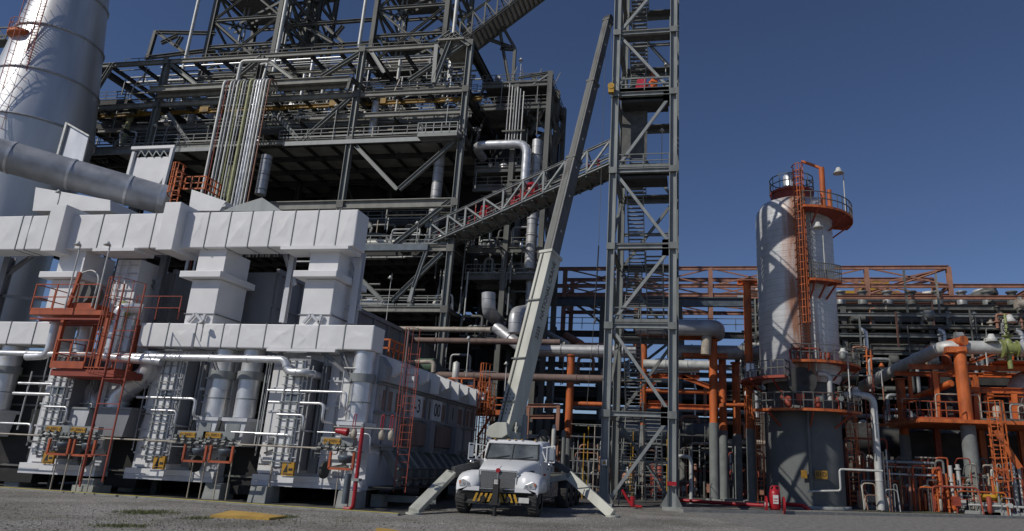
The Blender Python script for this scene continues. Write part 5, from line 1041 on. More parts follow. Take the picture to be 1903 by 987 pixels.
# ---------------------------------------------------------------- people
def skin_body(name, joints, edges, mt, parent, sub=2):
    me = bpy.data.meshes.new(name); o0 = wloc(parent); me.from_pydata([tuple(Vector(j[0])-o0) for j in joints], edges, []); me.update(); me.materials.append(M[mt])
    o = bpy.data.objects.new(name, me); scene.collection.objects.link(o); o.parent = parent
    sk = o.modifiers.new('skin', 'SKIN'); sk.use_smooth_shade = True; me.skin_vertices or None
    if not me.skin_vertices:
        bpy.context.view_layer.objects.active = o
    for i, j in enumerate(joints):
        me.skin_vertices[0].data[i].radius = (j[1], j[1])
    me.skin_vertices[0].data[0].use_root = True
    s_ = o.modifiers.new('sub', 'SUBSURF'); s_.levels = 1; s_.render_levels = sub; return o
def person(base, sc, lab, top='cloth_o', face=(0, -1, 0)):
    """crouching worker, hips low, knees forward, hard hat"""
    t = thing('person', lab, 'person', base); B_ = Vector(base); f = Vector(face).normalized(); s = V(-f.y, f.x, 0)
    def J(a, b, c): return B_+(s*a+f*b+V(0, 0, c))*sc
    hip = J(0, -.12, .5)
    body = [(hip, .15*sc), (J(0, -.05, .75), .17*sc), (J(0, .02, .98), .18*sc), (J(0, .05, 1.1), .07*sc), (J(0, .08, 1.22), .1*sc)]
    ed = [(0, 1), (1, 2), (2, 3), (3, 4)]
    for k in (-1, 1):
        n = len(body); body += [(J(.12*k, -.05, .48), .11*sc), (J(.16*k, .35, .52), .085*sc), (J(.15*k, .12, .12), .06*sc), (J(.15*k, .12, .05), .05*sc), (J(.16*k, .3, .04), .045*sc)]; ed += [(0, n), (n, n+1), (n+1, n+2), (n+2, n+3), (n+3, n+4)]
        n = len(body); body += [(J(.22*k, .02, .97), .08*sc), (J(.3*k, .15, .74), .055*sc), (J(.2*k, .4, .68), .04*sc), (J(.18*k, .46, .67), .035*sc)]; ed += [(2, n), (n, n+1), (n+1, n+2), (n+2, n+3)]
        for j in range(4):
            m_ = len(body); body += [(J((.16+.02*j)*k, .5, .66+.003*j), .009*sc), (J((.155+.02*j)*k, .56-.006*abs(j-1), .64), .008*sc)]; ed += [(n+3, m_), (m_, m_+1)]
        m_ = len(body); body += [(J(.13*k, .48, .67), .01*sc), (J(.11*k, .52, .67), .009*sc)]; ed += [(n+3, m_), (m_, m_+1)]
    skin_body('body', body, ed, top, t)
    hd = J(0, .1, 1.27); b = MB(); b.lathe(hd-V(0,0,.12*sc), [(0, 0), (.05*sc, .01*sc), (.08*sc, .06*sc), (.09*sc, .13*sc), (.08*sc, .2*sc), (0, .23*sc)], 14)
    b.cyl(hd+f*.08*sc, hd+f*.11*sc+V(0, 0, -.01), .014*sc, n=6); b.build('face', M['skin'], t)
    e = MB()
    for k in (-1, 1): e.cyl(hd+s*.03*k*sc+f*.082*sc+V(0,0,.015*sc), hd+s*.03*k*sc+f*.09*sc+V(0,0,.015*sc), .01*sc, n=8)
    e.bar(hd+s*.025*sc+f*.083*sc-V(0,0,.05*sc), hd-s*.025*sc+f*.083*sc-V(0,0,.05*sc), .008*sc); e.build('eyes_and_mouth', M['black'], t)
    MB().lathe(hd+V(0,0,.03*sc), [(.14*sc, 0), (.11*sc, .01*sc), (.11*sc, .05*sc), (.07*sc, .11*sc), (0, .13*sc)], 16).build('hard_hat', M['cloth_o'], t); return t
c = at(1212, 160, 31.9); person((c.x+.05, 32.05, z), .98, 'person in orange workwear and hard hat crouching on the upper landing of the stair tower', 'cloth_o', (-.5, -1, 0))
# ================================================================ INCLINED GALLERY (bridge)
gp, gq = at(797, 452, 40.2), at(1133, 303, 34.6)
# keep the walkway straight in X and gently in Y
def gal2(p, q, H, W, n, t):
    p, q = Vector(p), Vector(q); up = V(0, 0, H)
    for dy in (0, W):
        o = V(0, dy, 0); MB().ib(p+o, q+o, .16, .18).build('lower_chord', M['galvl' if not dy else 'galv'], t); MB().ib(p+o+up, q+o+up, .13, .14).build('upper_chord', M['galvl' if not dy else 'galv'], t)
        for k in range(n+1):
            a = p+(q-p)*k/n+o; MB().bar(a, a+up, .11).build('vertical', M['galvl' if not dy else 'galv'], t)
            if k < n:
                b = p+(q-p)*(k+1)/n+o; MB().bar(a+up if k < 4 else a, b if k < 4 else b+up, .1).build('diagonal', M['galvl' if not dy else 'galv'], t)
    N = n*2; u_ = (q-p)/N; mb = MB(); mj = MB()
    for k in range(N):
        a = p+u_*k+V(0,0,.03); b = a+u_*.94; mb.hexa([a, b, b+V(0, W, 0), a+V(0, W, 0)]+[x+V(0, 0, .04) for x in (a, b, b+V(0, W, 0), a+V(0, W, 0))])
    mb.build('deck_plates', M['decku'], t)
    for k in range(n*2+1): a = p+u_*k; mj.ib(a+V(0, 0, -.1), a+V(0, W, -.1), .1, .2)
    for k in range(n): a = p+(q-p)*k/n; b = p+(q-p)*(k+1)/n; mj.bar(a+V(0,0,-.2), b+V(0, W, -.2), .07).bar(a+V(0, W, -.2), b+V(0, 0, -.2), .07)
    mj.build('deck_joists', M['galv'], t)
    for dy in (.14, W-.14):
        mb = MB(); o = V(0, dy, .07)
        for h_ in (.3, .6): mb.bar(p+o+V(0,0,h_), q+o+V(0,0,h_), .035)
        mb.build('handrail', M['galv'], t)
    mb = MB()
    for k in range(n+1): a = p+(q-p)*k/n+up; mb.bar(a, a+V(0, W, 0), .08)
    mb.build('top_tie', M['galv'], t)
br = thing('inclined_gallery', 'long inclined steel truss walkway sloping from the stair tower down to the steel structure', 'walkway', gp); gal2(gp, gq, 1.35, 1.9, 9, br)
# extend to the tower
a0 = at(1060, 120, 34)
# strut and landing at its lower foot
t = thing('gallery_support', 'bent steel strut below the foot of the inclined gallery', 'support', at(785, 470, 40)); P_ = at(680, 463, 40.1)
for a, b in (((792, 466), (768, 535)), ((768, 535), (762, 560)), ((786, 464), (795, 462))): MB().ib(at(*a, 39.9), at(*b, 39.9), .2).build('strut', M['galvl'], t)
MB().bar((P_.x, 39.8, P_.z), (at(795, 462, 39.8).x, 39.8, P_.z), .14, .42).build('edge_beam', M['pipeb'], t)
# red firewater monitors on the gallery
def red_item(px_, py_, w_, h, kind, lab, k=0):
    u_ = (px_-797)/(1133-797); base = gp+(gq-gp)*u_+V(0, .75, .08); t = thing('red_valve_set', lab, 'valve', base, 'red equipment on the inclined gallery')
    if kind == 'drum':
        MB().lathe(base, [(0, 0), (w_*.85, .02), (w_, .1), (w_*.95, h*.6), (w_*.7, h*.95), (0, h)], 12).build('drum_body', M['red'], t)
        m_ = MB()
        for i in range(4): m_.cyl(base+V(-w_*1.3+i*w_*.9, -.35, 0), base+V(-w_*1.3+i*w_*.9, -.35, h*.75), .045, n=6)
        m_.build('riser_pipe', M['red'], t)
    elif kind == 'panel':
        MB().hexa([base+V(-w_,-.1,0), base+V(w_*.7,-.1,0), base+V(w_*.7,.1,0), base+V(-w_,.1,0), base+V(-w_*.7,-.1,h*.6), base+V(w_,-.1,h), base+V(w_,.1,h), base+V(-w_*.7,.1,h*.6)]).build('panel', M['red'], t); MB().cyl(base+V(-.1,-.3,0), base+V(-.1,-.3,h*.7), .06, n=8).build('riser_pipe', M['red'], t)
    else:
        m_ = MB().cyl(base, base+V(0, 0, h), w_, n=8).cyl(base+V(.16, 0, 0), base+V(.16, 0, h*.7), w_*.8, n=8); m_.cyl(base+V(-.1, 0, h*.6), base+V(.26, 0, h*.6), w_*.8, n=6); m_.build('riser_pipe', M['red'], t); MB().cyl(base+V(-.05,0,h), base+V(.05,0,h), .08, n=8).build('cap', M['red'], t)
red_item(905, 395, .4, 1.15, 'drum', 'round red drum on the lower half of the inclined gallery')
red_item(968, 360, .6, 1.15, 'panel', 'slanted red panel midway along the inclined gallery')
red_item(995, 350, .46, 1.25, 'drum', 'round red drum just left of the crane boom on the inclined gallery')
for px_, lab in ((808, 'pair of short red pipes at the lowest end of the inclined gallery'), (845, 'short red pipe low on the inclined gallery'), (872, 'short red pipe left of the round red drum on the inclined gallery'), (938, 'short red pipe left of the slanted red panel'), (1050, 'short red pipe hidden beside the crane boom on the gallery'), (1095, 'short red pipe on the upper gallery right of the boom'), (1112, 'red post near the stair tower end of the gallery')): red_item(px_, 0, .08, .75, 'pipe', lab)
# ================================================================ CRANE TRUCK
TCX = -6.38
ct = thing('crane_truck', 'white conventional truck with a tall telescopic crane raised behind its cab', 'crane truck', (TCX, 23, 0))
def sx_(x): return TCX+x
# bumper
mb = MB(); mb.poly([(sx_(-1.42), 23.05, .4), (sx_(-1.42), 23.05, .72), (sx_(-1.15), 22.9, .72), (sx_(1.15), 22.9, .72), (sx_(1.42), 23.05, .72), (sx_(1.42), 23.05, .4), (sx_(.9), 22.92, .34), (sx_(-.9), 22.92, .34)], (0, .3, 0)); b = mb.build('bumper', M['black'], ct, bevel=.02)
for s_ in (-1, 1):
    mb = MB()
    for k in range(4):
        x = s_*(.2+k*.16); mb.poly([(sx_(x), 22.885, .42), (sx_(x+s_*.08), 22.885, .42), (sx_(x-s_*.02), 22.885, .68), (sx_(x-s_*.1), 22.885, .68)], (0, .014, 0))
    mb.build('hazard_stripes', M['yellow'], b); MB().cyl((sx_(s_*.42), 22.87, .52), (sx_(s_*.42), 22.9, .52), .09, n=16).build('tow_hole', M['soot_shade'], b)
pl = MB().box(sx_(.78), sx_(1.12), 22.9, 22.925, .43, .59).build('number_plate', M['pale'], b); pl.location.y -= .03
# hood: lofted
def loft(rings, name, mt, parent, sm=True, bevel=0):
    n = len(rings[0]); mb = MB(); vs = [v for r_ in rings for v in r_]; fs = [(i*n+j, i*n+(j+1) % n, (i+1)*n+(j+1) % n, (i+1)*n+j) for i in range(len(rings)-1) for j in range(n)]
    mb.add(vs, fs, sm); mb.add(vs, [tuple(range(n-1, -1, -1)), tuple(range((len(rings)-1)*n, len(rings)*n))]); return mb.build(name, M[mt], parent, bevel=bevel)
def hoodring(y, w0, w1, z0, z1, c): return [(sx_(-w0), y, z0), (sx_(w0), y, z0), (sx_(w0), y, z1-c*1.6), (sx_(w0-.04), y, z1-c*.7), (sx_(w1), y, z1-c*.12), (sx_(0), y, z1), (sx_(-w1), y, z1-c*.12), (sx_(-w0+.04), y, z1-c*.7), (sx_(-w0), y, z1-c*1.6)]
hood = loft([hoodring(23.1, .7, .6, .72, 1.41, .06), hoodring(23.16, .72, .62, .72, 1.47, .07), hoodring(23.6, .8, .66, .72, 1.58, .08), hoodring(24.2, .92, .76, .72, 1.7, .09), hoodring(24.75, 1.02, .88, .72, 1.77, .1)], 'hood', 'truck', ct)
g_ = MB().box(sx_(-.6), sx_(.6), 23.04, 23.098, .84, 1.36).build('grille', M['grille'], ct, bevel=.02); MB().box(sx_(-.6), sx_(.6), 23.03, 23.09, .745, .80).build('lower_grille', M['black'], g_)
mb = MB()
for a_, b_ in (((-.64, .82), (-.64, 1.39)), ((.64, .82), (.64, 1.39)), ((-.64, .82), (.64, .82)), ((-.64, 1.39), (.64, 1.39)), ((0, .82), (0, 1.39))): mb.bar((sx_(a_[0]), 23.03, a_[1]), (sx_(b_[0]), 23.03, b_[1]), .035)
mb.build('grille_frame', M['chrome'], g_); MB().cyl((sx_(0), 22.98, 1.4), (sx_(0), 23.05, 1.4), .075, n=14).build('emblem', M['red'], g_)
# fenders
for s_ in (-1, 1):
    rings = []
    for (y, zt_, w_) in ((23.0, .84, 1.02), (23.04, 1.14, 1.06), (23.16, 1.28, 1.08), (23.45, 1.36, 1.09), (23.85, 1.34, 1.09), (24.15, 1.16, 1.08), (24.35, .9, 1.06)):
        xi, xo = .6*s_, (w_+.34)*s_; rings.append([(sx_(xi), y, .74), (sx_(xo), y, .74), (sx_(xo), y, zt_-.22), (sx_(xo-.07*s_), y, zt_-.08), (sx_(xo-.25*s_), y, zt_-.01), (sx_((xi+xo)/2), y, zt_+.02), (sx_(xi), y, zt_+.04)])
    f_ = loft(rings, 'fender', 'truck', ct)
    hl = MB().poly([(sx_(.88*s_), 22.985, .86), (sx_(1.28*s_), 22.985, .86), (sx_(1.3*s_), 22.985, 1.02), (sx_(1.18*s_), 22.985, 1.09), (sx_(.95*s_), 22.985, .99)], (0, .12, 0)).build('headlight', M['lamp'], ct, bevel=.01)
    MB().poly([(sx_(1.25*s_), 22.982, .93), (sx_(1.285*s_), 22.982, .93), (sx_(1.3*s_), 22.982, 1.02), (sx_(1.23*s_), 22.982, 1.06)], (0, .1, 0)).build('turn_signal', M['orange'], hl)
    for k in range(2): MB().cyl((sx_((.98+k*.14)*s_), 22.975, .94), (sx_((.98+k*.14)*s_), 22.99, .94), .045, n=12).build('bulb', M['chrome'], hl)
# cab
def cabring(y, wb, wt, z0, z1): return [(sx_(-wb), y, z0), (sx_(wb), y, z0), (sx_(wb), y, 1.7), (sx_(wt+.03), y, z1-.12), (sx_(wt-.08), y, z1), (sx_(0), y, z1+.03), (sx_(-wt+.08), y, z1), (sx_(-wt-.03), y, z1-.12), (sx_(-wb), y, 1.7)]
cab = loft([cabring(24.76, 1.04, 1.0, .75, 1.8), cabring(24.95, 1.08, 1.0, .75, 2.33), cabring(25.08, 1.08, 1.02, .75, 2.43), cabring(26.3, 1.08, 1.03, .75, 2.46), cabring(26.4, 1.07, 1.01, .75, 2.42)], 'cab', 'truck', ct)
wsc = MB().hexa([(sx_(-.94), 24.7, 1.79), (sx_(.94), 24.7, 1.79), (sx_(.94), 24.8, 1.76), (sx_(-.94), 24.8, 1.76), (sx_(-.88), 24.9, 2.29), (sx_(.88), 24.9, 2.29), (sx_(.88), 24.98, 2.29), (sx_(-.88), 24.98, 2.29)]).build('windscreen', M['glass'], ct, bevel=.02)
mb = MB(); mb.bar((sx_(-.96), 24.69, 1.78), (sx_(-.9), 24.88, 2.31), .05).bar((sx_(.96), 24.69, 1.78), (sx_(.9), 24.88, 2.31), .05).bar((sx_(-.96), 24.69, 1.77), (sx_(.96), 24.69, 1.77), .03).bar((sx_(0), 24.69, 1.8), (sx_(0), 24.87, 2.3), .015); mb.build('windscreen_frame', M['black'], wsc)
mb = MB(); mb.bar((sx_(-.7), 24.67, 1.8), (sx_(-.1), 24.72, 1.9), .02).bar((sx_(.2), 24.67, 1.8), (sx_(.75), 24.72, 1.88), .02); mb.build('wiper', M['black'], wsc)
MB().box(sx_(-.9), sx_(.9), 24.86, 24.93, 2.31, 2.36).build('sun_visor', M['truck'], cab)
for x in (-.75, -.25, 0, .25, .75): MB().box(sx_(x-.04), sx_(x+.04), 24.98, 25.04, 2.45, 2.48).build('marker_lamp', M['amber'], cab)
MB().hexa([(sx_(1.062), 25.0, 1.72), (sx_(1.085), 25.0, 1.72), (sx_(1.085), 25.9, 1.72), (sx_(1.062), 25.9, 1.72), (sx_(.99), 25.15, 2.25), (sx_(1.02), 25.15, 2.25), (sx_(1.02), 25.9, 2.25), (sx_(.99), 25.9, 2.25)]).build('side_window', M['glass'], cab)
MB().box(sx_(1.061), sx_(1.075), 24.98, 25.94, .85, 1.66).build('door', M['truck'], cab)
MB().bar((sx_(0), 23.2, 1.49), (sx_(0), 24.7, 1.775), .02, .012).build('hood_crease', M['whitep'], hood); MB().box(sx_(1.079), sx_(1.09), 25.1, 25.5, 1.25, 1.32).build('door_decal', M['red'], cab); MB().box(sx_(1.079), sx_(1.1), 25.75, 25.88, 1.45, 1.5).build('door_handle', M['black'], cab)
for z_ in (.45, .75): MB().box(sx_(.95), sx_(1.25), 25.0, 25.8, z_, z_+.05).build('cab_step', M['chrome'], ct)
MB().box(sx_(.905), sx_(.93), 23.9, 24.3, 1.3, 1.42).build('hood_vent', M['black'], hood)
# mirrors
for s_ in (-1, 1):
    mr = MB(); xo = 1.52 if s_ > 0 else 1.62
    for a_, b_ in (((.98, 25.0, 2.2), (xo, 24.75, 2.28)), ((.98, 24.95, 1.75), (xo, 24.75, 1.72)), ((xo, 24.75, 2.28), (xo, 24.75, 1.72)), ((xo-.28, 24.75, 2.28), (xo-.28, 24.75, 1.75)), ((.98, 25.0, 2.2), (xo-.3, 24.75, 1.76))): mr.bar((sx_(a_[0]*s_), a_[1], a_[2]), (sx_(b_[0]*s_), b_[1], b_[2]), .03)
    m_ = mr.build('mirror', M['truck'], ct); MB().box(*sorted((sx_((xo-.18)*s_), sx_((xo-.02)*s_))), 24.7, 24.76, 1.8, 2.2).build('mirror_glass', M['chrome'], m_)
    MB().lathe((sx_((xo-.15)*s_), 24.72, 1.56), [(0, 0), (.09, .02), (.1, .08), (.06, .14), (0, .15)], 14).build('round_mirror', M['chrome'], m_)
MB().cyl((sx_(-.85), 24.45, 1.5), (sx_(-.85), 24.45, 1.62), .09, n=14).build('round_mirror', M['chrome'], ct)
MB().tube(arc([(sx_(-1.12), 25.9, .9), (sx_(-1.12), 25.9, 2.3), (sx_(-1.22), 25.7, 2.5)], .1), .09, 12).build('exhaust_stack', M['chrome'], ct)
MB().cyl((sx_(-1.25), 25.4, .8), (sx_(-1.25), 25.4, 1.75), .16, n=16).build('air_cleaner', M['chrome'], ct)
# wheels
def wheel(x, y, r=.5, w_=.3, dual=False):
    t_ = MB().add(*[(lambda n: ([(x+dx, y+rr_*math.cos(2*math.pi*i/n), r+rr_*math.sin(2*math.pi*i/n)) for (dx, rr_) in ((-w_/2, r*.55), (-w_/2, r*.9), (-w_/2+.04, r), (w_/2-.04, r), (w_/2, r*.9), (w_/2, r*.55)) for i in range(n)], [(k*n+i, k*n+(i+1) % n, (k+1)*n+(i+1) % n, (k+1)*n+i) for k in range(5) for i in range(n)]))(28)][0], True).build('tyre', M['tyre'], ct)
    mb = MB(); n = 28
    for i in range(n):
        a_ = 2*math.pi*i/n; mb.bar((x-w_*.4, y+r*1.0*math.cos(a_), r+r*1.0*math.sin(a_)), (x+w_*.4, y+r*1.0*math.cos(a_+.06), r+r*1.0*math.sin(a_+.06)), .03, .025)
    mb.build('tread', M['tyre'], t_); MB().cyl((x-w_*.3, y, r), (x+w_*.3, y, r), r*.56, n=20).cyl((x-w_*.5, y, r), (x+w_*.5, y, r), r*.2, n=12).build('rim', M['chrome' if x > TCX else 'galv'], t_)
for s_ in (-1, 1):
    wheel(sx_(1.2*s_), 23.45, .5, .34); wheel(sx_(1.1*s_), 30.2, .5, .5); wheel(sx_(1.1*s_), 31.4, .5, .5); wheel(sx_(1.1*s_), 29.0, .5, .5)
mb = MB()
for s_ in (-.4, .4): mb.box(sx_(s_-.06), sx_(s_+.06), 23.2, 32.4, .62, .9)
mb.box(sx_(-1), sx_(1), 23.45, 23.6, .42, .56).box(sx_(-.6), sx_(.6), 26.6, 32.4, .9, 1.15); mb.build('chassis', M['black'], ct)
MB().box(sx_(-1.2), sx_(1.2), 28.2, 32.6, 1.2, 1.3).build('flatbed', M['dark'], ct)
MB().box(sx_(.7), sx_(1.15), 26.6, 27.6, .5, 1.0).build('fuel_tank', M['chrome'], ct)
# front jack post
j_ = MB().box(sx_(-.03), sx_(.15), 22.62, 22.8, .34, 1.14).build('front_jack', M['black'], ct); MB().cyl((sx_(.06), 22.71, .02), (sx_(.06), 22.71, .36), .06, n=12).cyl((sx_(.06), 22.71, 0), (sx_(.06), 22.71, .03), .1, n=12).box(sx_(-.12), sx_(.24), 22.6, 22.84, .34, .4).build('jack_rod', M['black'], j_)
s = MB().box(sx_(0), sx_(.13), 22.605, 22.618, .98, 1.12).build('number_tag', M['pale'], j_); text_mesh('13', .12, 'tag_text', M['black'], s, (sx_(.065), 22.603, 1.05), (1, 0, 0), (0, 0, 1), .001)
# outriggers
L0, L1 = at(838, 880, 24.0), atZ(768, 956); R0_, R1 = at(1058, 884, 26.6), atZ(1138, 961)
for (a_, b_, nm, y_) in ((L0, L1, 'left', 26.9), (R0_, R1, 'right', 27.2)):
    o = MB().bar(a_, b_+V(0, 0, .08), .34, .2, up=(0, 1, 0)).build('outrigger_leg', M['cream'], ct, bevel=.015)
    MB().bar(V(TCX+(.6 if nm == 'right' else -.6), y_-.2, 1.25 if nm == 'left' else 1.0), a_+V(0, .1, -.02), .2, .2).build('outrigger_arm', M['cream' if nm == 'right' else 'dark'], o)
    MB().cyl(b_+V(0, 0, .005), b_+V(0, 0, .06), .24, n=18).build('foot_pad', M['cream'], o)
    MB().bar(V(TCX+(.7 if nm == 'right' else -.7), y_, 1.9), a_+V(0, .2, .12), .17, .2).build('outrigger_brace', M['boom'], o)
    MB().cyl(a_+V(0, -.14, 0), a_+V(0, .14, 0), .1, n=12).build('pivot_pin', M['galv'], o)
# turret and boom
bp = at(945, 797, 27.6); tip = at(1130, 40, 33.7)
MB().cyl((sx_(-.3), 27.9, 1.15), (sx_(-.3), 27.9, 1.7), .6, n=24).build('turntable', M['cream'], ct)
MB().box(bp.x-.35, bp.x+.45, 27.3, 28.3, 1.6, bp.z-.1).build('turret', M['cream'], ct, bevel=.03)
D = (tip-bp).normalized(); hz_ = V(D.x, D.y, 0).normalized(); side = V(hz_.y, -hz_.x, 0); upb = side.cross(D).normalized()
if upb.dot(V(0, -1, 0)) < 0: upb = -upb
# winch drum housing at left of boom foot (hexagonal)
wc = at(930, 800, 27.2); hx = [(-.5, -.2), (-.42, .12), (-.1, .3), (.3, .3), (.38, -.15), (.15, -.3), (-.35, -.3)]
MB().poly([(wc.x+a_, 26.9, wc.z+b_) for a_, b_ in hx], (0, .8, 0)).build('winch_housing', M['cream'], ct, bevel=.02)
def dist_to(py):
    best = min([i/800 for i in range(801)], key=lambda s_: abs(PCY-F_PX*((bp+(tip-bp)*s_-EYE).dot(_U))/((bp+(tip-bp)*s_-EYE).dot(_F))-py)); return bp+(tip-bp)*best
secs = [(bp-D*.4, dist_to(474), .62, .82, 'cream', 'boom_base'), (dist_to(480), dist_to(296), .5, .64, 'boom', 'boom_section'), (dist_to(298), dist_to(154), .43, .54, 'boom', 'boom_section'), (dist_to(156), tip, .37, .46, 'boom', 'boom_section')]
for p, q, w_, h_, mt, nm in secs:
    o = MB().bar(p, q, w_, h_, up=upb).build(nm, M[mt], ct, bevel=.02)
    if nm == 'boom_base':
        base_o = o; mb = MB()
        mb.bar(p+upb*(h_/2+.03)+side*-.12, q+upb*(h_/2+.03)+side*-.12, .05, .03, up=upb); mb.build('hose_track', M['dark'], o)
        for u_ in (.16, .38, .7): c = p+(q-p)*u_; MB().bar(c-side*.35+upb*(h_/2+.06), c+side*.35+upb*(h_/2+.06), .05).build('cross_bracket', M['galv'], o)
        sd = side if side.dot(V(1, -.3, 0)) > 0 else -side
        xd = D; zc = sd; yd = zc.cross(xd)
        text_mesh('NATIONAL CRANE', .34, 'maker_lettering', M['darker'], o, p+(q-p)*.78+sd*(w_/2+.006), xd, yd, .003)
        text_mesh('2225', .3, 'model_lettering', M['darker'], o, p+(q-p)*.54+sd*(w_/2+.006), xd, yd, .003)
        MB().bar(q-D*.12, q+D*.02, w_+.1, h_+.1, up=upb).build('boom_collar', M['cream'], o)
        mb = MB()
        for k in range(6):
            for l_ in (-1, 0, 1): c = p+D*(.9+k*.16)+side*(l_*.2)+upb*(h_/2); mb.cyl(c, c+upb*.01, .03, n=8)
        mb.build('bolt_holes', M['darker'], o)
    else:
        MB().bar(q-D*.14, q+D*.02, w_+.07, h_+.07, up=upb).build('section_collar', M['dark'], o); mb = MB(); mb.bar(p+upb*(h_/2+.012), q+upb*(h_/2+.012), w_*.55, .02, up=upb); mb.build('boom_rib', M['dark'], o)
        for u_ in (.25, .6, .9): c = p+(q-p)*u_; sd = side if side.x > 0 else -side; MB().bar(c+sd*(w_/2+.004), c+sd*(w_/2+.012), .1, .1).build('inspection_mark', M['pale'], o)
MB().bar(tip-D*.1, tip+D*.3, .3, .3, up=upb).cyl(tip+D*.2-side*.2, tip+D*.2+side*.2, .22, n=16).build('boom_head', M['darker'], ct)
MB().cyl(bp-side*.55, bp+side*.55, .14, n=16).build('pivot_pin', M['galv'], ct)
c1 = dist_to(690); MB().cyl(V(bp.x+.5, 28.0, 1.7), (V(bp.x+.5, 28.0, 1.7)+c1+V(.1,0,0))/2, .2, n=16).cyl((V(bp.x+.5, 28.0, 1.7)+c1+V(.1,0,0))/2, c1+V(.1,0,0), .13, n=16).build('lift_cylinder', M['galvl'], ct)
for s_ in (-1, 1): MB().poly([bp+side*.38*s_+V(0,-.2,-.9), bp+side*.38*s_+V(0,.6,-.9), bp+side*.38*s_+V(0,.3,.3), bp+side*.38*s_+V(0,-.15,.25)], side*.06*s_).build('turret_cheek', M['cream'], ct)
# load line
h1 = tip+D*.2; RYp = h1.y
t = thing('load_line', 'thin crane rope with a black sling hanging beside the stair tower', 'rope', at(1080, 745, RYp))
e_ = V(h1.x-.12, RYp, at(1112, 460, RYp).z); MB().cyl(h1-V(.1, .1, 0), e_, .012, n=5).build('wire_rope', M['dark'], t); MB().tube([e_+V(0,0,.1), e_+V(-.02,0,-1), e_+V(-.06,0,-2.2), e_+V(-.1,0,-3.6)], .035, 6).build('sling', M['black'], t)
MB().tube([e_+V(-.1,0,-3.6), e_+V(0,0,-3.8), e_+V(-.12,0,-4)], .05, 6).tube([e_+V(-.1,0,-3.8), e_+V(-.15,0,-5), e_+V(-.3,0,-8)], .014, 5).build('hook_chain', M['dark'], t)
MB().cyl(h1+V(.1,0,0), at(1140, 150, 31), .012, n=5).build('wire_rope', M['dark'], label='thin rope from the boom head to the yellow hook block', cat='rope')
# ================================================================ RIGHT SIDE : portal, vessel, racks
# big silver header crossing behind the stair tower
hp_ = at(1060, 652, 40); hz = hp_.z
dist_pipe('main_header', [at(922, 608, 40.6), V(at(975, 652, 40).x, 40, hz), V(at(1182, 652, 40).x, 40, hz)], .36, 'silverb', 'big silver header pipe running level from the steel structure behind the stair tower', rad=.5, fl=3, n=24)
# dark grey-blue large pipe with elbow (right of tower)
a = at(1200, 608, 42); b = at(1330, 605, 42); dist_pipe('large_elbow_pipe', [V(a.x-.6, 42, a.z), V(b.x-.35, 42, a.z), V(b.x+.05, 42.3, a.z), V(b.x+.1, 43.4, a.z-.1)], .5, 'flue', 'large dark grey pipe with a drooping elbow above the orange portal', rad=.55, n=24)
dist_pipe('drop_pipe', [V(b.x-.5, 42.2, a.z), V(b.x-.6, 42.2, a.z-1.6)], .3, 'tan', 'short shaded pipe leg dropping from the large dark grey pipe', n=16)
a = at(1330, 655, 44); b = at(1425, 652, 44); dist_pipe('large_pipe', [V(a.x-3, 44, a.z), V(b.x, 44, a.z)], .45, 'pipe', 'shaded grey level pipe ending at the pale vessel', fl=2, n=20)
a = at(1196, 677, 42); b = at(1318, 678, 42); dist_pipe('white_header', [V(a.x, 42, a.z), V(b.x, 42, a.z)], .29, 'pipel', 'white level pipe with rusty stains inside the orange portal', fl=1.4, n=20)
MB().tube([at(1215, 690, 42.2), at(1300, 690, 42.2)], .1, 8).build('thin_header', M['pipel'], label='thin white pipe under the stained white pipe in the portal', cat='pipe')
# orange columns (grey fireproofed foot)
def ocol(px_, ytop, yswitch, Y, lab, r=.22, ybot=None, cap=True, name='pipe_column'):
    p = at(px_, ytop, Y); s_ = at(px_, yswitch, Y).z; t = thing(name, lab, 'column', (p.x, Y, 0))
    MB().cyl((p.x, Y, s_), (p.x, Y, p.z), r, n=20).build('orange_shaft', M['orange'], t); MB().cyl((p.x, Y, 0), (p.x, Y, s_-.003), r*1.13, n=20).build('fireproofed_base', M['grey'], t)
    MB().cyl((p.x, Y, p.z), (p.x, Y, p.z+.08), r*1.35, n=16).build('cap_plate', M['orange'], t)
    MB().box(p.x-r*2, p.x+r*2, Y-r*2, Y+r*2, 0, .1).build('plinth', M['conc'], t); return p
ocol(1062, 662, 815, 40, 'orange column under the silver header, right of the crane cab', .22)
pA_ = ocol(1197, 632, 790, 43, 'orange portal column seen through the stair tower', .2)
ocol(1325, 634, 786, 43, 'orange portal column with the tall grey foot right of the stair tower', .26)
ocol(1342, 662, 800, 44.5, 'orange column just behind the portal column with the grey foot', .24)
ocol(1367, 676, 807, 45, 'shorter orange column between the portal and the tall orange one', .25)
ocol(1388, 528, 797, 43, 'tallest orange column left of the pale vessel', .24)
t = thing('pipe_portal', 'orange portal beams linking the columns right of the stair tower', 'pipe rack', at(1260, 760, 43))
def OB(a, b, Y, w_=.3, mt='orange', par=None, nm='beam', h=None):
    p, q = at(*a, Y), at(*b, Y)
    if abs(a[1]-b[1]) < 12: m_ = (p.z+q.z)/2; p.z = q.z = m_
    return MB().ib(p, q, w_, h or w_).build(nm, M[mt], par)
for a, b, Y, w_ in (((1186, 627), (1337, 627), 43, .3), ((1182, 641), (1180, 641), 43, .2), ((1268, 661), (1352, 661), 43.6, .26), ((1196, 700), (1300, 700), 43.8, .26), ((1268, 700), (1325, 722), 43.8, .26), ((1196, 756), (1330, 756), 43.2, .3), ((1205, 748), (1262, 748), 43.6, .22), ((1370, 526), (1412, 526), 43, .3), ((1205, 722), (1235, 695), 43, .12)): OB(a, b, Y, w_, par=t)
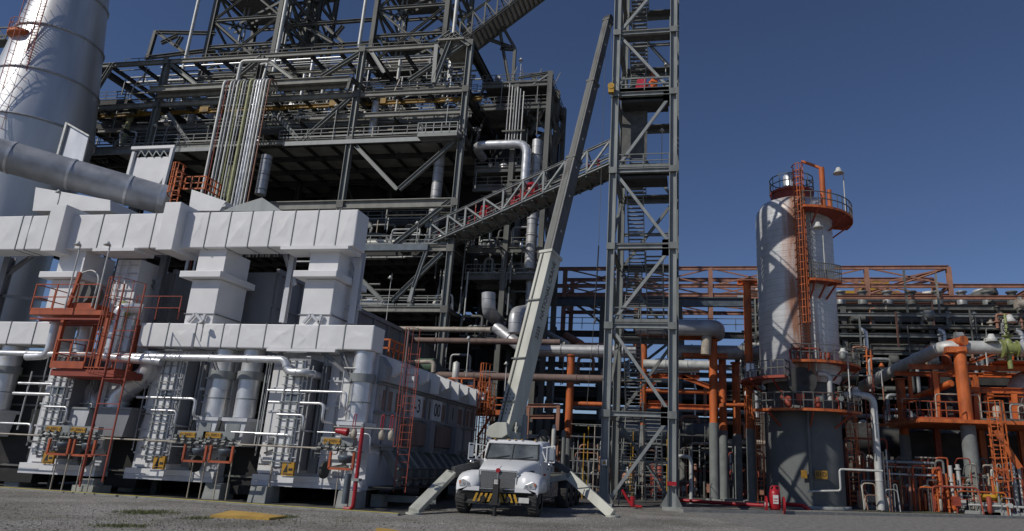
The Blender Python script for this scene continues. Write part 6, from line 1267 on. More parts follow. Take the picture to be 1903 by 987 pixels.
for a, b, Y in (((1200, 726), (1322, 727), 43), ((1345, 752), (1392, 751), 43.5)):
    p, q = at(*a, Y), at(*b, Y); MB().cyl(p, V(q.x, Y, p.z), .13, n=12).build('tie_pipe', M['orange'], t)
p, q = at(1064, 750, 40.3), at(1135, 750, 40.3); MB().cyl(p, V(q.x, p.y, p.z), .13, n=12).build('tie_pipe', M['orange'], label='orange tie pipe running right from the column beside the crane cab', cat='pipe')
# ---------------------------------------------------------------- FADED ORANGE RACK TRUSS (far)
RY = 62.0; RY2 = 66.0
rk = thing('rack_truss', 'long faded orange steel truss spanning the pipe rack behind the vessel', 'pipe rack', (4, RY, 12))
rz = [19.41, 17.75, 16.9, 16.1, 15.2]; rx0, rx1, rx2 = -13, 21.7, 40
for y in (RY, RY2):
    for z, x1_ in zip(rz[:4], (rx1, rx2, rx2, rx2)):
        if z == rz[2] : x1_ = rx1
        MB().ib((rx0, y, z), (x1_, y, z), .22, .34).build('chord', M['rack'], rk)
    x = rx0+1; k = 0
    while x < rx2:
        top = rz[0] if x < rx1+.1 else rz[1]
        MB().ib((x, y, 10), (x, y, top), .38, up=(0, 1, 0)).build('post', M['rack'], rk)
        if x+6.95 < rx1+.5: MB().bar((x, y, rz[0]), (x+6.95, y, rz[1]), .12).bar((x, y, rz[1]), (x+6.95, y, rz[0]), .12).bar((x, y, rz[2]), (x+6.95, y, rz[3]), .12).bar((x, y, rz[1]), (x+6.95, y, rz[3]), .12).build('cross_brace', M['rack'], rk)
        x += 6.73; k += 1
for x in [rx0+1+6.73*i for i in range(8)]:
    for z in rz[1:4:2]: MB().ib((x, RY, z), (x, RY2, z), .2, .3).build('tie_beam', M['rack'], rk)
MB().ib((rx1, RY, rz[0]), (rx1-6.7, RY2, rz[1]), .25).ib((rx1, RY2, rz[0]), (rx1-3.4, RY, rz[1]), .22).build('end_brace', M['rack'], rk)
# dark rack bays below : decks
db = thing('pipe_rack', 'long dark multi level pipe rack filling the background right of the steel structure', 'pipe rack', (10, 58, 0))
dz = [3.2, 5.4, 7.6, 9.6, 11.4, 13.0, 14.6]
for j, y in enumerate((56.5, 61.5, 68)):
    for i in range(10): MB().ib((-14+6.4*i, y, 0), (-14+6.4*i, y, dz[-1] if i > 3 else 15), .42, up=(0, 1, 0)).build('column', M['dark'], db)
    for z in dz:
        MB().ib((4.5 if z > 10 else -14, y, z), (44, y, z), .3, .42).build('beam', M['dark'], db)
MB().ib((-14, 56.5, 14.95), (8, 56.5, 14.95), .4, .75).build('beam', M['pipeb'], db)
MB().ib((-14, 56.5, 12.2), (8, 56.5, 12.2), .3, .5).ib((-14, 56.5, 7.4), (8, 56.5, 7.4), .4, .8).build('beam', M['darker'], db)
for (z, x0_) in ((5.4, -14), (7.6, -14), (9.6, 4), (11.4, 4.5), (13, 4.5)): MB().box(x0_, 44, 57, 70, z+.22, z+.3).build('floor_deck', M['deck'], db)
for z in (7.9, 12.6): rail_mb([(-14, 56.4, z), (8, 56.4, z)], .95, .028, 1.6, 0).build('railing', M['dark'], db)
MB().bar((-8, 56.6, 7.9), (-3, 56.6, 11.8), .2).bar((-6.6, 56.6, 7.9), (-1.5, 56.6, 12), .2).bar((-5, 56.6, 12), (-9, 56.6, 14.8), .2).bar((-6, 56.6, 12), (-10, 56.6, 14.8), .2).build('brace', M['dark'], db)
MB().box(4, 44, 71, 71.5, 0, 13.6).build('rear_cladding', M['darker'], db); MB().box(-14, 4, 71, 71.5, 0, 6.4).build('rear_cladding', M['darker'], db)
for z in (13.25,): rail_mb([(4.5, 56.4, z), (44, 56.4, z)], .8, .025, 1.5, 0).build('railing', M['galv'], db)
# air cooler boxes & headers at the top of the rack
ac = MB(); 
for i, (z0, z1, mt, lb) in enumerate(((11.7, 12.7, 'dark', 'lower'), (13.6, 14.25, 'galv', 'middle'), (14.75, 15.05, 'galvl', 'upper'))):
    t = MB().box(5, 44, 56.9+i*.4, 60, z0, z1).build('cooler_bank', M[mt], label='long %s bank of air cooler headers along the top of the pipe rack' % lb, cat='cooler')
n_ = 0
for i in range(21):
    x = 6+i*1.85+rnd.uniform(-.2, .2)
    MB().lathe((x, 57.6, 15.05), [(.38, 0), (.38, .35), (.3, .5), (.3, .95), (.42, 1.0), (.42, 1.1), (0, 1.12)], 14).build('cooler_nozzle', M[rnd.choice(['pipe', 'tan', 'galv', 'dark', 'pipe'])], label='stubby upright pipe nozzle in the row on top of the air coolers', cat='nozzle', group='nozzles on the air coolers')
    MB().cyl((x+.4, 56.75, 12.7), (x+.4, 56.75, 14.6), .17, n=10).cyl((x+.4, 56.75, 14.1), (x+.4, 56.75, 14.25), .26, n=10).cyl((x+.4, 56.75, 13.2), (x+.4, 56.75, 13.32), .26, n=10).build('cooler_riser', M[rnd.choice(['pipe', 'galv', 'tan'])], label='short flanged riser linking the cooler levels', cat='pipe', group='flanged risers on the air coolers')
    if i % 3 == 1: MB().tube(arc([(x-.3, 56.2, 11.2), (x-.3, 56.2, 12.6), (x-.7, 56.2, 12.8)], .3), .2, 10).build('silver_riser', M['silver'], label='bright bent silver riser in front of the pipe rack', cat='pipe', group='bent silver risers on the rack')
    if i % 4 == 2: MB().box(x, x+.8, 56.3, 56.4, 12.0, 12.4).build('yellow_label', M['amber'], label='small amber plate on the air cooler front', cat='plate', group='amber plates on the coolers')
for (px_, lab) in ((1385, 'left'), (1450, 'second'), ): pass
re_ = random.Random(9)
for k in range(70):
    x = re_.uniform(5, 43); z = re_.choice((10.1, 11.7, 12.9, 14.3)); h = re_.uniform(.5, 1.5); y = re_.uniform(55.9, 56.6); r = re_.uniform(.05, .16)
    o = MB().cyl((x, y, z), (x, y, z+h), r, n=8).cyl((x, y, z+h*.6), (x, y, z+h*.6+.1), r*1.9, n=8)
    if re_.random() < .5: o.tube(arc([(x, y, z+h), (x, y, z+h+.3), (x+re_.uniform(.4, 1.6), y, z+h+.3)], .2, 3), r*.7, 7)
    o.build('cooler_branch', M[re_.choice(['dark', 'galv', 'pipe', 'darker', 'rack', 'tan', 'pipel'])], label='flanged branch pipe in front of the air cooler banks', cat='pipe', group='flanged branches before the coolers')
for k, (z, mt) in enumerate(((10.9, 'dark'), (12.25, 'galv'), (12.95, 'dark'), (13.9, 'galv'), (15.3, 'rack'))): MB().ib((4.5, 56.1, z), (44, 56.1, z), .2, .28).build('beam', M[mt], db)
for k in range(64):
    x = re_.uniform(4.6, 43.5); z = re_.choice((7.9, 9.9, 11.7, 13.3, 14.3)); y = re_.uniform(55.2, 56.0)
    if re_.random() < .5: MB().bar((x, y, z-.4), (x, y, z+re_.uniform(1.2, 3.4)), re_.uniform(.06, .14)).build('rack_stanchion', M[re_.choice(['galv', 'dark', 'rack', 'beamc'])], label='short stanchion standing in front of the dark pipe rack', cat='post', group='stanchions before the pipe rack')
    else:
        r = re_.uniform(.2, .42); MB().cyl((x, y, z+r), (x+re_.uniform(.5, 1.1), y, z+r), r, n=12).box(x-.05, x+.1, y-.3, y+.3, z, z+r).build('fan_motor', M[re_.choice(['dark', 'galv', 'darker', 'tan', 'pipe'])], label='small motor or drum mounted along the pipe rack levels', cat='motor', group='motors along the pipe rack')
# yellow crane machinery beyond the rack
c = at(1625, 540, 72); t = thing('overhead_crane', 'yellow crane machinery showing beyond the orange rack truss', 'crane', c); MB().box(c.x-3.2, c.x+2.4, 72, 74, c.z-.8, c.z).build('girder', M['yellow'], t); MB().box(c.x-1, c.x+1.4, 71.8, 74, c.z, c.z+1.2).build('hoist_house', M['yellow'], t); MB().box(c.x-7, c.x+5, 72, 73, c.z-1.9, c.z-1.3).build('rail_beam', M['rack'], t)
for px_, py_, mt, lab in ((1727, 545, 'pipel', 'white round vent stack behind the rack truss, left one'), (1829, 540, 'pipel', 'white round vent stack behind the rack truss, right one'), (1590, 550, 'tan', 'tan round vent behind the rack truss beside the yellow crane'), (1406, 540, 'pipel', 'small pale vent between the tall orange column and the vessel')):
    p = at(px_, py_, 67); MB().lathe((p.x, 67, 14.6), [(.85, 0), (.85, p.z-14.6-.3), (.95, p.z-14.6-.3), (.95, p.z-14.6), (.7, p.z-14.6), (0, p.z-14.7)], 18).build('vent_stack', M[mt], label=lab, cat='vent')
p, q = at(1795, 558, 64), at(1850, 538, 64); MB().cyl(p+V(0,2,0), q, .5, n=14).build('slanted_duct', M['dark'], label='dark slanted duct beside the right white vent stack', cat='duct')
p, q = at(1560, 553, 63), at(1903, 556, 63); MB().cyl((p.x-9, 61, 16.35), (q.x+3, 61, 16.35), .3, n=14).build('rack_top_pipe', M['pipe'], label='long grey pipe lying along the top of the pipe rack', cat='pipe')
# pipes on rack levels
rp = random.Random(5)
for z in (3.6, 5.9, 8.1, 10.1, 11.8):
    for k in range(6):
        r = rp.uniform(.08, .3); y = 56.4+k*.6; x0_ = rp.uniform(-14, 6) if z < 9 else rp.uniform(5, 12); x1_ = rp.uniform(20, 44)
        MB().tube([(x0_, y, z+r+.05), (x1_, y, z+r+.05)], r, 10).build('rack_pipe', M[rp.choice(['pipe', 'dark', 'darker', 'galv', 'tan'])], label='long shaded pipe lying level in the dark pipe rack', cat='pipe', group='long pipes in the pipe rack')
for k in range(120):
    x = rp.uniform(-13, 42); z0 = rp.choice((0, 3.5, 5.7, 7.9)); z1 = z0+rp.uniform(1.6, 3.6); y = rp.uniform(55, 56.3); r = rp.uniform(.05, .2); e_ = x+rp.uniform(-1.8, 1.8)
    MB().tube(arc([(x, y, z0), (x, y, z1), (e_, y, z1), (e_, y, z1-rp.uniform(.3, 1.2))], .3, 3), r, 8).build('rack_drop', M[rp.choice(['pipe', 'pipel', 'galv', 'dark', 'tan', 'rack', 'silver'])], label='bent pipe dropping in front of the dark pipe rack', cat='pipe', group='pipe drops before the rack')
for k, (x, z, r, L, mt) in enumerate(((-11.5, 4.2, .9, 3.5, 'darker'), (-4, 4.1, .75, 4, 'pipe'), (0.5, 4.2, .8, 2.6, 'dark'), (9.5, 9.0, 1.0, 4, 'darker'), (13, 4.3, 1.1, 4, 'darker'), (19, 4.2, .9, 5, 'dark'), (27, 4.3, 1.1, 5, 'darker'), (24, 9.1, 1.0, 5, 'dark'))):
    lab = ['shaded horizontal drum behind the crane cab', 'grey horizontal drum low behind the orange column', 'dark drum seen through the foot of the stair tower', 'large dark drum high behind the pale vessel', 'large dark drum low behind the pale vessel', 'dark drum low between the vessel and the right column', 'dark drum low beyond the right column', 'dark drum on the upper level beyond the right column'][k]
    t = thing('heat_exchanger', lab, 'vessel', (x, 53.5, z-r)); MB().cyl((x-L/2, 53.5, z), (x+L/2, 53.5, z), r, n=22).cyl((x-L/2-.1, 53.5, z), (x-L/2, 53.5, z), r*1.12, n=22).cyl((x+L/2, 53.5, z), (x+L/2+.1, 53.5, z), r*1.12, n=22).build('shell', M[mt], t)
    for s_ in (-1, 1): MB().box(x+s_*L*.3-.12, x+s_*L*.3+.12, 53.1, 53.9, 0 if z < 6 else 7.9, z-r*.8).build('saddle', M['conc' if z < 6 else 'dark'], t)
# ================================================================ PALE VESSEL
VX = (at(1415, 640, 40).x+at(1563, 640, 40).x)/2; VY = 40.8; VR = 2.18
vb = at(1487, 690, VY-VR).z; vt = at(1487, 352, VY-VR).z
M['vessel'] = M['vessel']; rust_streak_vessel(M['vessel'])
vs_ = thing('column_vessel', 'tall pale clad vessel with rust runs, standing on a grey skirt', 'vessel', (VX, VY, 0))
MB().lathe((VX, VY, 0), [(VR*.93, vb-.5), (VR, vb-.2), (VR, vt-1.1), (VR*.97, vt-.7), (VR*.85, vt-.3), (VR*.55, vt), (VR*.52, vt+.5), (0, vt+.55)], 64).build('shell', M['vessel'], vs_)
mb = MB(); z = vb
while z < vt-1.2: mb.lathe((VX, VY, 0), [(VR+.001, z-.008), (VR+.007, z-.008), (VR+.007, z+.008), (VR+.001, z+.008)], 64); z += .36
mb.build('cladding_bands', M['vessel'], vs_)
MB().lathe((VX, VY, 0), [(VR*.93, 0), (VR*.93, 4.9), (VR*.8, 5.4)], 64).build('skirt', M['vesseld'], vs_); MB().lathe((VX, VY, 0), [(VR*.84, 4.9), (VR*.84, vb-.3)], 48).build('bottom_section', M['vesseld'], vs_)
MB().lathe((VX, VY, 0), [(VR*1.05, .0), (VR*1.05, .16), (VR*.93, .16)], 64).build('base_ring', M['conc'], vs_)
def arcp(r, a0, a1, z, n=10, c=(None, None)):
    cx_, cy_ = c[0] or VX, c[1] or VY; return [V(cx_+r*math.cos(a0+(a1-a0)*i/n), cy_+r*math.sin(a0+(a1-a0)*i/n), z) for i in range(n+1)]
def ring_platform(name, lab, z, a0, a1, r0, r1, mt='orange', rmt='dark', h=.8, fascia=.13):
    t = thing(name, lab, 'platform', (VX+r1*math.cos((a0+a1)/2), VY+r1*math.sin((a0+a1)/2), z)); n = 14
    P0, P1 = arcp(r0, a0, a1, z, n), arcp(r1, a0, a1, z, n); mb = MB(); dn = V(0, 0, -.06)
    for i in range(n): mb.hexa([P0[i]+dn, P1[i]+dn, P1[i+1]+dn, P0[i+1]+dn, P0[i], P1[i], P1[i+1], P0[i+1]])
    mb.build('deck', M['redox'], t); mb = MB()
    for pts in (P1,):
        for a, b in zip(pts, pts[1:]): mb.bar(a+V(0,0,-.08), b+V(0,0,-.08), .05, fascia)
    mb.bar(P0[0]+V(0,0,-.08), P1[0]+V(0,0,-.08), .05, fascia).bar(P0[-1]+V(0,0,-.08), P1[-1]+V(0,0,-.08), .05, fascia); mb.build('fascia', M[mt], t)
    rail_mb([P0[0]]+P1+[P0[-1]], h, .022, .7, 0).build('railing', M[rmt], t)
    for i in (2, n//2, n-2): MB().bar(P1[i]+dn, P0[i]+V(0, 0, -.9)-(P1[i]-P0[i])*.0, .08).build('bracket', M['redox'], t)
    return t
# angles: -90deg faces the camera
zA_ = at(1500, 345, VY-1.2).z; ring_platform('top_platform', 'round railed platform crowning the pale vessel', zA_, 0, 2*math.pi, .9, 1.28, 'redox', 'dark', .85)
MB().lathe((VX, VY, 0), [(1.25, vt-.2), (1.25, zA_-.1), (.9, zA_-.06)], 30).build('neck', M['redox'], vs_)
MB().lathe((VX-.15, VY-.2, 0), [(.38, zA_), (.38, zA_+1.0), (.25, zA_+1.15), (0, zA_+1.2)], 20).build('manway_nozzle', M['silver'], vs_)
zB_ = at(1545, 395, VY-1.9).z; ring_platform('vessel_platform', 'upper crescent platform on the right shoulder of the pale vessel', zB_, R_(-88), R_(15), VR+.03, VR+1.15)
zC_ = at(1530, 520, VY-2.6).z; ring_platform('vessel_platform', 'small middle platform halfway up the pale vessel', zC_, R_(-84), R_(-48), VR+.03, VR+.95, h=.85)
zD_ = at(1500, 668, VY-3).z; ring_platform('vessel_platform', 'wide platform ringing the bottom of the pale shell', zD_, R_(-105), R_(8), VR+.03, VR+1.0)
zE_ = at(1480, 757, VY-3.2).z; ring_platform('vessel_platform', 'lowest platform around the manway, above the grey skirt', zE_, R_(-150), R_(-25), VR-.2, VR+1.0)
zF_ = at(1420, 700, VY-2).z; ring_platform('vessel_platform', 'dark side platform on the left of the vessel near the orange columns', zF_, R_(-200), R_(-112), VR+.03, VR+1.1, 'redox')
# manway
MB().cyl((VX-.3, VY-VR-.45, 6.4), (VX-.3, VY-VR*.8, 6.4), .62, n=26).cyl((VX-.3, VY-VR-.5, 6.4), (VX-.3, VY-VR-.4, 6.4), .74, n=26).build('manway', M['darker'], vs_)
# davit
dz0 = at(1530, 385, VY-1.6).z; dx_ = at(1530, 370, VY-1.6).x
t = thing('davit', 'orange davit post with a swinging arm on the shoulder of the pale vessel', 'davit', (dx_, VY-1.6, dz0)); ztop = at(1524, 312, VY-1.6).z
MB().cyl((dx_, VY-1.6, zB_), (dx_, VY-1.6, ztop), .16, n=14).build('post', M['orange'], t); MB().tube([(dx_, VY-1.6, ztop-.05), at(1508, 306, VY-1.4), at(1490, 300, VY-1.2)], .09, 8).build('arm', M['orange'], t); MB().cyl((dx_+.35, VY-1.6, zB_), (dx_+.35, VY-1.6, zB_+1.5), .13, n=12).build('stub', M['orange'], t)
# vessel ladders
xl_ = at(1490, 500, VY-VR).x
t = thing('caged_ladder', 'long rusty orange caged ladder up the front of the pale vessel', 'ladder', (xl_, VY-VR-.25, vb)); a_, b_ = V(xl_-.05, VY-VR-.28, at(1490, 612, VY-VR).z), V(xl_-.05, VY-VR-.28, zA_+.6)
ladder_mb(a_-V(0,0,1.5), b_, .4, r=.024, sp=.2).build('rungs', M['orange'], t); cage_mb(a_+V(0,0,.2), b_, .42, (0, -1, 0), sp=.42, r=.02).build('cage', M['orange'], t)
xx = at(1507, 540, VY-VR).x
t = thing('ladder', 'narrow grey ladder beside the rusty cage on the pale vessel', 'ladder', (xx, VY-VR-.2, zC_)); ladder_mb((xx, VY-VR-.2, zC_), (xx, VY-VR-.2, zB_), .3, r=.02).build('rungs', M['galv'], t)
MB().bar((xx+.05, VY-VR-.1, zC_-.3), (xx+.05, VY-VR-.1, vb), .07).build('conduit', M['pipel'], vs_)
MB().cyl((VX-.05, VY-VR-.1, .9), (VX-.05, VY-VR-.1, 5.6), .08, n=8).build('drain_pipe', M['vesseld'], vs_)
# letters on skirt
sg = MB().box(VX+.2, VX+.8, VY-VR-.02, VY-VR-.005, 1.5, 1.92).build('number_panel', M['dimsign'], vs_); text_mesh('01D', .3, 'number', M['black'], sg, (VX+.5, VY-VR-.03, 1.72), (1, 0, 0), (0, 0, 1), .003)
sg = MB().box(VX-.5, VX-.2, VY-VR-.02, VY-VR-.005, 1.5, 1.9).build('amber_panel', M['dimsign'], vs_)
# lamps at the vessel
for (a, Yp, h, hd_, lab) in (((1572, 397), VY-1.5, 2.6, .42, 'large white hooded lamp on a pole at the top right of the vessel'), ((1534, 517), VY-2.6, 3.0, .4, 'white hooded lamp on a pole on the middle vessel platform'), ((1580, 740), VY-2.6, 2.4, .36, 'white hooded lamp on a pole near the bottom of the vessel')):
    p = at(*a, Yp); flood(p, h, lab, .035, hd_*.75, aim=(-1, -.3, 0))
dist_pipe('overhead_pipe', [at(1527, 698, VY-2.2), at(1620, 698, VY-2.2)], .04, 'galv', 'thin level pipe sticking out right of the vessel')
dist_pipe('vessel_pipe', [at(1520, 694, VY-2.3), at(1541, 696, VY-2.3), at(1543, 745, VY-2.3)], .13, 'pipel', 'white pipe bending down beside the manway')
clutter(VX-1.6, VX+1.8, VY-VR-.9, VY-VR-.3, zE_, 9, .9, 'on the lowest vessel platform', ('dark', 'darker', 'galv', 'redox'), .6); clutter(VX-1.2, VX+2.6, VY-VR-.8, VY-VR-.3, zD_, 8, .6, 'on the wide vessel platform', ('dark', 'darker', 'galv', 'redox'), .6)
clutter(VX-3.0, VX-2.3, VY-1.4, VY+.6, zF_, 7, 1.2, 'on the dark side platform of the vessel')
# caged ladder left of the vessel going down from platform
def cladder(px_, y0, y1, Y, lab, mt='orange', w_=.42, cage=True, out=(0, -1, 0), lr=.02, cs=.6):
    a_, b_ = at(px_, y0, Y), at(px_, y1, Y); a_.z = max(a_.z, .02); b_ = V(a_.x, Y, b_.z); t = thing('caged_ladder' if cage else 'ladder', lab, 'ladder', a_)
    ladder_mb(a_, b_, w_, r=lr, sp=.24).build('rungs', M[mt], t)
    if cage: cage_mb(a_+V(0,0,min(2.2, (b_.z-a_.z)*.3)), b_+V(0,0,.6), w_*.95, out, sp=cs, r=lr*.7).build('cage', M[mt], t)
    return t
cladder(1415, 940, 770, 40.5, 'thin orange ladder with cage left of the grey skirt', 'orange', .35)
cladder(1590, 940, 740, 41, 'orange caged ladder right of the grey skirt', 'orange', .5); cladder(1625, 880, 720, 42, 'second orange ladder right of the vessel, behind the white pipe', 'redox', .4)
cladder(1392, 800, 735, 42.3, 'small orange ladder cage on the tallest orange column', 'orange', .4)
# white gooseneck lines right of the vessel
z1 = at(1590, 735, 40).z; x0_ = at(1590, 735, 40).x; x1_ = at(1622, 735, 40).x
dist_pipe('white_downpipe', [V(x0_-.6, 40, z1), V(x1_, 40, z1), V(x1_, 40, .1)], .19, 'pipel', 'tall white pipe coming down to the ground right of the vessel', fl=1.6, n=14)
MB().cyl((x0_-.2, 40, z1+.0), (x0_+.2, 40, z1+.0), .32, n=14).cyl((x0_, 40, z1), (x0_, 40, z1+.45), .16, n=10).build('white_valve', M['pipel'], label='white valve body at the start of the tall white pipe', cat='valve')
Y = 38.5; a_, b_ = at(1560, 912, Y), at(1560, 872, Y); c_ = at(1640, 872, Y)
dist_pipe('gooseneck_pipe', [at(1500, 913, Y), V(b_.x, Y, a_.z), V(b_.x, Y, b_.z), V(c_.x, Y, b_.z)], .055, 'pipel', 'thin white pipe stepping up in front of the grey skirt')
# ================================================================ FAR RIGHT
ocol(1783, 655, 790, 44.5, 'thick orange and grey column standing at the right of the photo', .36, name='pipe_column')
ocol(1672, 706, 808, 50, 'thinner orange column with a dark foot left of the thick one', .3)
Y = 44.5; p, q = at(1728, 650, Y+2.5), at(1790, 633, Y-.3)
t = thing('column_crosshead', 'orange round crosshead lying on the thick right column', 'beam', at(1772, 652, Y)); MB().cyl(p, q, .27, n=18).cyl(q, q+(q-p).normalized()*.08, .3, n=18).build('crosshead_pipe', M['orange'], t); x_ = at(1772, 650, Y).x; MB().box(x_-.5, x_+.6, Y-.4, Y+.4, at(1772, 655, Y).z-.05, at(1772, 655, Y).z+.3).build('saddle_plate', M['orange'], t)
p, q = at(1672, 750, 49.5), at(1768, 712, 45); MB().cyl(p, q, .2, n=14).build('tie_pipe', M['orange'], label='slanting orange tie pipe between the two right columns', cat='pipe')
a_ = at(1903, 650, 44); b_ = at(1745, 652, 45); c_ = at(1658, 690, 51); dist_pipe('large_line', [V(a_.x+4, 44.8, b_.z+.2), V(at(1800, 648, 44.8).x, 44.8, b_.z+.2), V(b_.x+.2, 44.8, b_.z+.2), c_, c_+V(-1.6, 5, -.9)], .4, 'pipel', 'large white pipe coming in from the right and dropping back left over the orange crosshead', rad=1.0, fl=3.2, n=22)
# lime green valve on it
c = at(1872, 648, 44.6); t = thing('gate_valve', 'lime green gate valve with tall stem on the large white pipe', 'valve', c); MB().cyl(c+V(-.35, 0, 0), c+V(-.25, 0, 0), .55, n=20).cyl(c+V(.45, 0, 0), c+V(.55, 0, 0), .5, n=20).build('flange', M['lime'], t)
MB().lathe(c+V(.1, 0, -.3), [(.26, 0), (.3, .3), (.24, .7), (.16, .8), (.16, 1.0), (.3, 1.02), (.3, 1.1), (.12, 1.15), (.09, 1.3), (.07, 2.4), (0, 2.45)], 18).cyl(c+V(-.3, 0, 0), c+V(.5, 0, 0), .36, n=20).build('valve_body', M['lime'], t)
hw = [c+V(.1+.34*math.cos(a_), -.35, 1.15+.34*math.sin(a_)) for a_ in [2*math.pi*i/16 for i in range(17)]]; MB().tube(hw, .03, 6).bar(hw[0], hw[8], .03).bar(hw[4], hw[12], .03).bar(c+V(.1, -.35, 1.15), c+V(.1, 0, 1.15), .05).build('hand_wheel', M['black'], t); MB().cyl(c+V(.05, 0, -1.2), c+V(.05, 0, -.3), .14, n=10).build('drain_stub', M['lime'], t)
# orange platform frames
pf = thing('process_platform', 'orange railed process platform with portal frames behind the thick right column', 'platform', at(1800, 785, 44))
zP = at(1800, 781, 44).z; xL = at(1703, 786, 44).x; xR = at(1903, 785, 44).x+6
MB().box(xL, xR, 43.6, 50, zP-.2, zP).build('deck_frame', M['orange'], pf); MB().bar((xL, 43.6, zP-.15), (xL-1.2, 50, zP-.15), .12, .2).build('corner_beam', M['orange'], pf)
rail_mb([(xL-.8, 48, zP), (xL, 43.7, zP), (xL+2.4, 43.7, zP)], 1.0, .022, .9, .1).build('railing', M['orangel'], pf); rail_mb([(xL+3.4, 43.7, zP), (xR, 43.7, zP)], 1.0, .022, 1.2, .12).build('railing', M['dark'], pf)
for a, b, Y, w_ in (((1800, 728), (1903, 724), 46, .34), ((1813, 728), (1816, 783), 46, .34), ((1800, 728), (1803, 783), 46, .2), ((1882, 728), (1886, 783), 46, .34), ((1840, 728), (1843, 783), 48, .3), ((1736, 690), (1745, 783), 45.5, .3), ((1742, 695), (1742, 783), 48, .25)):
    OB(a, b, Y, w_, par=pf, nm='portal_frame')
zU = at(1800, 680, 45.4).z; xa_ = at(1690, 680, 46).x
MB().ib((xa_, 46.2, zU), (xR, 46.2, zU), .22, .3).ib((xa_, 49.5, zU), (xR, 49.5, zU), .22, .3).build('upper_beam', M['orange'], pf); MB().box(at(1850, 680, 45.5).x, xR, 45, 49, zU+.25, zU+.32).build('upper_deck', M['orange'], pf)
rail_mb([(at(1810, 670, 45.5).x, 45, zU+.3), (xR, 45, zU+.3)], .95, .03, 1.1, 0).build('railing', M['dark'], pf)
for a, b, Y in (((1800, 675), (1850, 655), 46), ((1740, 700), (1800, 680), 46), ((1828, 700), (1870, 690), 47), ((1690, 700), (1694, 745), 48)): OB(a, b, Y, .22, par=pf, nm='brace')
for px_ in (1745, 1828, 1903): x = at(px_, 850, 49.4).x; MB().ib((x, 49.4, 0), (x, 49.4, zU), .35, up=(0,1,0)).build('post', M['orange' if px_ > 1800 else 'redox'], pf)
cladder(1868, 950, 768, 43, 'heavy orange caged ladder at the right edge rising to the process platform', 'orange', .62, lr=.035)
mb = MB(); a_, b_ = at(1850, 800, 42.6), at(1895, 870, 42.6); mb.bar(a_, b_, .16, .3).build('ladder_brace', M['orange'], label='orange diagonal brace across the right edge ladder', cat='brace')
c = at(1900, 728, 47); t = thing('sphere_vessel', 'white domed vessel cut by the right edge behind the orange frames', 'vessel', (c.x+.8, 47.5, zP)); MB().lathe((c.x+.8, 47.5, c.z), [(0, -1.4)]+[(1.4*math.cos(R_(d_)), 1.4*math.sin(R_(d_))) for d_ in range(-80, 81, 10)]+[(0, 1.4)], 30).build('shell', M['pipel'], t); MB().cyl((c.x+.8, 47.5, zP), (c.x+.8, 47.5, c.z-1), .8, n=20).build('skirt', M['grey'], t)
clutter(xL+.3, xR-1, 44.2, 48.5, zP, 26, 1.7, 'on the orange process platform', ('pipe', 'tan', 'orange', 'darker', 'galv', 'redox'), .7)
clutter(xL+3, xR-1, 45.4, 48.5, zU+.3, 8, 1.0, 'on the upper orange platform', ('pipe', 'orange', 'galv'))
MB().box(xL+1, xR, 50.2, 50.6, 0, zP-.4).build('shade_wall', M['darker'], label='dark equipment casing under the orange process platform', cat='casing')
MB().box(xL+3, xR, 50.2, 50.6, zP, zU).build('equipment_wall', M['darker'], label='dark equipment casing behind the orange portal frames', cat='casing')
# manifold of thin pipes near the ground on the right
mm = random.Random(11)
hb = [(1625, 1735, 857, 44, .09, 'pipe'), (1625, 1735, 866, 43.6, .05, 'tan'), (1640, 1738, 880, 43, .05, 'pipel'), (1700, 1760, 850, 44.6, .05, 'tan'), (1745, 1880, 884, 43.6, .05, 'galv'), (1800, 1903, 938, 42.6, .06, 'pipel')]
for (x0, x1, y, Yd, r, mt) in hb: a_, b_ = at(x0, y, Yd), at(x1, y, Yd); MB().tube([a_, V(b_.x, Yd, a_.z)], r, 8).build('manifold_pipe', M[mt], label='level manifold pipe near the ground at the right', cat='pipe', group='level manifold pipes at the right')
for (x, y0, Yd, r, mt) in ((1688, 870, 43, .07, 'rack'), (1709, 880, 44, .09, 'orange'), (1723, 895, 43.6, .05, 'orange'), (1733, 870, 43.6, .08, 'orange'), (1738, 868, 43.4, .08, 'orange'), (1745, 872, 43.2, .09, 'orange'), (1750, 880, 43.6, .06, 'orange'), (1765, 865, 43.2, .11, 'pipel'), (1779, 863, 43.4, .11, 'pipel'), (1758, 880, 43, .06, 'orange'), (1717, 880, 43.8, .05, 'redox'), (1772, 880, 43, .05, 'orange'), (1846, 865, 43.6, .08, 'pipel'), (1853, 870, 43.6, .1, 'redox'), (1880, 860, 44, .12, 'pipel'), (1893, 870, 44, .1, 'pipel'), (1836, 880, 43.6, .06, 'tan'), (1822, 880, 43.6, .05, 'redox'), (1843, 885, 43, .07, 'orange'), (1864, 880, 43.2, .05, 'redox'), (1633, 860, 40.6, .05, 'tan'), (1640, 840, 40.4, .05, 'tan'), (1646, 835, 40.6, .04, 'pipel'), (1652, 870, 40.4, .04, 'rack')):
    a_ = at(x, y0, Yd); o = MB().cyl((a_.x, Yd, 0), (a_.x, Yd, a_.z), r, n=10)
    for k in range(mm.randint(1, 3)): zz = mm.uniform(.2, a_.z); o.cyl((a_.x, Yd, zz), (a_.x, Yd, zz+.08), r*1.7, n=10)
    o.build('manifold_riser', M[mt], label='upright %s manifold pipe near the ground at the right' % {'orange': 'orange', 'pipel': 'white', 'rack': 'faded orange', 'redox': 'dark red', 'tan': 'tan'}[mt], cat='pipe', group='%s manifold risers at the right' % {'orange': 'orange', 'pipel': 'white', 'rack': 'faded orange', 'redox': 'dark red', 'tan': 'tan'}[mt])
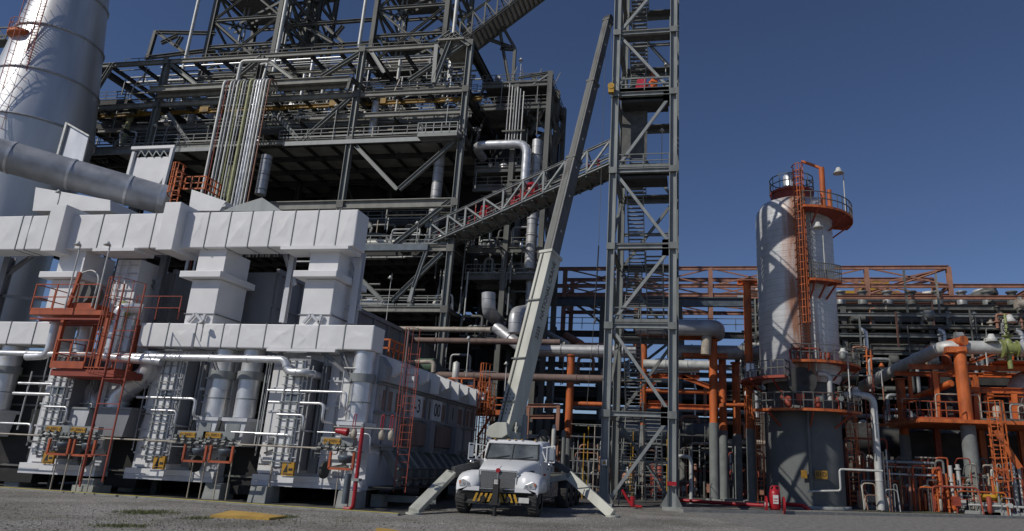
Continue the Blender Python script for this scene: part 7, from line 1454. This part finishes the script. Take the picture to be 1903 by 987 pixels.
for i in range(110):
    px_ = mm.choice((mm.uniform(1695, 1765), mm.uniform(1800, 1900), mm.uniform(1600, 1700))); Yd = mm.uniform(42.6, 46); a_ = at(px_, mm.uniform(850, 905), Yd); r = mm.uniform(.025, .07); mt = mm.choice(['orange', 'orangel', 'redox', 'pipe', 'tan', 'galv', 'dark', 'pipel']); b_ = a_+V(mm.uniform(-.8, .8), 0, 0)
    MB().tube(arc([(a_.x, Yd, 0), (a_.x, Yd, a_.z), (b_.x, Yd, a_.z), (b_.x, Yd+.4, a_.z-mm.uniform(.2, 1))], .15, 3), r, 7).build('manifold_loop', M[mt], label='thin looped pipe in the ground level tangle at the right', cat='pipe', group='looped pipes in the tangle at the right')
a_ = atZ(1650, 948); clutter(at(1700, 930, 42.6).x, at(1900, 930, 42.6).x, 42.4, 44, .05, 30, 1.5, 'among the ground manifold at the right', ('pipe', 'pipel', 'orange', 'redox', 'tan', 'galv'), .5)
clutter(at(1600, 930, 41).x, at(1660, 930, 41).x, 40, 42, .05, 14, 1.5, 'at the foot of the tall white pipe', ('tan', 'rack', 'pipe', 'galv'), .4)
c = at(1845, 925, 43); t = thing('pump', 'yellow pump set beside the orange ladder at the right', 'pump', (c.x, 43, 0)); MB().cyl((c.x-.7, 43, c.z), (c.x+.1, 43, c.z), .17, n=16).cyl((c.x+.15, 43, c.z), (c.x+.4, 43, c.z), .24, n=16).build('motor', M['yellow'], t); MB().box(c.x-.9, c.x+.7, 42.7, 43.3, 0, c.z-.25).build('bed', M['conc'], t); MB().cyl((c.x+.3, 43, c.z), (c.x+.3, 43, c.z+.6), .13, n=12).build('discharge', M['yellow'], t)
for px_, w__, lab in ((1820, .9, 'concrete plinth right of the thick column'), (1880, 1.6, 'concrete plinth under the right edge ladder'), (1612, .5, 'small dark concrete block right of the grey skirt')): c = atZ(px_, 950); c.y = 43; c.x = at(px_, 940, 43).x; MB().box(c.x-w__, c.x+w__, 42.6, 43.6, 0, .18).build('concrete_plinth', M['conc'], label=lab, cat='plinth', bevel=.02)
flood(at(1835, 680, 44.6), 1.6, 'white hooded lamp above the orange crosshead', .04, .42, aim=(1, -.3, 0)); flood(at(1870, 645, 46), 1.7, 'white hooded lamp beside the lime green valve', .04, .42, aim=(1, -.3, 0))
flood(at(1640, 720, 41), 1.2, 'small orange bracketed lamp right of the vessel platform', .03, .18, mt='orange')
MB().cyl(at(1610, 665, 40.5)+V(0,0,-1), at(1610, 650, 40.5), .05, n=6).cyl(at(1618, 665, 40.5)+V(0,0,-1), at(1618, 650, 40.5), .05, n=6).bar(at(1605, 662, 40.5), at(1622, 662, 40.5), .08).build('vent_pair', M['orange'], label='pair of small orange vent pipes right of the wide vessel platform', cat='pipe')
# ================================================================ RED FIRE LINE AND EXTINGUISHER
Y = 33.5
c0, c1 = atZ(1295, 938), atZ(1420, 946); dist_pipe('fire_main', [c0+V(-1.2,.3,.16), c0+V(0, 0, .16), c1+V(0, 0, .16)], .09, 'red', 'red fire main running low along the kerb to the extinguisher')
c2, c3 = atZ(1455, 944), atZ(1502, 948); dist_pipe('fire_main', [c2+V(0,0,.2), c3+V(-.2,0,.2), c3+V(.05,0,0)], .1, 'red', 'red pipe stub bending into the ground right of the extinguisher', rad=.2)
c = atZ(1441, 955); t = thing('wheeled_extinguisher', 'red wheeled fire extinguisher parked at the kerb before the vessel', 'fire extinguisher', c)
MB().lathe(c+V(0, 0, .14), [(0, 0), (.2, .03), (.24, .12), (.24, .72), (.18, .84), (.07, .9), (.05, 1.0), (0, 1.02)], 24).build('cylinder', M['red'], t)
for s_ in (-1, 1): w_ = MB().cyl(c+V(s_*.33, .05, .36), c+V(s_*.41, .05, .36), .36, n=26).build('wheel', M['red'], t); MB().cyl(c+V(s_*.41, .05, .36), c+V(s_*.43, .05, .36), .1, n=14).build('hub', M['pale'], w_)
s = MB().box(c.x-.1, c.x+.12, c.y-.262, c.y-.245, c.z+.42, c.z+.78).build('label_plate', M['pale'], t); MB().box(c.x-.07, c.x+.09, c.y-.268, c.y-.262, c.z+.6, c.z+.64).box(c.x-.07, c.x+.09, c.y-.268, c.y-.262, c.z+.5, c.z+.53).build('label_lines', M['red'], s)
MB().tube(arc([c+V(-.2, 0, .9), c+V(-.15, 0, 1.15), c+V(.2, 0, 1.15), c+V(.2, 0, .85)], .1), .025, 6).build('handle', M['red'], t)
c = atZ(1162, 945); dist_pipe('fire_hose_pipe', [c+V(-.15, 0, .75), c+V(.25, 0, .12), c+V(.7, 0, .1)], .06, 'red', 'short red pipe sloping to the ground at the foot of the stair tower')
t = MB().cyl(c+V(.3, 0, .1), c+V(.3, 0, .5), .1, n=10).cyl(c+V(.2,0,.4), c+V(.4,0,.4), .07, n=8).build('hydrant', M['red'], label='small red hydrant between the stair tower feet', cat='hydrant')
# pale gooseneck at (1290, 850-930)
p, q = at(1262, 848, 38), at(1284, 848, 38); dist_pipe('gooseneck_pipe', [V(p.x-.6, 38, p.z), V(q.x, 38, p.z), V(q.x, 38, 0)], .1, 'pipel', 'white gooseneck pipe right behind the stair tower foot')
# ================================================================ MIDDLE CLUSTER BEHIND THE TRUCK
mc = random.Random(31)
t = thing('pump_shelter', 'tan steel frame with exchangers between the truck cab and the stair tower', 'frame', at(1010, 760, 40)); 
for a, b in (((980, 754), (1040, 754)), ((985, 775), (1030, 775)), ((1038, 754), (1035, 800)), ((982, 754), (980, 900)), ((1000, 828), (1050, 828)), ((1040, 828), (1042, 900))):
    p, q = at(*a, 39), at(*b, 39)
    if abs(a[1]-b[1]) > 20: q.x = p.x
    MB().ib(p, q, .2).build('member', M['rack'], t)
def scaff(px0, px1, y0, y1, Yd, lab, mts, nx=4, nz=4, dy=1.4):
    a_, b_ = at(px0, y1, Yd), at(px1, y0, Yd); t = thing('scaffold', lab, 'scaffold', (a_.x, Yd, 0)); top = b_.z
    for i in range(nx+1):
        x = a_.x+(b_.x-a_.x)*i/nx
        for y in (Yd, Yd+dy): MB().cyl((x, y, 0), (x, y, top*(.75+.25*((i*7+int(y*3)) % 3)/2)), .03, n=6).build('upright', M[mts[i % len(mts)]], t)
    mb = MB()
    for k in range(1, nz+1):
        z = top*k/nz
        for y in (Yd, Yd+dy): mb.cyl((a_.x-.2, y, z), (b_.x+.2, y, z), .02, n=6)
        for i in range(nx+1): x = a_.x+(b_.x-a_.x)*i/nx; mb.cyl((x, Yd, z), (x, Yd+dy, z), .02, n=6)
    mb.build('ledger', M[mts[0]], t); MB().box(a_.x, b_.x, Yd+.1, Yd+dy-.1, top*.5, top*.5+.05).build('platform_board', M['deck'], t)
scaff(1062, 1125, 790, 930, 37, 'pale pipe scaffold with yellow uprights between the truck and the stair tower', ('galvl', 'yellow', 'tan'), 3, 6)
scaff(1148, 1240, 800, 930, 39, 'pale scaffold seen through the foot of the stair tower', ('galv', 'yellow', 'tan'), 4, 5)
scaff(1262, 1310, 780, 930, 46, 'grey scaffold in shade right of the stair tower', ('galv',), 2, 5)
def low_clutter(px0, px1, Yd, n, where, mts, zh=2.6):
    clutter(at(px0, 900, Yd).x, at(px1, 900, Yd).x, Yd, Yd+3, .02, n, zh, where, mts, .75)
low_clutter(965, 1060, 37.5, 50, 'behind the truck cab', ('pipe', 'tan', 'galv', 'rack', 'pipel', 'dark'), 3.4)
low_clutter(1060, 1130, 38.5, 36, 'behind the pale scaffold', ('pipe', 'tan', 'galv', 'rack', 'pipel', 'dark'), 3.2)
low_clutter(1140, 1250, 40.5, 40, 'behind the stair tower foot', ('pipe', 'tan', 'galv', 'rack', 'dark', 'redox'), 3.2)
low_clutter(1265, 1430, 45.5, 56, 'in the shade between the portal and the vessel', ('dark', 'galv', 'pipe', 'redox', 'rack', 'darker'), 3.4)
low_clutter(1560, 1660, 45, 40, 'in the shade right of the vessel', ('dark', 'galv', 'pipe', 'redox', 'rack', 'darker'), 4)
low_clutter(880, 960, 38, 20, 'in the dark under the annex', ('dark', 'galv', 'pipe', 'rack', 'darker'), 3)
for px_, y0, Yd, r, mt, lab in ((968, 790, 38, .16, 'pipel', 'pale upright pipe just right of the crane lift cylinder'), (1010, 800, 38.5, .26, 'dark', 'dark upright drum behind the truck cab roof'), (1030, 790, 38, .12, 'pipel', 'slim pale upright pipe right of the silver drum'), (1048, 800, 38.4, .15, 'galv', 'grey upright pipe left of the orange column')):
    a_ = at(px_, y0, Yd); MB().lathe((a_.x, Yd, 0), [(r, 0), (r, a_.z-.2), (r*.7, a_.z), (0, a_.z+.05)], 14).build('upright_pipe', M[mt], label=lab, cat='pipe')
dist_pipe('slant_pipe', [at(1010, 616, 46), at(1055, 640, 44)], .2, 'pipel', 'white pipe slanting down left of the stair tower'); dist_pipe('slant_pipe', [at(1052, 624, 46), at(1080, 640, 44)], .26, 'rack', 'rusty end of a slanting pipe left of the stair tower')
MB().tube([at(1005, 640, 45), V(at(1130, 640, 45).x, 45, at(1005, 640, 45).z)], .16, 10).build('thin_header', M['rack'], label='rusty level pipe just above the silver header', cat='pipe')
# orange platforms with ladders at the furnace far end
for (x0, x1, yb, Yd, lab, lx, ly) in ((832, 880, 730, 33, 'orange railed platform at the far end of the furnace roof', 888, 880), (905, 935, 765, 35.5, 'small orange railed platform left of the crane boom foot', 900, 880)):
    a_, b_ = at(x0, yb, Yd), at(x1, yb, Yd); t = thing('access_platform', lab, 'platform', (a_.x, Yd, a_.z)); MB().box(a_.x, b_.x, Yd, Yd+1.4, a_.z-.16, a_.z).build('deck', M['orange'], t)
    rail_mb([(a_.x, Yd+1.4, a_.z), (a_.x, Yd, a_.z), (b_.x, Yd, a_.z), (b_.x, Yd+1.4, a_.z)], .72, .03, .6, .1).build('railing', M['orange'], t); MB().bar((a_.x+.2, Yd+.3, a_.z-.1), (a_.x-.5, Yd+.3, a_.z-1.3), .1).build('bracket', M['redox'], t)
    cladder(lx, 905, yb-30, Yd+.3, 'caged orange ladder beside the '+lab.replace('orange ', ''), 'orange', .38)
# orange caged ladder & platform at the corner of the lower duct
t = thing('corner_platform', 'orange railed platform tucked behind the right end of the lower white duct', 'platform', at(730, 670, 24)); a_, b_ = at(712, 668, 24.5), at(738, 668, 24.5)
MB().box(a_.x-.6, b_.x, 23.6, 25, a_.z-.15, a_.z).build('deck', M['redox'], t); rail_mb([(a_.x-.3, 23.7, a_.z), (b_.x, 23.7, a_.z), (b_.x, 25, a_.z)], .62, .03, .5, 0).build('railing', M['orange'], t)
MB().bar((b_.x-.1, 24, a_.z-.1), (a_.x-.3, 24, a_.z-1.2), .09).build('bracket', M['redox'], t)
cladder(742, 915, 645, 23.4, 'orange and dark red caged ladder at the right corner of the furnaces', 'redox', .42, lr=.012, cs=1.6)
p_ = at(760, 610, 33); q_ = at(752, 700, 33); MB().cyl((p_.x, 33, 0), (p_.x, 33, p_.z), .05, n=6).build('lamp_pole', M['galv'], label='thin grey pole rising behind the furnace roof', cat='pole')
flood(at(866, 700, 33), 1.9, 'lamp on a pole behind the furnace roof buttresses', .03, .13); flood(at(938, 728, 34), 1.4, 'lamp on a pole left of the crane boom', .03, .12)
